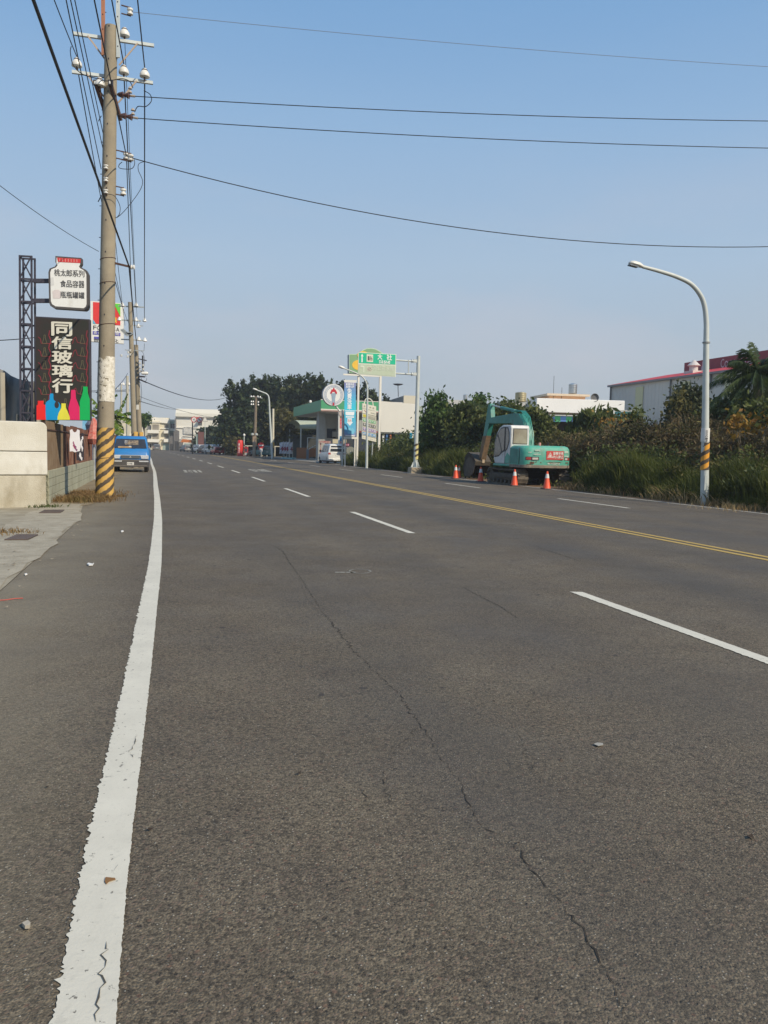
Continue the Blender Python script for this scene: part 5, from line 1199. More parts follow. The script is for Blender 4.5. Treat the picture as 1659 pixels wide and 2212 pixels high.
for k in range(4):
    mb = MB(); x = -.38 + k * .25; mb.xprism([(8.5, .2), (8.66, .2), (8.60, -.02)], x, x + .08); mb.build('bucket_tooth', TRK, bu)

# traffic cones
OR = mat('cone orange', (0.80, 0.085, 0.02), .5, c2=(0.65, 0.08, 0.03), ns=7)
def cone(p, label, h=.72, tilt=0):
    t = thing('traffic_cone', label, 'cone', p, 0.3, 'cones in front of the excavator')
    mb = MB(); mb.lathe([(.165, .03), (.150, .06), (.035, h), (.02, h + .005)], 20); mb.build('body', OR, t, smooth=True)
    mb = MB(); rr = lambda z: .150 + (.035 - .150) * (z - .06) / (h - .06) + .004; mb.lathe([(rr(h * .62), h * .62), (rr(h * .86), h * .86)], 20); mb.build('white_sleeve', mat('cone reflective white', (0.72, 0.72, 0.68), .5), t)
    mb = MB(); mb.box(-.20, .20, -.20, .20, 0, .035); mb.build('base', BLACK, t, bevel=.01)
    return t
c1 = cone(gnd(1111, 1049.5), 'traffic cone with a clean white sleeve at the near end of the left track')
cones = [(1181, 1056.5, 'traffic cone in front of the gap between the tracks, nearest the camera'), (1038, 1040.5, 'darker traffic cone in front of the bucket'), (984, 1034, 'plain orange traffic cone standing alone left of the bucket'), (991.5, 1034.5, 'slimmer traffic cone half hidden behind the plain one')]
for u, v, lb in cones:
    c = copy_tree(c1); c.location = gnd(u, v); c['label'] = lb
    if u == 991.5: c.location = gnd(991.5, 1033.2); c.scale = (.72, .72, .93)

# ------------------------------------------------------------------ street lamps
LAMPC = mat('lamp post grey-white', (0.56, 0.60, 0.57), 0.45, c2=(0.47, 0.50, 0.47), ns=2.5, amt=.5)
def smooth_pts(P, k=6):
    out = []
    for i in range(len(P) - 1):
        p0, p1, p2_, p3_ = P[max(i - 1, 0)], P[i], P[i + 1], P[min(i + 2, len(P) - 1)]
        for j in range(k):
            t = j / k; out.append(0.5 * ((2 * p1) + (p2_ - p0) * t + (2 * p0 - 5 * p1 + 4 * p2_ - p3_) * t * t + (3 * p1 - p0 - 3 * p2_ + p3_) * t ** 3))
    return out + [P[-1]]
def lamp(label, Y, base, px, r0, r1, head, band=None, dY=-.28, sticker=None):
    """curved lamp post traced through (u, v); the arm reaches over the road, towards the camera side by dY per metre"""
    b = gnd(*base); b = Vector(at(base[0], base[1], Y)); b.z = 0
    t = thing('street_lamp', label, 'street lamp', b, 0, 'curved street lamps along the far kerb')
    P = []; x0 = at(px[0][0], px[0][1], Y).x
    for u, v in px:
        q = at(u, v, Y)
        for _ in range(3): q = at(u, v, Y + (x0 - q.x) * dY if q.x < x0 - .1 else Y)
        P.append(q - b)
    P = [Vector((0, 0, -.1))] + P
    pts = smooth_pts(P, 8); n = len(pts); tot = sum((pts[i + 1] - pts[i]).length for i in range(n - 1)); acc = 0; rr = [r0]
    for i in range(n - 1): acc += (pts[i + 1] - pts[i]).length; rr.append(r0 + (r1 - r0) * min(1, acc / tot))
    mb = MB(); mb.tube(pts, rr, 14); post = mb.build('post', LAMPC, t, smooth=True)
    e = P[-1]; d = (P[-1] - P[-2]).normalized(); hd = at(head[0], head[1], Y + (x0 - at(*head, Y).x) * dY) - b; L = (hd - e).length
    s_ = L / .45; mb = MB(); side = d.cross(Vector((0, 0, 1))).normalized(); up = side.cross(d)
    rg = []
    for f, wd, hu, hl in ((-.08, .04, .03, .03), (.08, .07, .07, .04), (.3, .10, .10, .045), (.7, .11, .10, .04), (.92, .085, .07, .03), (1.0, .04, .03, .02)):
        c = e + d * (L * f); rg.append([c + side * (wd * s_ * math.cos(a)) + up * ((hu if math.sin(a) > 0 else hl) * s_ * math.sin(a)) for a in [2 * math.pi * k / 12 for k in range(12)]])
    mb.loft(rg); h = mb.build('lamp_head', mat('lamp head white', (0.74, 0.73, 0.66), .4), t, smooth=True)
    mb = MB(); c0 = e + d * (L * .35) - up * (.047 * s_); c1 = e + d * (L * .98) - up * (.05 * s_); mb.bar(c0, c1, .15 * s_, .035 * s_); mb.build('lens', mat('lamp lens', (0.20, 0.22, 0.24), .15), h)
    tk_ = P[1].x / P[1].z
    if band:
        za, zb_ = (at(base[0], band[1], Y) - b).z, (at(base[0], band[0], Y) - b).z; rf = lambda z: r0 - (r0 - r1) * z / tot
        mb = MB(); mb.lathe([(rf(za) + .006, za), (rf(zb_) + .006, zb_)], 18, (tk_ * (za + zb_) / 2, 0, 0)); mb.build('orange_band', mat('orange band', (0.78, 0.36, 0.03), .5, c2=(.70, .30, .03)), t)
        helix_bands(lambda z: rf(z) + .010, za, zb_, 3, .42, .45, lambda z: (tk_ * (za + zb_) / 2, 0), ph=1.6, seed=4, wob=.003, seg=24).build('black_stripe', BBLK, t)
    t['_t'] = tk_
    return t, b
tl, bl = lamp('nearest curved street lamp, with orange and black band, at the right', 24.3, (1522, 1090),
    [(1525.5, 740), (1525.8, 700), (1522, 662), (1512, 636), (1492, 613), (1462, 598), (1425, 586), (1388, 576)], .128, .050, (1357, 567), band=(956, 1015))
for (va, vb, nm) in ((925, 954, 'number_sticker'),):
    za, zb_ = (at(1523, vb, 24.3) - bl).z, (at(1523, va, 24.3) - bl).z
    mb = MB(); tk_ = tl['_t'] * (za + zb_) / 2; mb.lathe([(.1275, za), (.1255, zb_)], 18, (tk_, 0, 0)); st = mb.build(nm, mat('sticker white', (.74, .73, .68), .5), tl)
    mb = MB()
    for i, c in enumerate('路燈2013'): text(mb, c, tk_ -.045, zb_ - .05 - (i + 1) * .058, tk_ + .03, zb_ - .05 - i * .058 - .012, y=-.133, bold=.0)
    mb.build('lettering', INK, st, recalc=False)
mb = MB(); z = (at(1525, 740, 24.3) - bl).z; mb.lathe([(.112, z - .02), (.112, z + .02)], 16, (tl['_t'] * z, 0, 0)); mb.build('joint_ring', mat('joint', (.3, .31, .3), .6), tl)
mb = MB(); z = (at(1522, 1052, 24.3) - bl).z; mb.box(-.10, -.02, -.165, -.13, z - .1, z + .35); mb.build('service_hatch', LAMPC, tl)
lamp('slender curved street lamp in front of the direction sign and price board', 60.5, (792, 1011), [(793.5, 870), (793.5, 838), (789.5, 823), (780.7, 812.5), (767, 805), (745, 796.5)], .105, .05, (731, 791.5))
tl3, bl3 = lamp('street lamp in front of the dark trees with a plain post beside it', 98, (588.5, 990), [(583, 900), (581, 862), (577, 852), (567, 847), (556, 843)], .16, .07, (546, 840))
tl4, bl4 = lamp('farthest street lamp, beside the cream building', 150, (487, 969), [(490, 920), (490, 906), (487, 899), (480, 894)], .17, .08, (472, 892))
def post(u0, v0, u1, v1, Y, r, label, m=PALE, bands=None, name='post', group=None):
    b = at(u0, v0, Y); b.z = 0; tp = at(u1, v1, Y) - b; t = thing(name, label, 'post', b, 0, group)
    mb = MB(); mb.tube([(0, 0, 0), tp], [r, r * .9], 10); mb.build('shaft', m, t, smooth=True)
    if bands:
        for k, (za, zb_) in enumerate(bands): mb = MB(); mb.lathe([(r + .01, za), (r + .01, zb_)], 10); mb.build('painted_band', YEL if k % 2 == 0 else BBLK, t)
    return t, b
CRMP = mat('cream post', (.62, .58, .46), .7)
post(589.5, 989, 590, 883, 98.5, .16, 'plain cream post close beside the street lamp', CRMP, [(.1, .7), (.7, 1.3), (1.3, 2.0)])
post(478.5, 968, 475.8, 901, 146, .17, 'plain grey post beside the farthest street lamp', LAMPC, [(.1, .9)])

# ------------------------------------------------------------------ direction sign on its cantilever
SYd = 50.6; b = at(897.6, 1003, SYd); b.z = 0
sp = thing('direction_sign', 'green highway direction sign on a cantilever post with concrete foot', 'road sign', b, RD)
tp = at(904.8, 769, SYd) - b; lx = tp.x
def sl_(z): return lx * z / tp.z * .5
mb = MB(); mb.tube([(0, 0, .3), (sl_(tp.z), 0, tp.z)], [.135, .115], 16); mb.build('post', LAMPC, sp, smooth=True)
mb = MB(); mb.loft([[Vector((x * f, y * f, z)) for x, y in ((-.38, -.38), (.38, -.38), (.38, .38), (-.38, .38))] for z, f in ((-.05, 1.08), (.36, 1.0))]); mb.build('concrete_foot', mat('foot concrete', (.40, .33, .23), .9, c2=(.28, .23, .16), ns=4), sp, bevel=.03)
mb = MB(); 
for a in (0, 1.57, 3.14, 4.71): mb.bar((.26 * math.cos(a), .26 * math.sin(a), .36), (.12 * math.cos(a), .12 * math.sin(a), .70), .03, .10)
mb.box(-.28, .28, -.28, .28, .36, .385); mb.build('base_flange', LAMPC, sp)
za, zb_ = (at(898, 993, SYd) - b).z, (at(900, 958, SYd) - b).z
mb = MB(); mb.lathe([(.140, za), (.137, zb_)], 18, (.02, 0, 0)); mb.build('yellow_band', mat('pale yellow band', (.70, .62, .25), .5), sp)
helix_bands(lambda z: .146, za, zb_, 3, .42, .42, lambda z: (.02, 0), ph=1.6, seed=8, wob=.003, seg=24).build('black_stripe', BBLK, sp)
P = Plane(773.6, 809, SYd - 1.30, RD)
def toS(u, v): q = P.L(u, v); w_ = P.W(q[0], 0, q[1]) - b; return (w_.x * math.cos(RD) + w_.y * math.sin(RD), -w_.x * math.sin(RD) + w_.y * math.cos(RD), w_.z)
for v in (777.2, 806.0):
    q = toS(850, v - .8); mb = MB(); mb.tube([(q[0] - 2.2, q[1] + .10, q[2]), (0.1, .0, q[2] - .02)], .055, 10); mb.build('arm', LAMPC, sp, smooth=True)
    mb = MB(); mb.tube([(-.42, .0, q[2]), (-.38, 0, q[2])], .12, 10); mb.box(-.30, .0, -.05, .05, q[2] - .10, q[2] + .10); mb.build('arm_flange', GALV, sp)
qa, qb = toS(882.4, 777), toS(882.4, 806); mb = MB(); mb.tube([qa, qb], .035, 8); mb.build('arm_strut', LAMPC, sp)
qs = [toS(u, v) for u, v in ((774.2, 760.6), (856, 765.2), (854.9, 814.6), (773.4, 808.8))]; y0 = qs[0][1]
def Sp(px): return [(toS(u, v)[0], toS(u, v)[2]) for u, v in px]
mb = MB(); mb.prism(Sp(((774.2, 760.6), (856, 765.2), (854.9, 814.6), (773.4, 808.8))), y0, y0 + .05); pn = mb.build('panel', mat('sign white reflective', (.70, .74, .64), .5), sp)
mb = MB(); mb.prism(Sp(((775.6, 762.0), (854.4, 766.4), (854.0, 787.6), (775.3, 784.2))), y0 - .012, y0 - .001); mb.build('green_field', mat('highway green', (0.0, .50, .27), .45), pn)
mb = MB(); mb.prism(Sp(((775.0, 786.4), (853.8, 789.8), (853.2, 813.0), (774.6, 807.4))), y0 - .012, y0 - .001); mb.build('faded_field', mat('faded green field', (.44, .52, .37), .6, c2=(.50, .56, .44), ns=6), pn)
mb = MB(); mb.prism(Sp(((780.6, 782.5), (783.2, 782.6), (783.0, 770), (784.8, 770), (782.2, 764.2), (779.2, 769.8), (780.9, 769.8))), y0 - .02, y0 - .013); mb.build('arrow', mat('sign mark white', (.84, .84, .80), .5), pn)
mb = MB(); mb.prism(Sp(((792.0, 765.2), (805.9, 766.0), (805.6, 782.4), (791.8, 781.4))), y0 - .02, y0 - .013); mb.build('route_shield', mat('route shield cream', (.72, .70, .56), .5), pn)
def stext(mb, s, u0, v0, u1, v1, gap=.1, bold=.02, y=None):
    n = len(s)
    for i, ch in enumerate(s):
        if ch == ' ': continue
        a0 = u0 + (u1 - u0) * i / n; a1 = u0 + (u1 - u0) * (i + 1 - gap) / n; q0, q1 = toS(a0, v1 + .055 * (a0 - u0)), toS(a1, v0 + .055 * (a0 - u0)); text(mb, ch, q0[0], q0[2], q1[0], q1[2], y=(y0 - .024 if y is None else y), bold=bold)
mb = MB(); stext(mb, '186', 794.2, 769.5, 805.0, 778.6); mb.build('route_number', INK, pn, recalc=False)
mb = MB(); stext(mb, '大', 815.5, 765.0, 825.5, 776.5, gap=0, bold=.03); stext(mb, '社', 835, 766.6, 846.5, 777.9, gap=0, bold=.03); stext(mb, 'Dashe', 818.8, 778.6, 843, 784.8, gap=.12, bold=.03); mb.build('lettering', MATS['sign mark white'], pn, recalc=False)
FW = mat('faded white lettering', (.66, .72, .58), .6)
mb = MB(); mb.prism(Sp(((778.5, 789.5), (786.8, 790), (786.8, 804.5), (784.8, 804.4), (784.8, 793.4), (778.5, 793))), y0 - .02, y0 - .013); stext(mb, '阿公店水庫', 805.5, 790.2, 851.5, 799.5, gap=.12, bold=.015); mb.build('faded_lettering', FW, pn, recalc=False)
mb = MB(); mb.prism(Sp(((793.0, 792.0), (802.9, 792.7), (802.7, 802.5), (792.8, 801.8))), y0 - .02, y0 - .013); mb.build('faded_shield', mat('faded shield', (.66, .64, .50), .5), pn)
mb = MB(); stext(mb, '高35', 793.8, 793.6, 802.6, 800.5, gap=.1, bold=.0); mb.build('faded_number', INK, pn, recalc=False)

# ------------------------------------------------------------------ petrol station: tall sign, round emblem, banner, price board
GW = mat('white steel box section', (.78, .75, .66), .5)
def frame_thing(name, label, cat, u, v, Y, rz, group=None):
    P = Plane(u, v, Y, rz); t = thing(name, label, cat, (P.O.x, P.O.y, 0), rz, group)
    H = P.O.z
    def L(u, v): x, z = P.L(u, v); return (x, z + H)
    return t, L
def ppx(L, px, y0, y1, mb): mb.prism([L(u, v) for u, v in px], y0, y1); return mb
def ptext(mb, L, s, u0, v0, u1, v1, vertical=False, gap=.1, bold=.02, y=-.012, slope=0.0):
    n = len(s)
    for i, ch in enumerate(s):
        if ch == ' ': continue
        if vertical: a0, a1 = v0 + (v1 - v0) * i / n, v0 + (v1 - v0) * (i + 1 - gap) / n; q0, q1 = L(u0, a1), L(u1, a0)
        else: a0, a1 = u0 + (u1 - u0) * i / n, u0 + (u1 - u0) * (i + 1 - gap) / n; dv = slope * (a0 - u0); q0, q1 = L(a0, v1 + dv), L(a1, v0 + dv)
        text(mb, ch, q0[0], q0[1], q1[0], q1[1], y=y, bold=bold)
t, L = frame_thing('station_sign', 'tall green arched petrol station sign with yellow emblem on two white posts', 'sign', 773, 985, 66, RD)
for (ua, ub) in ((771.2, 775.3), (818.2, 822.8)):
    x0, x1 = L(ua, 900)[0], L(ub, 900)[0]; zt = L(773, 809)[1] if ua < 800 else L(820, 811)[1]
    mb = MB(); mb.box(x0, x1, 0, .18, 0, zt + 1.2); mb.build('post', GW, t, bevel=.01)
mb = MB(); a, b_ = L(741, 808.8), L(821, 813.2); mb.bar((a[0], -.05, a[1]), (b_[0], -.05, b_[1]), .09, .12); mb.build('cross_beam', GW, t)
gp = [(753.9, 806), (753.9, 766), (755.5, 765), (768, 765), (775, 762), (783, 756), (792, 752.6), (800, 751.8), (810, 753.3), (820, 758), (828, 765), (834, 768), (836, 812)]
mb = MB(); ppx(L, gp, -.04, .55, mb); pn = mb.build('casing', mat('sign casing grey', (.30, .34, .36), .5), t)
mb = MB(); ppx(L, gp, -.06, -.041, mb); mb.build('pale_border', mat('pale green border', (.52, .66, .50), .5), t)
gq = [(755.2, 805.4), (755.2, 767.2), (756.2, 766.3), (768.4, 766.3), (776, 763.4), (784, 757.3), (792, 754), (800, 753.3), (810, 755), (819, 759.5), (827, 766), (834, 769.5), (834.6, 810.6)]
mb = MB(); ppx(L, gq, -.075, -.061, mb); mb.build('green_face', mat('station green', (.22, .40, .20), .5), t)
mb = MB(); cx, cz = L(776, 789); 
mb.prism([(cx + .62 * math.cos(a), cz + .42 * math.sin(a)) for a in [k * math.pi / 12 for k in range(24)]], -.09, -.076); mb.prism([(cx + .30 + .5 * math.cos(a), cz + .80 + .34 * math.sin(a)) for a in [k * math.pi / 12 for k in range(24)]], -.10, -.091)
mb.build('yellow_emblem', mat('emblem yellow', (.85, .52, .05), .5), t)
mb = MB(); mb.prism([(cx + .22 + .34 * math.cos(a), cz + .08 + .18 * math.sin(a)) for a in [k * math.pi / 12 for k in range(24)]], -.104, -.101); mb.build('emblem_core', mat('emblem brown', (.42, .28, .12), .5), t)

# round emblem: flame torch within rings
DY = 65; t, L = frame_thing('round_emblem_sign', 'round white emblem sign with red flame, blue torch and rings on a bent pole', 'sign', 720, 853, DY, RD)
cx, cz = L(720.5, 853); r = .89
def disc(mb, rad, y0, y1, n=40): mb.prism([(cx + rad * math.cos(a), cz + rad * math.sin(a)) for a in [2 * math.pi * k / n for k in range(n)]], y0, y1)
def ring(mb, ra, rb, y, n=40):
    V = []
    for k in range(n):
        a = 2 * math.pi * k / n; V += [(cx + ra * math.cos(a), y, cz + ra * math.sin(a)), (cx + rb * math.cos(a), y, cz + rb * math.sin(a))]
    mb.add(V, [(2 * k, (2 * k + 2) % (2 * n), (2 * k + 3) % (2 * n), 2 * k + 1) for k in range(n)])
mb = MB(); disc(mb, r, 0, .42); mb.build('casing', mat('emblem casing', (.40, .42, .44), .5), t)
mb = MB(); disc(mb, r * .97, -.02, -.001); mb.build('face', JW, t)
EB = mat('emblem blue', (.06, .16, .34), .4); ER = mat('emblem red', (.55, .03, .05), .4)
for k, (ra, rb) in enumerate(((.76, .80), (.66, .69), (.86, .885))): mb = MB(); ring(mb, r * ra, r * rb, -.026 - .001 * k); mb.build('blue_ring', EB, t)
mb = MB(); mb.prism([(cx - .13, cz - .96 * r + .06), (cx + .13, cz - .96 * r + .06), (cx + .13, cz - .30), (cx + .20, cz + .14), (cx - .20, cz + .14), (cx - .13, cz - .30)], -.040, -.030); mb.build('torch', mat('torch blue', (.30, .40, .50), .4), t)
fl = [(-.10, .16), (.10, .16), (.16, .02), (.30, -.04), (.30, .16), (.20, .28), (.24, .36), (.12, .34), (.06, .46), (0, .56), (-.06, .44), (-.14, .34), (-.24, .36), (-.20, .26), (-.30, .14), (-.30, -.04), (-.16, .02)]
mb = MB(); mb.prism([(cx + a * .9, cz + b * .9 + .10) for a, b in fl], -.050, -.041); mb.build('flame', ER, t)
mb = MB(); mb.prism([(cx - .07, cz - .85), (cx + .07, cz - .85), (cx + .07, cz - .62), (cx - .07, cz - .62)], -.046, -.041); mb.build('red_mark', ER, t)
mb = MB(); a, b_, c_ = L(720, 876), L(735, 888), L(741, 894); mb.tube(smooth_pts([Vector((a[0], .2, a[1] + .3)), Vector((b_[0], .2, b_[1])), Vector((c_[0], .2, c_[1])), Vector((c_[0] + .05, .2, 0))], 4), .07, 8); mb.build('bent_pole', GALV, t, smooth=True)

# banner
t, L = frame_thing('banner_sign', 'tall blue vertical banner with white characters and a white down arrow', 'banner', 743.6, 946, 65.2, RD)
m = bpy.data.materials.new('banner print'); m.use_nodes = True; n_, l_ = m.node_tree.nodes, m.node_tree.links
tc = n_.new('ShaderNodeTexCoord'); sx = n_.new('ShaderNodeSeparateXYZ'); cr = n_.new('ShaderNodeValToRGB'); mr = n_.new('ShaderNodeMapRange')
l_.new(tc.outputs['Generated'], sx.inputs[0]); l_.new(sx.outputs[2], cr.inputs[0])
e = cr.color_ramp.elements; cl = [(0, (.26, .24, .46)), (.12, (.12, .42, .66)), (.45, (.04, .48, .66)), (.52, (.03, .56, .72)), (.78, (.10, .36, .62)), (1.0, (.22, .20, .42))]
while len(e) < len(cl): e.new(.5)
for i, (p_, c_) in enumerate(cl): e[i].position = p_; e[i].color = (*c_, 1)
l_.new(cr.outputs[0], n_['Principled BSDF'].inputs['Base Color']); n_['Principled BSDF'].inputs['Roughness'].default_value = .6
mb = MB(); ppx(L, ((743.8, 826), (768.6, 827), (768.6, 943), (744.0, 941)), 0, .03, mb); cl_ = mb.build('banner_cloth', m, t)
for (va, vb, th) in ((820.6, 823.6, .04), (943.5, 947.5, .05)):
    mb = MB(); ppx(L, ((743, va), (770.5, va + .8), (770.5, vb + .8), (743, vb)), -.02, .10, mb); mb.build('frame_bar', GW, t)
mb = MB(); ppx(L, ((743.8, 823.4), (769, 824.2), (768.8, 827), (743.8, 826)), -.01, .02, mb); ppx(L, ((746, 939.5), (766.5, 940.5), (766.5, 943), (746, 942)), -.008, -.001, mb); mb.build('white_hem', JW, cl_)
BWt = mat('banner white', (.82, .86, .88), .6)
mb = MB(); ptext(mb, L, '會員來店', 747, 827.6, 765.6, 832.0, gap=.08, bold=.03); ptext(mb, L, '加滿九折', 747, 832.8, 765.4, 837.4, gap=.08, bold=.03); ptext(mb, L, '免費洗車', 750, 839, 759.6, 885, vertical=True, gap=.05, bold=.035)
ppx(L, ((745.5, 886), (766.5, 887), (766.5, 888.2), (745.5, 887.2)), -.008, -.001, mb); ppx(L, ((746.5, 889), (765.5, 889.6), (765, 896.4), (763, 897.6), (748.5, 897), (746.3, 895)), -.008, -.001, mb); ppx(L, ((747, 899), (764.6, 899.6), (764.6, 902.4), (747, 901.8)), -.008, -.001, mb)
ppx(L, ((750.6, 903.2), (760, 903.6), (760, 911.6), (762.4, 911.8), (755.6, 919.6), (748.6, 911.4), (750.6, 911.4)), -.008, -.001, mb)
mb.build('lettering', BWt, cl_, recalc=False)
mb = MB(); ptext(mb, L, '點我', 751.8, 905.8, 759.4, 911, gap=.1, y=-.014, bold=.0); mb.build('red_lettering', mat('banner red', (.6, .2, .15), .6), cl_, recalc=False)
mb = MB(); ppx(L, ((750, 925), (762, 924), (766, 931), (764, 937.6), (751, 937)), -.008, -.001, mb); mb.build('pale_picture', mat('banner water picture', (.25, .60, .78), .6, c2=(.08, .42, .60), ns=5, amt=.9), cl_)
mb = MB(); x0, x1 = L(744.5, 947)[0], L(747, 947)[0]; mb.box(x0, x1, 0, .1, 0, 1.6); x0, x1 = L(766, 947)[0], L(769, 947)[0]; mb.box(x0, x1, 0, .1, 0, 1.6); mb.build('legs', GW, t) if False else None
for (ua, ub) in ((745, 747.2), (766, 768.4)):
    x0, x1 = L(ua, 947)[0], L(ub, 947)[0]; zt = L(ua, 946)[1]; mb = MB(); mb.box(x0, x1, 0, .1, 0, zt); mb.build('leg', GW, t)

# tilted price board
t, L = frame_thing('price_board', 'tilted stack of coloured price plates with an arched handle on a thin post', 'sign', 797, 951, 63.5, RD)
tilt = .235; rows = [(874.5, 885.5, 'W', '台灣中油'), (885.8, 896, 'W', ''), (896.6, 905, 'Y', '站直營246'), (905.6, 914.5, 'G', '98無鉛汽油'), (915, 924, 'K', '95無鉛汽油'), (924.6, 934, 'P', '92無鉛汽油'), (934.6, 943.4, 'B', '超級柴油'), (943.8, 951.8, 'W', '歡迎刷卡會員卡')]
CR = mat('plate cream', (.74, .71, .58), .5)
cols = {'W': None, 'Y': mat('plate olive grey', (.36, .35, .27), .6), 'G': mat('plate green', (.14, .46, .18), .5), 'K': mat('plate black', (.04, .035, .02), .5), 'P': mat('plate purple', (.30, .20, .46), .5), 'B': mat('plate blue', (.06, .30, .58), .5)}
for i, (va, vb, k, tx) in enumerate(rows):
    w2 = -.6 if i < 7 else 1.0
    ua, ub = 782.2 - (i > 5) * .8, 812.0
    def Q(u, v): return (u, v + tilt * (u - 797))
    a = [Q(ua, va), Q(ub, va), Q(ub, vb - .5), Q(ua, vb - .5)]
    mb = MB(); ppx(L, a, -.10, .08, mb); pl = mb.build('plate', CR, t)
    if cols[k]:
        u0_ = ua + (1.2 if k != 'Y' else 11); mb = MB(); ppx(L, [Q(u0_, va + 1.2), Q(ub - 1.2, va + 1.2), Q(ub - 1.2, vb - 1.6), Q(u0_, vb - 1.6)], -.112, -.101, mb); mb.build('colour_field', cols[k], pl)
    if k == 'Y':
        mb = MB(); ppx(L, [Q(783.6, va + 1.2), Q(791, va + 1.2), Q(791, vb - 1.6), Q(783.6, vb - 1.6)], -.112, -.101, mb); mb.build('yellow_field', mat('plate yellow', (.55, .50, .04), .5), pl)
    if i == 1:
        mb = MB(); ppx(L, [Q(785.5, va + 2), Q(789, va + 6.4), Q(791, va + 6.6), Q(788.4, va + 3.6)], -.112, -.101, mb); mb.build('bird_mark', mat('bird red brown', (.28, .07, .04), .5), pl)
        mb = MB()
        for j, ch in enumerate('便利商店'): q0, q1 = L(*Q(800 + j * 2.6, va + 6.8)), L(*Q(802.2 + j * 2.6, va + 4.2)); text(mb, ch, q0[0], q0[1], q1[0], q1[1], y=-.112, bold=0)
        mb.build('lettering', INK, pl, recalc=False)
    elif tx:
        mb = MB(); n = len(tx); s0 = ua + (3 if i == 0 else (11.5 if k == 'Y' else 2.2)); s1 = ub - 2
        for j, ch in enumerate(tx):
            c0 = s0 + (s1 - s0) * j / n; c1 = s0 + (s1 - s0) * (j + (.55 if i == 0 else .86)) / n; q0, q1 = L(*Q(c0, vb - (3.5 if i in (0, 7) else 2.0))), L(*Q(c1, va + (3.0 if i in (0, 7) else 1.7))); text(mb, ch, q0[0], q0[1], q1[0], q1[1], y=-.125, bold=.02 if k in 'GKPB' else .0)
        mb.build('lettering', {'W': mat('brown ink', (.22, .18, .12), .7), 'Y': CR}.get(k, JW), pl, recalc=False)
pp = [L(786.5 + 0, 877), L(787.5, 868), L(790, 862.5), L(794.5, 860.6), L(800, 862.5), L(804.5, 868), L(806, 878)]
mb = MB(); mb.tube(smooth_pts([Vector((x, 0, z)) for x, z in pp], 4), .045, 8); mb.build('arched_handle', CR, t, smooth=True)
a = L(805.4, 950); mb = MB(); mb.tube([(a[0], .05, a[1]), (a[0] - .05, .05, 0)], .05, 8); mb.build('post', GALV, t)

# ------------------------------------------------------------------ petrol station buildings
GREENF = mat('canopy green', (.055, .30, .13), .45, c2=(.07, .33, .16)); SOFF = mat('canopy soffit', (.50, .47, .42), .8)
CY = 86; ca = at(694, 888.5, CY); zt = at(694, 863.8, CY).z; zb0 = ca.z
cn = thing('petrol_canopy', 'petrol station canopy with green fascia, its shaded side facing the road', 'canopy', (ca.x, ca.y, 0), RD)
cw_, cd_ = 9.0, 18.5
mb = MB(); mb.box(.0, cw_, 0, cd_, zb0 + .02, zt - .02); mb.build('roof_slab', SOFF, cn)
mb = MB(); mb.box(-.03, cw_ + .03, -.06, 0.0, zb0 + .27, zt); mb.box(-.06, -.0, -.06, cd_, zb0 + .05, zt); mb.box(cw_, cw_ + .05, -.05, cd_, zb0 + .2, zt); mb.build('fascia', GREENF, cn)
mb = MB(); mb.box(-.07, cw_ + .05, -.09, -.06, zt, zt + .06); mb.box(-.07, cw_ + .05, -.09, -.065, zb0 + .16, zb0 + .27); mb.build('white_trim', GW, cn)
mb = MB(); mb.box(-.04, cw_ + .05, -.08, 0.0, zb0 + .04, zb0 + .13); mb.build('pink_stripe', mat('pinkish stripe', (.50, .30, .25), .6), cn)
COLM = mat('station column tiles', (.36, .36, .32), .6, c2=(.28, .28, .26), ns=2)
for (x, y, w2) in ((.35, 3.2, 1.0), (5.4, 2.2, 1.0)):
    mb = MB(); mb.box(x, x + w2 * .75, y, y + .8, 0, zb0 + .02); mb.build('column', COLM, cn)
q = at(646, 880, CY + 9); mb = MB(); mb.lathe([(.02, -.15), (.14, -.08), (.18, .04), (.13, .16), (.04, .2)], 12, (.6, 10.0, zt + .32)); mb.build('roof_lamp', WHITE, cn)
ko = thing('station_kiosk', 'grey station office block with clerestory windows under the canopy', 'building', at(0, 0, 1) * 0 + Vector((at(700, 960, 92).x, 92, 0)), RD)
mb = MB(); mb.box(0, 6.6, 0, 5, 0, 2.6); mb.box(0, 6.6, 0, 5, 3.7, 5.4)
for x in (0, 1.4, 2.2, 3.0, 4.4, 6.3): mb.box(x, x + .3, 0, 5, 2.6, 3.7)
mb.build('wall', COLM, ko)
mb = MB(); mb.box(.9, 4.2, -.5, 0, 2.75, 3.35); mb.build('sign_box', mat('grey sign box', (.33, .33, .31), .6), ko)
mb = MB(); mb.box(.3, 6.2, .3, .36, 2.6, 3.7); mb.build('window', GLASS, ko)
for i, (x, c, nm) in enumerate(((2.0, mat('pump cream', (.62, .54, .36), .5), 'cream fuel pump under the canopy, beside the white van'), (.0, mat('pump red', (.35, .06, .05), .5, c2=(.45, .42, .38), ns=3, amt=.9), 'red and grey fuel pump against the station column'))):
    pu = thing('fuel_pump', nm, 'fuel pump', (at(708 + 0 * x, 970, 84).x + x * .7 - .4, 84, 0), R(9), 'fuel pumps under the canopy')
    mb = MB(); mb.box(-.1, .1 + .35, 0, .5, 0, 1.1); mb.build('cabinet', c, pu, bevel=.02); mb = MB(); mb.box(-.5, .95, -.05, .55, 1.95, 2.4 if i == 0 else 2.2); mb.build('pump_header', c, pu); mb = MB(); mb.box(-.4, -.28, .1, .4, 0, 1.95); mb.box(.7, .82, .1, .4, 0, 1.95); mb.build('pump_post', c, pu)
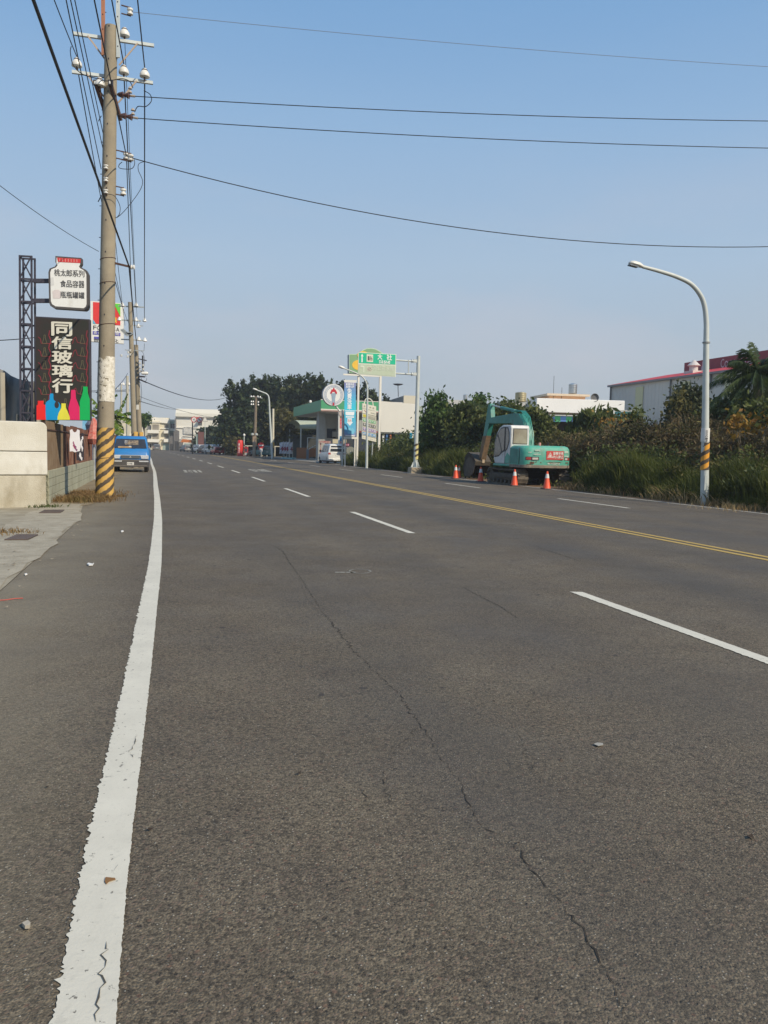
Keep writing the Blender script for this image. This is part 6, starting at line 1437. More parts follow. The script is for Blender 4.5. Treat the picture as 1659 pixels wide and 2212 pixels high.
# white sign pylon next to the banner
t, L = frame_thing('price_pylon', 'narrow white pylon with red price panels and blue panel, left of the blue banner', 'sign', 734, 985, 76, RD)
mb = MB(); ppx(L, ((731.6, 889), (741, 889), (741.5, 990), (731.6, 990)), .06, .3, mb); mb.build('body', GW, t)
for i, (va, vb, c) in enumerate(((898.5, 903, 'pylon brown'), (903.6, 910, 'pylon red'), (911, 917, 'pylon red'), (918, 925, 'pylon red'), (942, 953, 'pylon blue'), (953.6, 958, 'pylon pink'))):
    mm = {'pylon brown': mat('pylon brown', (.20, .16, .10), .5), 'pylon red': mat('pylon red', (.60, .05, .07), .5, c2=(.7, .35, .35), ns=10, amt=.8), 'pylon blue': mat('pylon blue', (.06, .26, .48), .5), 'pylon pink': mat('pylon pink', (.62, .30, .30), .5)}[c]
    mb = MB(); ppx(L, ((734.4, va), (742.2, va), (742.2, vb), (734.4, vb)), .02, .05, mb); mb.build('panel', mm, t)
mb = MB(); cx, cz = L(737, 892.6); mb.prism([(cx + .26 * math.cos(a), cz + .26 * math.sin(a)) for a in [k * math.pi / 12 for k in range(24)]], .0, .055); mb.build('round_clock', mat('clock face', (.30, .22, .18), .5, c2=(.6, .55, .5), ns=9, amt=.8), t)
t, L = frame_thing('oval_sign', 'small oval black and pink sign with white lettering above the white van', 'sign', 748, 960, 73, RD)
mb = MB(); cx, cz = L(749.5, 961); mb.prism([(cx + .34 * math.cos(a), cz + .20 * math.sin(a)) for a in [k * math.pi / 12 for k in range(24)]], 0, .05); fc = mb.build('face', mat('oval sign', (.06, .02, .03), .5), t)
mb = MB(); text(mb, '洗', cx - .2, cz - .1, cx - .02, cz + .1, y=-.01); text(mb, '車', cx + .02, cz - .1, cx + .2, cz + .1, y=-.01); mb.build('lettering', mat('oval lettering', (.75, .30, .40), .5), fc, recalc=False); mb = MB(); mb.tube([(cx, .03, cz - .2), (cx, .03, 0)], .03, 6); mb.build('post', GALV, t)
t, L = frame_thing('road_mirror', 'round traffic mirror seen from behind, right of the white van', 'traffic mirror', 758, 990, 72, RD)
mb = MB(); cx, cz = L(757.5, 974); mb.prism([(cx + .40 * math.cos(a), cz + .38 * math.sin(a)) for a in [k * math.pi / 12 for k in range(24)]], 0, .06); mb.build('mirror_back', mat('mirror back', (.22, .23, .19), .6), t); mb = MB(); mb.tube([(cx, .03, cz), (cx, .03, 0)], .04, 6); mb.build('post', mat('white post', (.7, .68, .6), .5), t)

# car wash tunnel with curved roof, brick wall, service frame
cwY = 106; o_ = at(634.6, 985, cwY); tn = thing('car_wash_shelter', 'open shelter with curved pale green roof left of the petrol canopy', 'shelter', (o_.x, cwY, 0), R(9))
ru = at(692, 924, cwY); 
zr0 = at(645, 924.5, cwY).z; zr1 = at(645, 907.5, cwY).z; wr = 3.6
x0 = at(648.5, 924, cwY).x - o_.x
rg = []
for k in range(13):
    a = math.pi * (0.02 + .96 * k / 12); rg.append((x0 - .0 - 1.75 - 1.75 * math.cos(math.pi - a) , zr0 + (zr1 - zr0) * math.sin(a)))
# the barrel runs across the view (x), its arc seen end-on at the left
V = []; F = []
for k in range(13):
    a = math.pi * k / 12; yy = 2.6 - 2.6 * math.cos(a); z = zr0 + (zr1 - zr0) * math.sin(a)
    for x, dz in ((x0, 0), (x0 + 4.6, 0), (x0, .06), (x0 + 4.6, .06)): V.append((x - 1.6 * (yy / 5.2), yy, z + dz))
for k in range(12): a = 4 * k; F += [(a, a + 1, a + 5, a + 4), (a + 2, a + 6, a + 7, a + 3)]
mb = MB(); mb.add(V, F); mb.build('curved_roof', mat('pale green roof', (.46, .50, .36), .6, c2=(.40, .44, .32)), tn)
for x in (x0 + .1, x0 + 4.4, x0 - 1.2):
    for y in ((.1,) if x > x0 else (5.0,)): mb = MB(); mb.tube([(x, y, 0), (x, y, zr0)], .09, 8); mb.build('post', GALV, tn)
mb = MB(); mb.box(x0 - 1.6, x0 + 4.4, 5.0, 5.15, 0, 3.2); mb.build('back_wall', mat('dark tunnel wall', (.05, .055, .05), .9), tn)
WFR = mat('white frame tube', (.66, .66, .62), .5); wf = thing('car_wash_gantry', 'white tubular gantry with diagonal brace in front of the brick wall', 'frame', (at(664, 985, 98).x, 98, 0), R(5))
h_ = at(664, 945.5, 98).z; w_ = 2.6
for a, b_ in (((0, 0, 0), (0, 0, h_)), ((0, 0, h_), (w_, 0, h_)), ((.05, 0, 1.2), (w_ - .1, 0, h_))): mb = MB(); mb.tube([a, b_], .05, 8); mb.build('frame_tube', WFR, wf)
mb = MB(); mb.box(-.14, .16, -.08, .08, 0, 1.25); mb.build('grey_sleeve', mat('grey sleeve', (.18, .21, .24), .6), wf)
bw = thing('brick_red_wall', 'low orange-brown wall beyond the forecourt under the curved roof', 'wall', (at(640.5, 985, 103).x, 103, 0), R(4)); hb = at(640, 966.8, 103).z
mb = MB(); mb.box(0, 1.7, 0, .2, 0, hb); mb.box(1.7, 3.3, .25, .45, .25, hb - .05); mb.build('panel', mat('orange brown panel', (.42, .17, .065), .8, c2=(.34, .14, .06), ns=2), bw)

# promotional flags
FL_ = mat('flag cloth', (.72, .71, .76), .8, c2=(.36, .36, .46), ns=2.2, amt=.8, contrast=(.45, .7)); TQ = mat('turquoise flag base', (.36, .66, .66), .6)
def flag():
    t = thing('feather_flag', 'x', 'flag', (0, 0, 0), R(8), 'promotional flags at the station entrance')
    mb = MB(); mb.box(-.30, .30, -.22, .22, 0, .14); mb.build('base', TQ, t, bevel=.03)
    mb = MB(); mb.tube([(0, 0, .1), (-.05, 0, 2.15)], .035, 8); mb.build('pole', CRMP, t)
    V = []; n = 9
    for i in range(n):
        for j in range(n): fx, fz = i / (n - 1), j / (n - 1); V.append((-.04 - .62 * fx * (1 - .18 * math.sin(fz * 3)), .07 * math.sin(fx * 5 + fz * 4), .62 + 1.5 * fz - .17 * fx * fz))
    mb = MB(); mb.add(V, [(i * n + j, (i + 1) * n + j, (i + 1) * n + j + 1, i * n + j + 1) for i in range(n - 1) for j in range(n - 1)]); fl = mb.build('cloth', FL_, t, smooth=True)
    mb = MB(); text(mb, '4', -.55, .95, -.10, 1.50, y=-.10, bold=.03); mb.build('numeral', mat('flag maroon', (.30, .01, .05), .6), fl, recalc=False)
    return t
fl0 = flag(); fdat = [(613.4, 'leftmost flag, its maroon 4 half folded away, on a turquoise base'), (619.6, 'second flag from the left, dark arc above the maroon 4'), (624.8, 'third flag from the left, widest white field round the maroon 4'), (632.4, 'rightmost flag, greyish and turned away, nearest the brick-coloured wall')]
for i, (u, lb) in enumerate(fdat):
    f = fl0 if i == 0 else copy_tree(fl0); f.location = (at(u, 989, 100).x, 100 - .5 * i * 0, 0.01); f.rotation_euler = (0, 0, R((25, 6, 2, 48)[i])); f['label'] = lb

# white billboard wall building right of the tall sign
t, L = frame_thing('white_billboard_building', 'low shop building with a large blank white hoarding above its dark shopfront', 'building', 823, 990, 73, R(6))
mb = MB(); ppx(L, ((822.8, 866.4), (899, 873), (899, 935.4), (822.6, 933.4)), -.06, .25, mb); mb.build('white_hoarding', mat('hoarding white', (.80, .77, .68), .7, c2=(.76, .73, .65), ns=1), t)
xr = L(914, 930)[0]; xl = L(776, 930)[0]; zt = L(899, 876)[1]; mb = MB(); mb.box(L(899, 900)[0] + .0, xr, .26, 9, 2.6, zt); mb.build('grey_green_side', mat('side wall grey green', (.42, .47, .41), .7), t)
mb = MB(); mb.box(xl, xr, .4, 9, 0.0, 2.95); mb.build('shopfront', mat('navy shutter', (.035, .045, .065), .6, c2=(.06, .07, .09), ns=1.5), t)
mb = MB(); mb.box(xl, L(822, 930)[0], .1, 9, 2.95, L(800, 908)[1]); mb.box(xl, xr, .05, .4, 2.88, 3.02); mb.build('grey_lintel', mat('grey lintel', (.40, .40, .35), .7), t)
mb = MB(); mb.box(xl, L(822, 930)[0], -.0, .04, 2.95, 3.08); mb.build('red_trim', mat('red trim', (.32, .05, .04), .6), t)
mb = MB(); mb.box(xl + .3, xl + 2.6, .1, .36, .62, .72); mb.build('white_rail', WHITE, t)
for (ua, ub, c, nm) in ((826, 830, WHITE, 'white_door_post'), (842, 845.5, mat('orange panel', (.48, .16, .06), .6), 'orange_panel'), (834, 838, mat('blue panel', (.06, .16, .36), .6), 'blue_panel')):
    x0, x1 = L(ua, 950)[0], L(ub, 950)[0]; mb = MB(); mb.box(x0, x1, .1, .36, .3 if 'blue' not in nm else 2.0, 2.8); mb.build(nm, c, t)
t, L = frame_thing('blue_sign_box', 'small bright blue and white sign box behind the direction sign post', 'sign', 885, 948, 64, R(6))
mb = MB(); ppx(L, ((885.5, 935.4), (897.6, 935.8), (897.6, 947.6), (885.5, 947.2)), 0, .2, mb); mb.build('box', mat('box cyan', (.03, .42, .66), .5), t); mb = MB(); ppx(L, ((891, 936.5), (894, 936.5), (893, 947), (890, 947)), -.01, -.001, mb); mb.build('white_streak', WHITE, t); mb = MB(); a = L(891, 947); mb.tube([(a[0], .1, a[1]), (a[0], .1, 0)], .05, 6); mb.build('post', GALV, t)
t, L = frame_thing('cream_rooftop_building', 'cream building with shaded corrugated side beyond the white hoarding', 'building', 869, 990, 115, R(10))
mb = MB(); x1 = L(900, 860)[0]; mb.box(0, x1, 0, .3, 0, L(870, 854)[1]); mb.box(x1 - .3, x1, .3, 12, 0, L(870, 854)[1]); mb.box(0, x1, .3, 12, L(870, 854)[1] - .4, L(870, 854)[1] - .05); mb.build('wall', mat('pale cream wall', (.62, .57, .45), .8), t)
mb = MB(); mb.box(-.05, 0, .3, 12, 0, L(870, 854)[1] - .06)
for k in range(14): mb.box(-.11, -.05, .5 + k * .8, .75 + k * .8, 0, L(870, 854)[1] - .1)
mb.build('corrugated_side', mat('grey corrugation', (.36, .35, .33), .7), t)
mb = MB(); z = L(870, 854)[1]; mb.tube([(-.4, 2, z - .1), (-.5, 2, z + 1.6)], .05, 6); mb.build('aerial_mast', DARK, t); mb = MB(); mb.lathe([(.05, .0), (.55, .1), (.8, .25), (.3, .3)], 10, (-.5, 2, z + 1.5)); mb.build('aerial', DARK, t)

# ------------------------------------------------------------------ far left: houses, cream building, sheds, cars
CRW = mat('cream house wall', (.66, .61, .47), .8, c2=(.58, .53, .40), ns=.6, amt=.5); WWL = mat('warm white wall', (.80, .77, .68), .8, c2=(.72, .69, .60), ns=.5)
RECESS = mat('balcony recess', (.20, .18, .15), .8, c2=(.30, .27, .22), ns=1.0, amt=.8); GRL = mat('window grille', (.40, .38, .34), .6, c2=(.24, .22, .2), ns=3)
HY = 205
def house(name, label, u0, u1, vt, Y, rz, m, floors, parts, depth=9, base_v=975):
    t, L = frame_thing(name, label, 'building', u0, base_v, Y, R(rz))
    x0, zt = L(u0, vt); x1 = L(u1, vt)[0]
    mb = MB(); mb.box(0, x1, .35, depth, 0, zt); mb.build('wall', m, t)
    for k in range(floors + 1):
        z = min(zt - .35, k * zt / floors) if k else 0
        if k: mb = MB(); mb.box(-.05, x1 + .05, .10, .36, z - .12, z + .12); mb.build('floor_band', WWL, t)
    for (ua, va, ub, vb, kind) in parts:
        (xa, za), (xb, zb_) = L(ua, vb), L(ub, va)
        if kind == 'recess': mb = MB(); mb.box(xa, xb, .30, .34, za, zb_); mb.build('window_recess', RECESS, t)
        elif kind == 'balcony': mb = MB(); mb.box(xa, xb, -.7, .34, za, zb_); mb.build('balcony', WWL, t)
        elif kind == 'window':
            mb = MB(); mb.box(xa, xb, .25, .33, za, zb_); f = mb.build('window', GRL, t)
            mb = MB(); n = max(2, int((xb - xa) / .5))
            for i in range(n): mb.box(xa + (xb - xa) * (i + .12) / n, xa + (xb - xa) * (i + .88) / n, .235, .248, za + .1, zb_ - .1)
            mb.build('pane', GLASS, f)
        elif kind == 'shutter': mb = MB(); mb.box(xa, xb, .26, .34, za, zb_); mb.build('roller_shutter', mat('pale green shutter', (.34, .42, .38), .6), t)
        elif kind == 'awning': mb = MB(); mb.loft([[Vector((x, y, z)) for x, z in ((xa, za + dz), (xb, za + dz), (xb, za + dz + .1), (xa, za + dz + .1))] for y, dz in ((.3, .5), (-1.0, .0))]); mb.build('awning', mat('grey awning', (.30, .29, .27), .7), t)
        elif kind == 'cap': mb = MB(); mb.box(xa, xb, -.2, 1.5, za, zb_); mb.build('roof_canopy', DARK, t)
    return t, L
house('row_house', 'cream low house partly hidden behind the banana plant and pole pair', 236, 311, 904, 150, 12, CRW, 2, [(259, 925, 268, 937, 'window'), (242, 928, 255, 940, 'recess')], 8)
house('row_house', 'three-storey cream row house with balconies and a dark roof canopy, nearest the pole pair', 303, 345.5, 908, HY, 14, CRW, 3,
      [(305, 914, 314, 925, 'recess'), (316, 918, 327, 930, 'window'), (329, 917, 343, 931, 'recess'), (316, 929, 343.5, 935.5, 'balcony'), (316, 940, 327, 948, 'window'), (329, 938, 343, 950, 'recess'), (316, 949, 343.5, 955, 'balcony'), (306, 957, 322, 976, 'recess'), (328, 957, 343, 976, 'recess'), (303, 910, 318, 914, 'cap')])
t, L = house('row_house', 'plain-topped cream row house with shaded balcony bays beside a tall window column', 345.5, 366, 902, HY + 2, 14, CRW, 3, [(355, 917, 364, 931, 'recess'), (354, 930, 365, 936, 'balcony'), (355, 938, 364, 949, 'recess'), (354, 948, 365, 955, 'balcony'), (352, 958, 365, 976, 'shutter')])
mb = MB(); a, b_ = L(303, 901), L(366, 914); mb.prism([(a[0], L(303, 910)[1] + .2), L(303, 897), L(366, 905), (b_[0], L(366, 915)[1])], -.15, 8); mb.build('parapet_roof', WWL, t)
house('row_house', 'narrow house with a pale green top storey next to the dark sheds', 366, 382, 906, HY + 4, 14, mat('pale green wall', (.45, .55, .46), .7), 3, [(368, 915, 378, 926, 'window'), (367, 926, 379, 931, 'balcony'), (368, 935, 378, 946, 'recess')])
SHD = mat('dark shed boards', (.11, .105, .10), .9, c2=(.18, .17, .16), ns=1.2, amt=.8)
for (ua, ub, vt, lb) in ((365.5, 376, 941, 'dark low shed with a pitched top left of the cream building'), (375, 387, 928, 'taller dark shed leaning on the cream building'), (386, 395, 953, 'small dark lean-to at the foot of the cream building')):
    t, L = frame_thing('dark_shed', lb, 'shed', ua, 976, 192, R(14), 'dark sheds beside the cream building'); x1, zt = L(ub, vt)
    mb = MB(); mb.prism([(0, 0), (x1, 0), (x1, zt * .94), (x1 * .4, zt), (0, zt * .9)], 0, 5); mb.build('walls', SHD, t)
    mb = MB(); mb.box(x1 * .2, x1 * .8, -.05, -.01, 0, zt * .45); mb.build('door', mat('shed door', (.05, .05, .05), .8), t)
t, L = house('cream_building', 'large cream building with curved roof edge, faded signboard and small windows beyond the parked cars', 380, 478, 899, HY, 3, WWL, 3,
      [(428, 911, 436, 919, 'window'), (472, 911, 478, 919, 'window'), (428, 909, 437, 911, 'awning'), (398, 958, 415, 976, 'shutter')], 14)
mb = MB(); (x0, z0), (x1, z1) = L(379.5, 899.5), L(478, 884); mb.loft([[Vector((x, y, z)) for y, z in ((.0, z0 - .3), (-.35, z0), (-.2, z0 + .9), (.6, z1 - .15), (2, z1), (12, z1), (12, z0))] for x in (x0, x1)]); mb.build('roof', mat('warm white roof', (.74, .71, .60), .6), t)
(xa, za), (xb, zb_) = L(396, 937), L(416, 924.5); mb = MB(); mb.box(xa, xb, .1, .25, za, zb_ + .2); bd = mb.build('faded_signboard', mat('faded signboard', (.50, .49, .45), .7, c2=(.66, .63, .56), ns=1.4, amt=.9, contrast=(.4, .6)), t)
mb = MB(); (xa, za), (xb, zb_) = L(394, 943), L(420, 940); mb.bar((xa, 0, za), (xb, -.2, zb_), .12, .15); mb.build('roof_pipe', DARK, t)
mb = MB(); mb.box(-.30, .05, .0, .5, 0, L(380, 903)[1]); mb.build('corner_pipe', mat('grey corner', (.22, .22, .22), .7), t)
# no-entry-style round signs
t, L = frame_thing('road_sign_pair', 'pair of round red-rimmed road signs on a dark post before the cream building', 'road sign', 415.6, 979, 132, R(5))
mb = MB(); mb.tube([(0, .1, 0), (L(415.6, 911)[0], .1, L(416, 905)[1])], .10, 8); mb.build('post', mat('dark post', (.09, .08, .06), .7), t)
RR = mat('sign rim red', (.62, .03, .03), .5)
for k, (u, tx) in enumerate(((419.2, '40'), (431, ''))):
    cx, cz = L(u, 906.3 + k * .3); C_ = lambda r, n=28: [(cx + r * math.cos(a), cz + r * math.sin(a)) for a in [2 * math.pi * i / n for i in range(n)]]
    mb = MB(); mb.prism(C_(.50), 0, .05); rim = mb.build('red_rim', RR, t); mb = MB(); mb.prism(C_(.37), -.02, -.001); fc = mb.build('white_disc', JW, rim)
    if tx:
        mb = MB(); text(mb, '4', cx - .2, cz - .15, cx - .02, cz + .15, y=-.03); text(mb, '0', cx + .02, cz - .15, cx + .2, cz + .15, y=-.03); mb.build('lettering', INK, fc, recalc=False)
    else:
        mb = MB(); mb.bar((cx - .28, -.05, cz + .28), (cx + .28, -.05, cz - .28), .02, .10); mb.build('slash', RR, fc); mb = MB(); mb.prism([(cx - .16, cz - .02), (cx - .1, cz + .14), (cx + .02, cz + .06), (cx + .02, cz - .04)], -.035, -.025); mb.build('pictogram', INK, fc)
t, L = frame_thing('warning_triangle', 'pale triangular road sign beside the round pair, seen edge-lit', 'road sign', 436, 979, 140, R(5))
mb = MB(); mb.prism([L(436.5, 910.5), L(449.5, 911), L(442.6, 899)], 0, .04); mb.build('plate', mat('pale triangle rim', (.50, .46, .40), .6), t); mb = MB(); mb.prism([L(438.5, 909.3), L(447.5, 909.8), L(442.7, 901.5)], -.02, -.001); mb.build('face', WWL, t); mb = MB(); a = L(443, 911); mb.tube([(a[0], .05, a[1]), (a[0], .05, 0)], .05, 6); mb.build('post', PALE, t)
for (u, vt, w_, m_, lb, nm) in ((434, 933, .55, mat('dark red brick pier', (.16, .07, .06), .9), 'dark red brick pier behind the parked cars', 'brick_pier'), (428.5, 938.5, .45, mat('pale green pier', (.30, .38, .33), .8), 'pale green sign pier behind the parked cars', 'green_pier')):
    p = at(u, 979, 158); zt = at(u, vt, 158).z; mb = MB(); mb.box(-w_, w_, -w_, w_, 0, zt); o = mb.build(nm, m_, bevel=.03); o.location = (p.x, p.y, 0); o.rotation_euler = (0, 0, .2); tag(o, lb, 'pier')
OA = mat('orange awning', (.55, .17, .04), .7)
t = thing('orange_canopy', 'orange canopy on cream posts at the road bend', 'canopy', (at(390, 976, 172).x, 172, 0), R(8))
mb = MB(); mb.loft([[Vector((x, y, z)) for x, z in ((0, 2.0), (2.6, 1.9), (2.2, 2.5), (.4, 2.7))] for y in (0, 2.5)]); mb.build('awning', OA, t)
for x in (.5, 2.2): mb = MB(); mb.tube([(x, .2, 0), (x, .2, 2.2)], .07, 6); mb.build('post', CRMP, t)
def pcar(Y, u, v, rz, c, label, H=1.5, w=.84, L=4.3): return car('parked_car', label, Y, u, v, R(rz), mat('car paint %s' % c[0], c[1], .3, spec=.7), w, L, H, group='parked cars by the dark trees')
SIL, WHT, BLK, RED, GRY = ('silver', (.38, .39, .41)), ('white', (.70, .70, .68)), ('black', (.03, .03, .035)), ('red', (.55, .03, .03)), ('grey', (.16, .17, .17))
for a in ((188, 339, 976, 16, GRY, 'dark grey car parked before the row houses', 1.45), (168, 407.5, 979, 30, GRY, 'dark car parked alone under the round road signs', 1.45), (158, 430, 979, 24, SIL, 'silver car parked farthest along the tree line', 1.55), (152, 438.5, 980, 28, WHT, 'white hatchback parked between two silver cars', 1.55),
          (146, 448.5, 980, 30, BLK, 'black car in the middle of the parked row', 1.5), (141, 457, 980.5, 26, SIL, 'silver car just behind the red one', 1.6), (137, 468, 981, 30, WHT, 'white car whose side shows behind the red car', 1.6), (131, 475, 981.5, 24, RED, 'red car nearest the farthest street lamp', 1.25)): pcar(*a)
# motorcycle with rider's seat, parked
t = thing('scooter', 'black parked scooter seen from behind at the kerb by the dark trees', 'scooter', (at(489, 984.5, 126).x, 126, 0), R(20))
for y in (0.0, 1.25): mb = MB(); mb.lathe([(.10, -.05), (.25, -.05), (.25, .05), (.10, .05)], 16, (0, y, .25), 'x'); mb.build('wheel', TYRE, t)
mb = MB(); mb.loft([[Vector((x * f, y, z0 + (z - .3) * g_)) for x, z in ((-.16, .3), (-.2, .5), (-.16, .72), (.16, .72), (.2, .5), (.16, .3))] for y, f, g_, z0 in ((-.2, .7, .8, .38), (.1, 1, 1.05, .34), (.6, .9, 1, .34), (.75, 1, .3, .34), (1.05, .9, .3, .34), (1.1, .9, 1.6, .34), (1.3, .6, 1.5, .34))]); mb.build('body', BLACK, t, bevel=.02)
mb = MB(); mb.tube([(-.33, 1.05, 1.02), (0, 1.12, .98), (.33, 1.05, 1.02)], .025, 6); mb.build('handlebar', BLACK, t); mb = MB(); mb.box(-.10, .10, -.28, -.26, .42, .58); mb.build('number_plate', PLATE, t)
for s_ in (-1, 1): mb = MB(); mb.box(s_ * .36 - .06, s_ * .36 + .06, 1.0, 1.03, 1.12, 1.22); mb.build('mirror', BLACK, t)

# red things at the trees: inflatable column, machine, no-entry sign, fence, teal pickup
CRED = mat('bright red vinyl', (.66, .035, .03), .45, c2=(.55, .03, .025), ns=2)
pR = at(518.5, 985.5, 118); t = thing('inflatable_column', 'tall red inflatable column with white vertical script by the dark trees', 'inflatable', (pR.x, 118, 0), R(5))
mb = MB(); mb.lathe([(.40, 0), (.44, .1), (.42, .4), (.43, 1.2), (.42, 2.15), (.36, 2.28), (.2, 2.34)], 22); mb.build('body', CRED, t, smooth=True)
mb = MB(); mb.box(.1, .55, -.5, -.2, 0, .35); mb.build('foot_weight', CRED, t, bevel=.05)
mb = MB(); Mr = Matrix.Translation((-.10, -.415, .45)) @ Matrix.Rotation(R(-90), 4, 'Y')
for i, ch in enumerate('Coca-Cola'): text(mb, ch, i * .165, 0, i * .165 + .14, .26 if ch not in 'ca-ola' else .17, y=0, bold=.0, M=Matrix.Translation((-.02, -.44, .42)) @ Matrix(((0, 0, -1, 0), (0, 1, 0, 0), (1, 0, 0, 0), (0, 0, 0, 1))))
mb.build('lettering', JW, t, recalc=False)
t = thing('red_kiosk', 'small dark red vending cabinet beside the inflatable column', 'vending machine', (at(531.5, 984.5, 119).x, 119, 0), R(5))
mb = MB(); mb.box(-.28, .28, 0, .5, 0, 1.35); mb.build('cabinet', mat('dark red cabinet', (.36, .03, .035), .5), t, bevel=.03); mb = MB(); mb.box(-.2, .2, -.03, -.002, .1, .5); mb.build('grey_panel', GALV, t); mb = MB(); mb.box(-.15, .15, -.03, -.002, .65, 1.1); mb.build('window', GLASS, t)
t = thing('no_entry_sign', 'round red no entry sign with white bar above a small white plate', 'road sign', (at(564, 986, 112).x, 112, 0), R(5))
mb = MB(); mb.lathe([(.02, 0), (.44, 0), (.44, .05), (.02, .05)], 28, (0, -.05, 1.62), 'y'); dk = mb.build('red_disc', RR, t); mb = MB(); mb.box(-.33, .33, -.07, -.052, 1.54, 1.70); mb.build('white_bar', JW, dk)
mb = MB(); mb.box(-.18, .18, -.04, 0, .75, 1.18); mb.build('white_plate', JW, t); mb = MB(); mb.tube([(0, .03, 0), (0, .03, 1.7)], .05, 8); mb.build('post', GALV, t)
t = thing('rail_fence', 'cream post and rail fence under the dark trees behind the red cabinet', 'fence', (at(527, 984, 121).x, 121, 0), R(4))
mb = MB(); mb.box(0, 5.6, 0, .08, 1.45, 1.58); mb.build('top_rail', CRMP, t)
for x in (.5, 1.6, 2.7, 3.4, 4.6): mb = MB(); mb.box(x, x + .12, 0, .1, 0, 1.45); mb.build('post', CRMP, t)
t = thing('pillar_with_lamps', 'pale concrete gate pillar with two lamp heads beside the leaning pole', 'pillar', (at(549, 985, 117).x, 117, 0), 0)
mb = MB(); mb.box(-.22, .22, -.2, .2, 0, 2.9); mb.build('pillar', mat('rust streaked concrete', (.40, .35, .27), .9, c2=(.30, .17, .09), ns=1.4, amt=.8), t); mb = MB(); mb.lathe([(.05, 0), (.22, .1), (.2, .35), (.05, .4)], 10, (-.28, 0, 3.0)); mb.build('lamp_head', GALV, t); mb = MB(); mb.lathe([(.05, 0), (.22, .1), (.2, .35), (.05, .4)], 10, (.30, 0, 3.0)); mb.build('lamp_head', GALV, t)
t = thing('globe_lamp', 'small white globe on a thin post behind the inflatable column', 'lamp', (at(527, 984, 122).x, 122, 0), 0); mb = MB(); mb.tube([(0, 0, 0), (0, 0, 3.0)], .07, 6); mb.build('post', PALE, t); mb = MB(); mb.lathe([(.03, -.2), (.18, -.1), (.2, .02), (.14, .15), (.03, .2)], 12, (0, 0, 3.15)); mb.build('globe', WHITE, t, smooth=True)
car('parked_pickup', 'teal pickup truck half hidden under the dark trees behind the no entry sign', 116, 577, 984.5, R(38), mat('teal paint', (.13, .24, .23), .5), .85, 4.4, 1.6)

# utility pole in front of the trees
p6, b6, t6 = simple_pole(549.5, 984, 553, 856, 119, .27, .19, 'old leaning wooden-coloured pole with crossarm in front of the dark trees', m=mat('old pole brown', (.24, .19, .13), .9, c2=(.14, .11, .08), ns=3))
mb = MB(); a = at(540, 856, 119) - b6; c_ = at(567, 860, 119) - b6; mb.bar(a, c_, .12, .12); mb.build('crossarm', GALV, p6)
for u, v in ((543, 857), (548, 857), (557, 857), (562, 858), (543, 868), (547, 868), (558, 869), (543, 874), (547, 874), (558, 875)):
    mb = MB(); mb.lathe([(.06, 0), (.12, .03), (.10, .17), (.04, .25)], 10, at(u, v + 1, 118.8) - b6); mb.build('insulator', PORC, p6, smooth=True)

# ------------------------------------------------------------------ right: white building, water tanks, warehouse
t, L = frame_thing('white_parapet_building', 'building with a long white parapet band and striped awning behind the thicket', 'building', 1153, 990, 62, R(7))
WPT = mat('bright white parapet', (.86, .86, .84), .6, c2=(.78, .78, .76), ns=1.2)
(xa, za), (xb, zb_) = L(1153, 889), L(1347.5, 868.5); zt = L(1153, 860)[1]; zbt = L(1153, 890)[1]
mb = MB(); mb.box(0, xb, -.2, 6.5, zbt, zt); mb.build('parapet', WPT, t, bevel=.03)
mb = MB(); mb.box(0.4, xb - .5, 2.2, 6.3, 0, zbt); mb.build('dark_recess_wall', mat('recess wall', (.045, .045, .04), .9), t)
(xc, zc), (xd, zd) = L(1305, 941), L(1338, 905); mb = MB(); mb.box(xc - 1.0, xd, .6, 2.1, 0, zd); mb.build('white_wall', WPT, t)
mb = MB(); a, b_ = L(1177, 897.5), L(1250, 903); mb.bar((a[0], -.9, a[1]), (b_[0], -.9, a[1] + .0), .06, .09); mb.build('awning_rail', GALV, t)
a, b_ = L(1312, 888), L(1365, 889); mb = MB(); mb.bar((a[0], -.9, a[1]), (b_[0], -.9, b_[1]), .06, .09); mb.build('awning_rail', GALV, t)
AB, AG = mat('awning blue', (.05, .15, .38), .7), mat('awning green', (.03, .25, .12), .7)
z0 = L(1177, 899)[1]
for k in range(10):
    x0 = L(1179, 900)[0] + k * .72 * .62; mb = MB(); mb.loft([[Vector((x0 + i * .44, -.9 + dy, z)) for i in (0, .33, .67, 1)] + [Vector((x0 + i * .44, -.88 + dy, z)) for i in (1, .67, .33, 0)] for z, dy in ((z0, 0), (z0 - .3, .06), (z0 - .42 - .04 * (k % 2), 0))]); mb.build('awning_scallop', AB if k % 2 == 0 else AG, t)
mb = MB(); x0 = L(1318, 890)[0]; mb.box(x0, x0 + 1.9, -.9, -.85, L(1318, 905)[1], L(1318, 890)[1]); mb.build('awning_blue_panel', mat('blue green tarp', (.04, .13, .25), .7, c2=(.03, .2, .1), ns=1.6, amt=.9), t)
t, L = frame_thing('rooftop_room', 'peach-coloured rooftop room with flat slab roof on the white building', 'building', 1194, 866, 66, R(7))
zt = L(1194, 855)[1]; zb_ = L(1194, 872)[1]; (x1, _) = L(1264, 866)
t.location.z = 0
mb = MB(); mb.box(L(1187, 860)[0], x1, 0, 4.0, zb_ - .6, zt); mb.build('wall', mat('peach wall', (.78, .46, .25), .7), t); mb = MB(); mb.box(L(1179, 860)[0], x1 + .25, -.35, 4.3, zt, zt + .17); mb.build('slab_roof', mat('peach slab', (.62, .50, .36), .7), t)
STN = mat('stainless steel', (.62, .62, .60), .28, c2=(.50, .50, .48), metal=.85); GST = mat('golden stained steel', (.46, .40, .24), .4, c2=(.36, .31, .19), metal=.5)
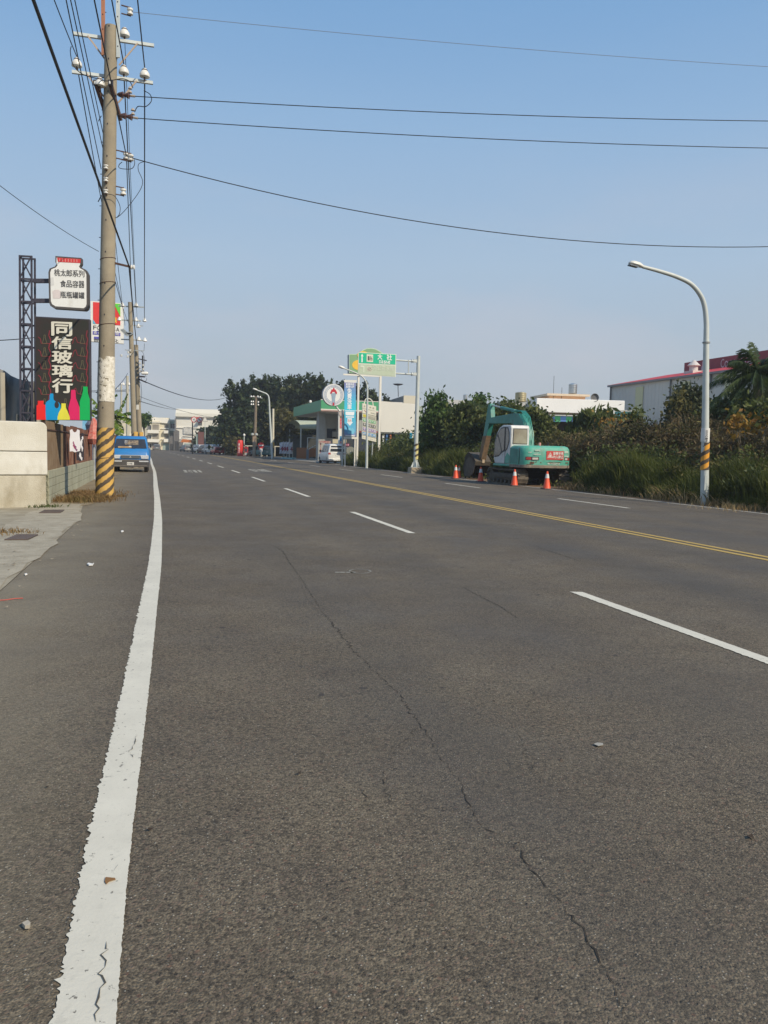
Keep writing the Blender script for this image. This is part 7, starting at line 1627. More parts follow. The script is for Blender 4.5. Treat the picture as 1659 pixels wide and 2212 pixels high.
def tank(label, uc, vt, vb, wpx, Y, m):
    p = at(uc, vb, Y); r = wpx / 2 / FOC * Y; h = at(uc, vt, Y).z - p.z; t = thing('water_tank', label, 'water tank', p, 0, 'rooftop water tanks')
    pr_ = [(r * .5, -.05)]; n = 5
    for k in range(n): z0_ = h * .9 * k / n; z1_ = h * .9 * (k + 1) / n; pr_ += [(r * .975, z0_), (r, z0_ + .04), (r, z1_ - .06), (r * .975, z1_)]
    mb = MB(); mb.lathe(pr_ + [(r * .6, h * .97), (r * .2, h)], 26); mb.build('vessel', m, t, smooth=True)
    for k in range(4):
        a = k * math.pi / 2 + .6; mb = MB(); mb.tube([(r * .8 * math.cos(a), r * .8 * math.sin(a), 0), (r * .95 * math.cos(a), r * .95 * math.sin(a), -.9)], .03, 6); mb.build('leg', GALV, t)
    return t
tank('shiny steel water tank on the peach rooftop room', 1237, 828, 850.5, 18, 67, STN)
tank('golden stained water tank left of the white parapet', 1124.5, 846.5, 868, 24, 64, GST)
tank('small distant steel water tank above the trees', 1005, 852, 864, 9, 88, STN)
t = thing('tank_house', 'low house hidden by trees under the golden water tank', 'building', (at(1124, 990, 65).x - 2, 63.2, 0), R(7)); mb = MB(); mb.box(0, 4.2, 0, 5, 0, at(1124, 870, 64).z); mb.build('wall', mat('grey house wall', (.5, .5, .47), .8), t)
t = thing('tank_house', 'distant low house hidden by trees under the small steel tank', 'building', (at(1000, 990, 89).x - 2, 87.5, 0), R(7)); mb = MB(); mb.box(0, 4.2, 0, 5, 0, at(1005, 865, 88).z); mb.build('wall', mat('grey house wall', (.5, .5, .47), .8), t); 
t, L = frame_thing('hut_gable', 'small whitish gabled roof glimpsed between the trees above the excavator boom', 'building', 1108, 990, 58, R(7))
mb = MB(); mb.prism([(0, 0), (L(1126, 900)[0], 0), L(1126, 903), L(1120, 893), L(1108, 905)], 0, 3); mb.build('gable_wall', WWL, t)
for (u, vb, vt, Y, lb) in ((1195, 862, 812, 66, 'tall thin aerial on the peach room'), (1213, 861, 837, 66, 'short aerial on the peach room')):
    p = at(u, vb, Y); mb = MB(); mb.tube([(0, 0, 0), (0, 0, at(u, vt, Y).z - p.z)], .018, 5); mb.box(-.2, .2, -.02, .02, .25, .28); o = mb.build('aerial', DARK); o.location = p; tag(o, lb, 'aerial')
p = at(1283.5, 869, 62.5); mb = MB(); mb.lathe([(.05, 0), (.25, -.06), (.33, -.14), (.30, -.14), (.2, -.04)], 16, (0, 0, .35), 'y'); mb.tube([(0, 0, 0), (0, .02, .35)], .025, 6); o = mb.build('satellite_dish', mat('dish grey', (.16, .16, .16), .5)); o.location = p; tag(o, 'small dark satellite dish on the white parapet', 'satellite dish')

# warehouse with red roof: long side parallel to the road
W0 = Vector((at(1312.5, 990, 75).x, 75, 0)); wd = Vector((math.sin(RD), -math.cos(RD), 0)); WL = 36
wh = thing('warehouse', 'big grey metal warehouse with red roof edge behind the trees', 'building', W0, math.atan2(wd.y, wd.x))
ze = at(1312.5, 835, 75).z
WG_ = mat('warehouse cladding', (.62, .60, .54), .5, c2=(.54, .53, .49), ns=.4)
mb = MB(); mb.box(0, WL, 0, 12.4, 0, ze)
mb.build('wall', WG_, wh)
mb = MB()
for k in range(int(WL / .5)): mb.box(k * .5, k * .5 + .06, -.012, .0, 0, ze - .12)
mb.build('cladding_ribs', WG_, wh)
PN = mat('translucent yellow panel', (.62, .60, .36), .5)
for x in (4.2, 10.6, 15.8, 20.4, 25, 30): mb = MB(); mb.box(x, x + 1.15, -.06, -.04, ze - 2.6 - (x > 9) * .2, ze - .35); mb.build('light_panel', PN, wh)
for x in (.1, 9.2, 14.2): mb = MB(); mb.box(x, x + .12, -.14, -.06, 0 if x < 10 else ze - 1.2, ze); mb.build('downpipe', mat('dark downpipe', (.14, .15, .16), .6), wh)
mb = MB(); mb.box(-.15, WL, -.28, -.02, ze - .06, ze + .10); mb.build('gutter', mat('gutter grey', (.25, .24, .24), .6), wh)
mb = MB(); mb.add([(-.3, -.25, ze + .11), (WL, -.25, ze + .11), (WL, 6.2, ze + 1.38), (-.3, 6.2, ze + 1.38), (WL, 12.6, ze + .11), (-.3, 12.6, ze + .11)], [(0, 1, 2, 3), (3, 2, 4, 5), (0, 3, 5)]); mb.build('roof', mat('red roof sheet', (.62, .03, .03), .6), wh, recalc=False)
def WLc(u, v, yy):
    n = Vector((-wd.y, wd.x, 0)); n = Vector((-math.sin(wh.rotation_euler.z), math.cos(wh.rotation_euler.z), 0)); o = Vector((0, 0, CAMH)); r = ray(u, v); t = n.dot(W0 + n * yy - o) / n.dot(r); p = o + r * t - W0
    return (p.x * math.cos(wh.rotation_euler.z) + p.y * math.sin(wh.rotation_euler.z), p.z)
DR = mat('dark red signboard', (.26, .014, .04), .5, c2=(.17, .012, .028))
yb = 6.0; a = WLc(1478.5, 784, yb); c_ = WLc(1478.5, 806, yb); d_ = WLc(1700, 750, yb)
mb = MB(); mb.box(a[0], WL, yb, yb + .3, ze + 1.3, a[1]); sb = mb.build('rooftop_signboard', DR, wh)
mb = MB()
for i, ch in enumerate('Coca-Cola'):
    q = WLc(1557 + 0, 791, yb); hh = .55 if ch in 'C' else (.4 if ch not in '-' else .08); x0 = q[0] + i * .50; text(mb, ch, x0, q[1] - .15 + (.12 if ch == '-' else 0), x0 + .42, q[1] - .15 + hh * 1.35, y=yb - .02, bold=.0)
mb.build('lettering', mat('sign script pale', (.62, .50, .52), .5), sb, recalc=False)
q = WLc(1517.5, 796, yb); mb = MB(); s_ = .85
mb.prism([(q[0] - .14, q[1] - s_ * .75), (q[0] + .14, q[1] - s_ * .75), (q[0] + .14, q[1]), (q[0] + .05, q[1] + s_ * .35), (q[0] + .045, q[1] + s_ * .72), (q[0] - .045, q[1] + s_ * .72), (q[0] - .05, q[1] + s_ * .35), (q[0] - .14, q[1])], yb - .03, yb - .005); mb.build('bottle_mark', MATS['sign script pale'], sb)
q = WLc(1498, 803, 3.0); mb = MB(); mb.box(q[0] - .6, q[0] + .6, 2.5, 3.5, ze + .5, q[1] + .05); mb.lathe([(.35, 0), (.35, .45), (.55, .5), (.1, .95)], 14, (q[0], 3.0, q[1])); mb.build('roof_ventilator', mat('ventilator', (.62, .58, .54), .5), wh)

# ------------------------------------------------------------------ vegetation
def leaves(center_fn, n, size, seed, elong=1.8, droop=0.0, up=0.3):
    """n leaf quads; centres from center_fn(n, rs)"""
    rs = np.random.RandomState(seed); C = center_fn(n, rs); n = len(C)
    a = rs.randn(n, 3); a[:, 2] -= droop * 2.0; a /= np.linalg.norm(a, axis=1)[:, None]
    b = rs.randn(n, 3); b[:, 2] += up; b -= a * (a * b).sum(1)[:, None]; b /= np.linalg.norm(b, axis=1)[:, None]
    b = np.cross(a, b)
    s = size * (0.6 + 0.8 * rs.rand(n))[:, None]
    A, B = a * s * elong / 2, b * s / 2
    V = np.stack([C - A, C - A * 0.1 + B, C + A, C - A * 0.1 - B], 1).reshape(-1, 3)
    return V, np.arange(4 * n).reshape(-1, 4)
def blob_centres(blobs, clump=0.42, per=26, shell=0.75, seed=0):
    """leaf centres gathered in clumps through a union of ellipsoids ((x, y, z), (rx, ry, rz))"""
    def fn(n, rs):
        vols = np.array([r[0] * r[1] * r[2] for _, r in blobs]) ** (2 / 3.); vols /= vols.sum(); k = max(1, n // per)
        idx = rs.choice(len(blobs), k, p=vols); d = rs.randn(k, 3); d /= np.linalg.norm(d, axis=1)[:, None]
        rad = shell + (1 - shell) * rs.rand(k) ** 0.6; rad = np.where(rs.rand(k) < .25, rs.rand(k) ** .5, rad) * (0.90 + 0.20 * rs.rand(k))
        c = np.array([b[0] for b in blobs])[idx]; r = np.array([b[1] for b in blobs])[idx]
        CC = c + d * rad[:, None] * r
        s = clump * (.5 + rs.rand(k))
        P = CC[:, None, :] + rs.randn(k, per, 3) * s[:, None, None] * np.array([1, 1, .7])
        return P.reshape(-1, 3)
    return fn
G_DARK = leaf_mat('dark evergreen leaves', [(.008, .014, .007), (.018, .032, .011), (.042, .066, .020), (.10, .12, .036)], .25)
G_MID = leaf_mat('mid green leaves', [(.022, .034, .011), (.052, .074, .021), (.112, .138, .035), (.23, .23, .065)], .35)
G_VINE = leaf_mat('vine leaves', [(.020, .045, .012), (.045, .090, .020), (.095, .165, .035), (.18, .24, .06)], .4)
G_BRUSH = leaf_mat('brown dry brush', [(.045, .032, .016), (.085, .062, .030), (.14, .105, .050), (.20, .155, .078)], .25, .8)
G_OLIVE = leaf_mat('olive brush leaves', [(.030, .031, .012), (.066, .064, .021), (.13, .12, .038), (.22, .19, .065)], .3, .7)
G_ORANGE = leaf_mat('orange dry leaves', [(.12, .05, .012), (.24, .12, .02), (.33, .20, .03), (.20, .16, .04)], .4)
BARK = mat('bark', (.10, .075, .05), .95, c2=(.17, .14, .10), ns=8, amt=.8, bump=.8, bs=20)
PBARK = mat('pale bark', (.30, .25, .17), .9, c2=(.18, .15, .10), ns=8)
def tree(name, label, base, blobs, n, size, m, seed, trunk=.14, clump=.42, cat='tree', group=None, limbs=6, bark=None, elong=1.8, droop=0., per=26, shell=.75):
    t = thing(name, label, cat, base, 0, group)
    V, F = leaves(blob_centres(blobs, clump, per, shell), n, size, seed, elong, droop); np_mesh('crown', V, F, m, t)
    rn = random.Random(seed); mb = MB(); z1 = min(b[0][2] for b in blobs)
    mb.tube(smooth_pts([Vector((0, 0, -.1)), Vector((rn.uniform(-.1, .1), 0, z1 * .5)), Vector((blobs[0][0][0] * .4, blobs[0][0][1] * .4, max(z1, .5)))], 4), [trunk * (1 - .04 * i) for i in range(9)], 8)
    for k in range(limbs):
        b = blobs[k % len(blobs)]; c = Vector(b[0]); e = c + Vector((rn.uniform(-.5, .5) * b[1][0], rn.uniform(-.5, .5) * b[1][1], rn.uniform(.0, .6) * b[1][2])); s0 = Vector((blobs[0][0][0] * .3, blobs[0][0][1] * .3, max(z1, .5) * rn.uniform(.6, .95)))
        mid = s0.lerp(e, .5) + Vector((rn.uniform(-.2, .2), rn.uniform(-.2, .2), .15)); mb.tube(smooth_pts([s0, mid, e], 4), [trunk * .5 * (1 - .1 * i) for i in range(9)], 6)
    mb.build('trunk', bark or BARK, t, smooth=True); return t
def px_tree(name, label, u, vtop, wpx, Y, n, size, m, seed, base_off=0, **k):
    """a round tree whose top reaches (u, vtop) and whose crown is wpx wide"""
    p = at(u, 990, Y); zt = at(u, vtop, Y).z - 1.0 * k.get('clump', .42) * .6; rw = wpx / 2 / FOC * Y; rn = random.Random(seed)
    hz = k.pop('hz', .42) * zt; cz = zt - hz
    bl = [((0, 0, cz), (rw * .85, rw * .8, hz))]
    for j in range(k.pop('lumps', 5)):
        a = rn.uniform(0, 6.28); q = rn.uniform(.3, .7); bl.append(((rw * q * math.cos(a), rw * q * math.sin(a), cz + rn.uniform(-.45, .45) * hz), (rw * rn.uniform(.35, .55), rw * .5, hz * rn.uniform(.35, .6))))
    return tree(name, label, (p.x, Y, 0), bl, n, size, m, seed, **k)
# dark tree mass left of the station
DT = 'dark evergreen trees left of the station'
for i, a in enumerate((
    ('dark evergreen tree with a sharp left edge beyond the cream building', 514, 836, 78, 128, 9000), ('broad dark evergreen tree behind the leaning pole', 556, 822, 84, 131, 9000),
    ('dark evergreen tree rising behind the third street lamp', 596, 824, 78, 130, 9000), ('tallest-topped evergreen tree with upright shoots', 636, 824, 80, 127, 9000),
    ('evergreen tree directly above the canopy corner', 676, 818, 74, 124, 8000), ('evergreen tree behind the round emblem sign', 712, 826, 70, 122, 6000),
    ('evergreen tree showing between the two white sign posts', 765, 838, 70, 121, 7000), ('low evergreen tree falling away behind the cream side wall', 800, 853, 50, 121, 4000),
    )):
    px_tree('evergreen_tree', a[0], a[1], a[2], a[3], a[4], a[5], .42, G_DARK if i not in (3, 4) else leaf_mat('dark olive leaves', [(.016, .026, .010), (.032, .046, .014), (.065, .082, .024), (.11, .12, .04)], .25), 100 + i, hz=.50, trunk=.3, clump=.55, group=DT, lumps=7)
px_tree('evergreen_tree', 'low dark rounded tree in front of the cream building behind the parked cars', 462, 922, 84, 172, 7000, .40, G_DARK, 120, hz=.62, trunk=.2, clump=.5, group=DT)
px_tree('evergreen_tree', 'dark tree filling the gap under the canopy left of the kiosk', 600, 868, 120, 132, 9000, .38, G_DARK, 121, hz=.72, trunk=.2, clump=.5, group=DT)
px_tree('evergreen_tree', 'dark tree behind the curved roof shelter', 655, 880, 90, 132, 6000, .38, G_DARK, 125, hz=.72, trunk=.2, clump=.5, group=DT)
px_tree('evergreen_tree', 'dark tree behind the inflatable column', 530, 868, 84, 134, 7000, .38, G_DARK, 126, hz=.72, trunk=.2, clump=.5, group=DT)
px_tree('layered_tree', 'lighter olive tree with flat layered branches right of the third street lamp', 612, 882, 60, 112, 6000, .30, G_OLIVE, 122, hz=.34, trunk=.16, clump=.35)
px_tree('flowering_bush', 'yellowish dry bush beside the inflatable column', 505, 940, 34, 121, 2600, .26, G_OLIVE, 123, hz=.5, trunk=.06, clump=.3, cat='bush')
px_tree('clipped_tree', 'narrow dark clipped tree among the parked cars', 423, 950, 14, 163, 1800, .28, G_DARK, 124, hz=.5, trunk=.08, clump=.25)
# shoots that fray the skyline of the dark trees
V_, F_ = [], []; rn = random.Random(9)
def shoots(par, n, cx0, cx1, z, r, seed):
    rs = np.random.RandomState(seed)
    def fn(m_, rs):
        k = n; c = np.stack([rs.uniform(cx0, cx1, k), rs.uniform(-2, 2, k), z + rs.uniform(-1.2, .35, k)], 1); P = c[:, None, :] + rs.randn(k, 60, 3) * np.array([.22, .22, .32]); return P.reshape(-1, 3)
    V, F = leaves(fn, n * 60, .26, seed); return np_mesh('top_shoots', V, F, G_DARK, par)
for o in [x for x in bpy.data.objects if x.name.startswith('evergreen_tree')][:8]:
    cr = [c for c in o.children if c.name.startswith('crown')][0]; zt = max(v.co.z for v in cr.data.vertices); shoots(o, 9, -2.8, 2.8, zt - .5, 1, hash(o.name) % 1000 if False else int(zt * 100) % 997)

# trees and vines on the right
px_tree('vine_covered_tree', 'bright vine-covered tree with a pointed top right of the direction sign post', 941, 852, 62, 55, 12000, .15, G_VINE, 201, hz=.47, trunk=.12, clump=.24, droop=.6, per=20)
px_tree('dark_tree', 'dark leafy tree just left of the excavator bucket arm', 1002, 862, 96, 53, 13000, .16, G_MID, 202, hz=.50, trunk=.14, clump=.30)
px_tree('sunlit_tree', 'round sunlit green tree above the excavator stick', 1030, 853, 72, 56, 10000, .15, G_VINE, 203, hz=.36, trunk=.14, clump=.26)
px_tree('dark_tree', 'shadowy tree behind the vine-covered one, filling the gap', 972, 872, 70, 60, 8000, .18, G_DARK, 204, hz=.50, trunk=.14, clump=.3)
px_tree('leafy_tree', 'leafy tree behind the excavator boom under the golden tank', 1098, 862, 96, 50, 13000, .15, G_MID, 205, hz=.50, trunk=.14, clump=.27, droop=.3)
px_tree('leafy_tree', 'leafy tree right behind the excavator cab', 1150, 878, 84, 46, 12000, .14, G_MID, 206, hz=.55, trunk=.13, clump=.24, droop=.5)
px_tree('leafy_tree', 'yellowish tree right of the boom base', 1196, 926, 74, 43, 8000, .12, G_OLIVE, 207, hz=.60, trunk=.10, clump=.22)
px_tree('fruit_tree', 'drooping long-leaved tree before the white parapet', 1268, 892, 78, 47, 10000, .18, G_MID, 208, hz=.46, trunk=.11, clump=.26, droop=.9, elong=3.0)
px_tree('fruit_tree', 'small drooping tree right of the white wall gap', 1302, 882, 32, 48, 3500, .18, G_MID, 209, hz=.30, trunk=.09, clump=.20, droop=.9, elong=3.0)
px_tree('leafy_tree', 'low drooping tree where the parapet ends', 1365, 884, 70, 45, 6500, .14, G_MID, 210, hz=.45, trunk=.10, clump=.24)
px_tree('round_tree', 'rounded dark tree against the warehouse wall, left of the nearest lamp', 1482, 828, 84, 41, 12000, .12, leaf_mat('greyish leaves', [(.018, .024, .012), (.034, .044, .02), (.062, .078, .032), (.10, .12, .05)], .3), 211, hz=.34, trunk=.12, clump=.22)
px_tree('leafy_tree', 'leafy tree just right of the nearest lamp post', 1556, 868, 90, 38, 12000, .12, G_MID, 212, hz=.5, trunk=.12, clump=.22)
px_tree('leafy_tree', 'dense tree under the palm at the right edge', 1640, 858, 120, 31, 16000, .12, G_MID, 213, hz=.55, trunk=.12, clump=.22)
px_tree('leafy_tree', 'full dark tree between the nearest lamp and the palm', 1590, 838, 110, 34.5, 16000, .12, G_MID, 215, hz=.5, trunk=.13, clump=.24)
px_tree('leafy_tree', 'tall tree behind the palm at the right edge', 1672, 806, 96, 38, 10000, .13, G_MID, 214, hz=.42, trunk=.14, clump=.25)

# thicket: dry brown brush behind the grass, uncountable stems
def thicket(name, label, m, off0, off1, Y0, Y1, hf, n, size, seed, per=40, clump=.32, elong=3.0):
    def fn(n_, rs):
        k = n_ // per; Y = Y0 + (Y1 - Y0) * rs.rand(k); off = off0 + (off1 - off0) * rs.rand(k)
        H = np.array([hf(y, o) for y, o in zip(Y, off)]); z = H * (1 - .95 * rs.rand(k) ** 1.6)
        C = np.stack([lineC(Y) + off, Y, z], 1); P = C[:, None, :] + rs.randn(k, per, 3) * clump * np.array([1, 1, .75]); P = P.reshape(-1, 3); return P[P[:, 2] > .05]
    V, F = leaves(fn, n, size, seed, elong, 0, .3); return tag(np_mesh(name, V, F, m), label, 'undergrowth', kind='stuff')
def hb(y, o): return ((1.9 if y < 37 else 1.5) + .35 * mn.noise(Vector((y * .22, o * .3, 2.0))) * 2 + .55 * math.exp(-((y - 33) / 5.0) ** 2)) * min(1, max(.55, (o - 12.5) / 3.2))
thicket('dry_brush', 'dry brown brush thicket behind the tall grass', G_BRUSH, 14.6, 20, 20, 58, hb, 150000, .050, 301, elong=5, clump=.26)
thicket('dry_brush', 'dry brown twigs rising above the thicket', G_BRUSH, 16, 21, 24, 50, lambda y, o: hb(y, o) * 1.2, 40000, .030, 304, elong=10, clump=.22)
thicket('olive_brush', 'olive green shrubs growing through the dry brush', G_OLIVE, 15.0, 21, 22, 46, lambda y, o: hb(y, o) * 1.08, 70000, .055, 302, elong=2.6, clump=.24)
thicket('green_brush', 'dark green shrubs at the foot of the thicket', G_MID, 14.2, 17.0, 20, 70, lambda y, o: 1.5 + .5 * mn.noise(Vector((y * .3, o, 9))), 60000, .07, 303, elong=2.2, clump=.26)
thicket('low_hedge', 'mixed green scrub between the station and the grass', G_MID, 15, 24, 52, 72, lambda y, o: 2.0 + .9 * mn.noise(Vector((y * .3, o * .5, 5))), 22000, .14, 305, elong=2.0, clump=.45)

# tall roadside grass
def grass(name, label, m, off0, off1, Y0, Y1, n, h0, h1, wd, seed, bias=1.0, lean=.35, offmax=None):
    rs = np.random.RandomState(seed); Y = Y0 * (Y1 / Y0) ** (rs.rand(n)); off = off0 + (off1 - off0) * rs.rand(n) ** bias
    if offmax: k_ = ~((Y > offmax[0]) & (Y < offmax[1]) & (off < offmax[2])); Y = Y[k_]; off = off[k_]; n = len(Y)
    cl = np.array([mn.noise(Vector((y * .55, o * .8, seed * 1.0))) for y, o in zip(Y, off)])
    h = (h0 + (h1 - h0) * rs.rand(n)) * (1 + .75 * cl) * (.72 + .28 * np.clip((off - off0) / .9, 0, 1)); a = rs.rand(n) * 6.28; L = lean * h * (.3 + rs.rand(n)); dx, dy = np.cos(a) * L - .10 * h, np.sin(a) * L
    x = lineC(Y) + off; w_ = wd * (.6 + .8 * rs.rand(n)) * np.clip(Y / 24, .8, 2.2); ang = rs.rand(n) * 3.14; wx, wy = np.cos(ang) * w_ / 2, np.sin(ang) * w_ / 2
    V = np.zeros((n, 8, 3))
    for k, (f, g_, ww) in enumerate(((0, 0, 1.0), (.38, .12, .9), (.75, .5, .62), (1.0, 1.0, .10))):
        zz = h * (f if k < 3 else .93); V[:, 2 * k, 0] = x + dx * g_ - wx * ww; V[:, 2 * k, 1] = Y + dy * g_ - wy * ww; V[:, 2 * k, 2] = zz; V[:, 2 * k + 1, 0] = x + dx * g_ + wx * ww; V[:, 2 * k + 1, 1] = Y + dy * g_ + wy * ww; V[:, 2 * k + 1, 2] = zz
    b = (np.arange(n) * 8)[:, None, None]; F = (b + np.array([[0, 1, 3, 2], [2, 3, 5, 4], [4, 5, 7, 6]])[None]).reshape(-1, 4)
    return tag(np_mesh(name, V.reshape(-1, 3), F, m), label, 'grass', kind='stuff')
G_GRASS = leaf_mat('tall grass blades', [(.028, .036, .010), (.062, .080, .017), (.130, .152, .032), (.28, .26, .085)], .5)
G_STRAW = leaf_mat('straw blades', [(.16, .10, .045), (.28, .19, .085), (.42, .32, .16), (.50, .40, .22)], .3, .8)
grass('tall_grass', 'tall green grass along the far kerb', G_GRASS, 12.35, 15.2, 17, 71, 52000, .75, 1.35, .030, 401, bias=.8, offmax=(32.5, 45, 15.2))
grass('tall_grass', 'lower green grass fringe leaning to the road', G_GRASS, 12.15, 13.2, 17, 71, 14000, .35, .8, .028, 402, lean=.8, offmax=(31, 45, 14))
grass('dry_grass', 'dry straw stalks at the foot of the green grass', G_STRAW, 11.9, 12.9, 18, 44, 3800, .12, .55, .018, 403, lean=.9, offmax=(33, 45, 14))
def patch(u, v, n, r, h0, h1, seed, label, m=None, wd=.014, name='dry_tuft'):
    p = gnd(u, v); rs = np.random.RandomState(seed); q = rs.randn(n, 2) * r; h = h0 + (h1 - h0) * rs.rand(n); a = rs.rand(n) * 6.28; L = h * (.3 + .9 * rs.rand(n)); x = p.x + q[:, 0]; y = p.y + q[:, 1]; dx, dy = np.cos(a) * L, np.sin(a) * L; ang = rs.rand(n) * 3.14; wx, wy = np.cos(ang) * wd / 2, np.sin(ang) * wd / 2
    V = np.zeros((n, 6, 3))
    for k, (f, g_, ww) in enumerate(((0, 0, 1), (.7, .4, .8), (1, 1, .1))): V[:, 2 * k] = np.stack([x + dx * g_ - wx * ww, y + dy * g_ - wy * ww, h * f], 1); V[:, 2 * k + 1] = np.stack([x + dx * g_ + wx * ww, y + dy * g_ + wy * ww, h * f], 1)
    b = (np.arange(n) * 6)[:, None, None]; F = (b + np.array([[0, 1, 3, 2], [2, 3, 5, 4]])[None]).reshape(-1, 4)
    return tag(np_mesh(name, V.reshape(-1, 3), F, m or G_STRAW), label, 'grass', kind='stuff')
patch(922, 1016, 260, .28, .25, .62, 410, 'pale dry grass tuft right of the concrete sign foot')
patch(1440, 1073, 900, .55, .05, .28, 411, 'low rusty dry grass beside the lamp base', leaf_mat('rusty straw', [(.20, .085, .03), (.30, .15, .05), (.42, .25, .10), (.50, .34, .16)], .3, .8)); patch(1475, 1076, 700, .5, .05, .25, 412, 'rusty dry grass just left of the lamp base', MATS['rusty straw']); patch(1395, 1068, 500, .5, .05, .25, 413, 'rusty dry grass farther left of the lamp base', MATS['rusty straw'])
patch(1560, 1092, 400, .5, .04, .2, 414, 'withered stalks right of the lamp base'); patch(1620, 1100, 500, .6, .04, .22, 415, 'withered stalks near the right edge')
patch(1420, 1066, 60, .5, .5, 1.0, 416, 'tall bleached stalks against the dark grass', wd=.02); patch(1590, 1088, 40, .6, .5, 1.1, 417, 'few tall bleached stalks right of the lamp', wd=.02)
WEED = leaf_mat('dead weeds', [(.10, .055, .02), (.19, .11, .045), (.27, .18, .08), (.16, .14, .05)], .3, .9)
patch(176, 1083, 2000, .30, .04, .20, 420, 'dead brown weeds at the foot of the tall pole', WEED, .016, 'dead_weeds'); patch(200, 1078, 900, .25, .04, .18, 421, 'dead brown weeds touching the tall pole', WEED, .016, 'dead_weeds'); patch(190, 1066, 900, .5, .03, .12, 422, 'sparse dead weeds along the block wall', WEED, .016, 'dead_weeds'); patch(254, 1073, 120, .12, .03, .10, 423, 'few dead weeds right of the tall pole', WEED, .014, 'dead_weeds')
patch(100, 1096, 200, .18, .02, .09, 424, 'green moss weeds at the cream wall corner', G_MID, .016, 'wall_weeds'); patch(20, 1152, 260, .22, .02, .08, 425, 'yellowish weeds beside the drain grate', WEED, .014, 'wall_weeds')

thicket('weeds', 'mixed olive weeds pushing through the tall grass', G_OLIVE, 13.0, 15.0, 18, 70, lambda y, o: .95 + .9 * mn.noise(Vector((y * .5, o, 12))) if not 32.5 < y < 45 else .0, 26000, .06, 306, elong=2.6, clump=.16)
thicket('green_weeds', 'broad green weeds along the kerb side of the grass', G_MID, 12.7, 14.6, 18, 70, lambda y, o: .7 + .8 * mn.noise(Vector((y * .7, o, 22))) if not 32.5 < y < 45 else .0, 16000, .07, 307, elong=2.0, clump=.14)

# banana plants behind the fence
G_BAN = leaf_mat('banana leaf', [(.05, .10, .015), (.10, .18, .025), (.19, .27, .04), (.40, .38, .06)], .45, .45)
def frond(mb, base, d, L, wd, droop, n=10, split=True, rn=random):
    d = Vector(d).normalized(); p = Vector(base); side = d.cross(Vector((0, 0, 1))).normalized(); pts = []
    for i in range(n + 1): t = i / n; pts.append(p + d * (L * t) + Vector((0, 0, -droop * L * t * t)))
    for i in range(n):
        t0, t1 = i / n, (i + 1) / n; w0 = wd * math.sin(math.pi * min(1, .12 + .88 * t0)) ** .6; w1 = w0 * .96
        for s in (-1, 1):
            dz = -.25 * w0 * rn.uniform(.5, 1.4); g_ = .12 / n * L * rn.uniform(0, 1.5)
            a, b = pts[i], pts[i + 1] - (pts[i + 1] - pts[i]) * (.10 if split else 0)
            mb.add([a, b, b + side * s * w1 / 2 + Vector((0, 0, dz)) - d * g_, a + side * s * w0 / 2 + Vector((0, 0, dz)) - d * g_], [(0, 1, 2, 3)])
def banana(label, u, Y, zc, dirs, seed):
    rn = random.Random(seed); p = at(u, 960, Y); t = thing('banana_plant', label, 'banana plant', (p.x, Y, 0), 0, 'banana plants behind the fence')
    mb = MB(); mb.tube([(0, 0, 0), (.03, 0, zc * .6), (0, 0, zc)], [.14, .11, .06], 10); mb.build('stem', mat('banana stem', (.28, .25, .12), .7), t, smooth=True)
    for i, (dx, dy, dz, L, dr) in enumerate(dirs): mb = MB(); frond(mb, (0, 0, zc - .1), (dx, dy, dz), L * 1.25, .70, dr, rn=rn); mb.build('leaf', G_BAN, t, recalc=False)
banana('banana plant whose leaves show right of the tall pole', 252, 54, 3.3, [(.5, 0, 1.3, 1.7, .15), (.9, -.2, .7, 1.7, .5), (-.6, 0, 1.0, 1.6, .4), (.2, -.4, .9, 1.3, .6), (-.9, .2, .5, 1.5, .5), (.7, -.3, .1, 1.3, .5), (1.1, 0, .35, 1.4, .6), (.3, -.5, -.6, 1.3, .1), (-.3, -.4, .8, 1.2, .5)], 5)
banana('banana plant whose leaves show left of the tall pole', 222, 46, 3.3, [(-.5, 0, 1.0, 1.5, .4), (.5, 0, 1.0, 1.5, .3), (-.8, -.2, .4, 1.4, .5), (.7, -.2, .3, 1.4, .5), (0, -.6, .7, 1.3, .6), (-.3, -.5, .1, 1.3, .4)], 6)
px_tree('small_shrub', 'small green treetop between mast and billboard above the net', 100 - 2, 862, 22, 29, 900, .12, G_MID, 501, hz=.12, trunk=.05, clump=.16, cat='shrub')
px_tree('rooftop_greenery', 'green canopy top peeping right of the leaning pole before the row houses', 312, 893, 22, 118, 1200, .22, G_VINE, 502, hz=.14, trunk=.1, clump=.3, cat='shrub')

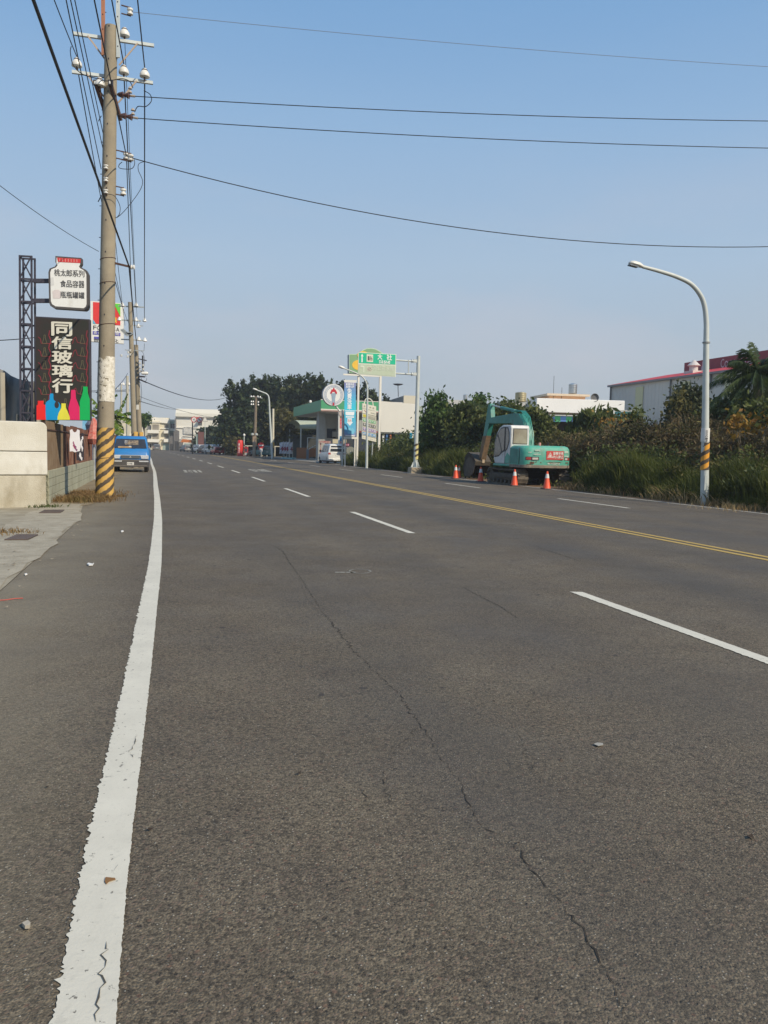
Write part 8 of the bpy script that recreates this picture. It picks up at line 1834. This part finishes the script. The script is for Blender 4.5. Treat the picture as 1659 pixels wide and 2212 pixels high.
# palm
p = at(1629, 990, 33); zc = at(1628, 812, 33).z; t = thing('palm_tree', 'tall feathery palm tree before the red rooftop signboard at the right', 'palm tree', (p.x, 33, 0))
mb = MB(); mb.tube([(0, 0, 0), (.05, 0, zc * .5), (0, 0, zc - .3), (0, 0, zc + .1)], [.22, .19, .21, .10], 12); mb.build('trunk', mat('palm trunk', (.24, .19, .14), .9, c2=(.14, .11, .08), ns=7, amt=.8, bump=1.0, bs=12), t, smooth=True)
G_PALM = leaf_mat('palm leaflets', [(.018, .035, .014), (.035, .065, .022), (.075, .115, .040), (.14, .17, .07)], .35)
rn = random.Random(33); FR_ = [(-.55, -.2, 1.25, 2.3, .45), (-.15, .2, 1.5, 2.2, .35), (.45, -.2, 1.35, 2.2, .4), (.9, .1, .9, 2.2, .6), (-1.0, -.3, .55, 2.5, .55), (-1.1, .2, .25, 2.3, .45), (1.1, -.3, .4, 2.1, .6), (-.5, -.8, .5, 2.0, .7), (.4, -.9, .6, 2.0, .7), (0, -.9, .9, 2.0, .6), (-.8, -.6, -.1, 2.0, .5), (.8, -.6, 0, 1.9, .6), (.1, .9, .8, 2.0, .6), (-.2, -.7, -.3, 1.7, .5), (-.35, -.3, -.8, 1.6, .1), (.3, -.5, -.7, 1.6, .1), (-1.2, -.1, -.15, 2.2, .5), (-.9, -.4, .9, 2.3, .5), (1.2, .1, .1, 2.2, .6), (-.6, .5, 1.1, 2.1, .5), (.6, -.6, 1.1, 2.0, .6), (-.7, -.2, -.6, 1.9, .3), (.7, -.2, -.5, 1.8, .3), (0, -.8, -.2, 1.9, .5), (-.3, -.8, .3, 2.0, .7), (.5, .4, 1.3, 2.1, .5), (-1.0, -.5, .2, 2.2, .6)]
for (dx, dy, dz, L_, dr) in FR_:
    d = Vector((dx, dy, dz)).normalized(); V = []; F = []; side = d.cross(Vector((0, 0, 1))).normalized(); n = 84; mb = MB(); pts = []
    for i in range(n + 1): tt = i / n; pts.append(Vector((0, 0, zc)) + d * (L_ * tt) + Vector((0, 0, -dr * L_ * tt * tt)))
    mb.tube(pts[::6], [.025 * (1 - .8 * i / 15) + .004 for i in range(len(pts[::6]))], 5, caps=False)
    for i in range(7, n):
        t0 = i / n; ll = .55 * math.sin(math.pi * min(1, .15 + .8 * t0)) ** .7; tg = (pts[i + 1] - pts[i]).normalized()
        for s in (-1, 1):
            dd = (side * s * rn.uniform(.5, .9) + tg * .6 + Vector((0, 0, rn.uniform(-.9, -.2)))).normalized(); w_ = tg * .013; a = pts[i]; mb.add([a - w_, a + w_, a + dd * ll * .6 + w_ * .8 + Vector((0, 0, -.02)), a + dd * ll + Vector((0, 0, -.14 * ll))], [(0, 1, 2, 3)])
    mb.build('frond', G_PALM, t, recalc=False)
# bare tree with orange leaves, near the right edge
def bare(label, u, v, Y, H_, seed, nl, rx=1.0, lm=None):
    rn = random.Random(seed); b = at(u, v, Y); b.z = 0; t = thing('bare_tree', label, 'tree', b, 0); mb = MB(); tips = []
    def br(p, d, L_, r, k):
        e = p + d * L_; m_ = p.lerp(e, .5) + Vector((rn.uniform(-.08, .08), rn.uniform(-.08, .08), 0)) * L_; mb.tube([p, m_, e], [r, r * .8, r * .6], 6, caps=False)
        if k == 0: tips.append(e); return
        for j in range(rn.choice((2, 3))): dd = (d + Vector((rn.uniform(-.8, .8) * rx, rn.uniform(-.6, .6), rn.uniform(-.1, .5)))).normalized(); br(e, dd, L_ * rn.uniform(.6, .85), r * .6, k - 1)
    br(Vector((0, 0, 0)), Vector((.03, 0, 1)), H_ * .36, .055, 4); mb.build('trunk', PBARK, t, recalc=False)
    T = np.array([list(x) for x in tips]); 
    def fn(n, rs): i = rs.randint(0, len(T), n); return T[i] + rs.randn(n, 3) * .16
    V, F = leaves(fn, nl, .11, seed, 1.8, .4); np_mesh('crown', V, F, lm or G_ORANGE, t)
bare('half-bare tree with pale limbs and orange leaves near the right edge', 1621, 1020, 27.5, 3.0, 7, 300); bare('thin bare tree before the white wall gap', 1322, 1000, 40, 3.0, 8, 60); bare('thin sapling left of the nearest lamp post', 1470, 1000, 33, 3.4, 9, 260, .4, G_OLIVE)

# ------------------------------------------------------------------ the hazy air
HZ = 0.0006
m = bpy.data.materials.new('haze'); m.use_nodes = True; n_ = m.node_tree.nodes; n_.clear(); o_ = n_.new('ShaderNodeOutputMaterial'); pv = n_.new('ShaderNodeVolumePrincipled')
pv.inputs['Color'].default_value = (.93, .96, 1, 1); pv.inputs['Density'].default_value = HZ; pv.inputs['Anisotropy'].default_value = 0.2; m.node_tree.links.new(pv.outputs[0], o_.inputs['Volume'])
mb = MB(); mb.box(-170, 130, -60, 330, -1.03, 30); hz = mb.build('haze', m); hz['kind'] = 'stuff'; hz['label'] = 'thin pale haze in the air'

# ------------------------------------------------------------------ tidy up
bpy.data.objects.remove(_fo)
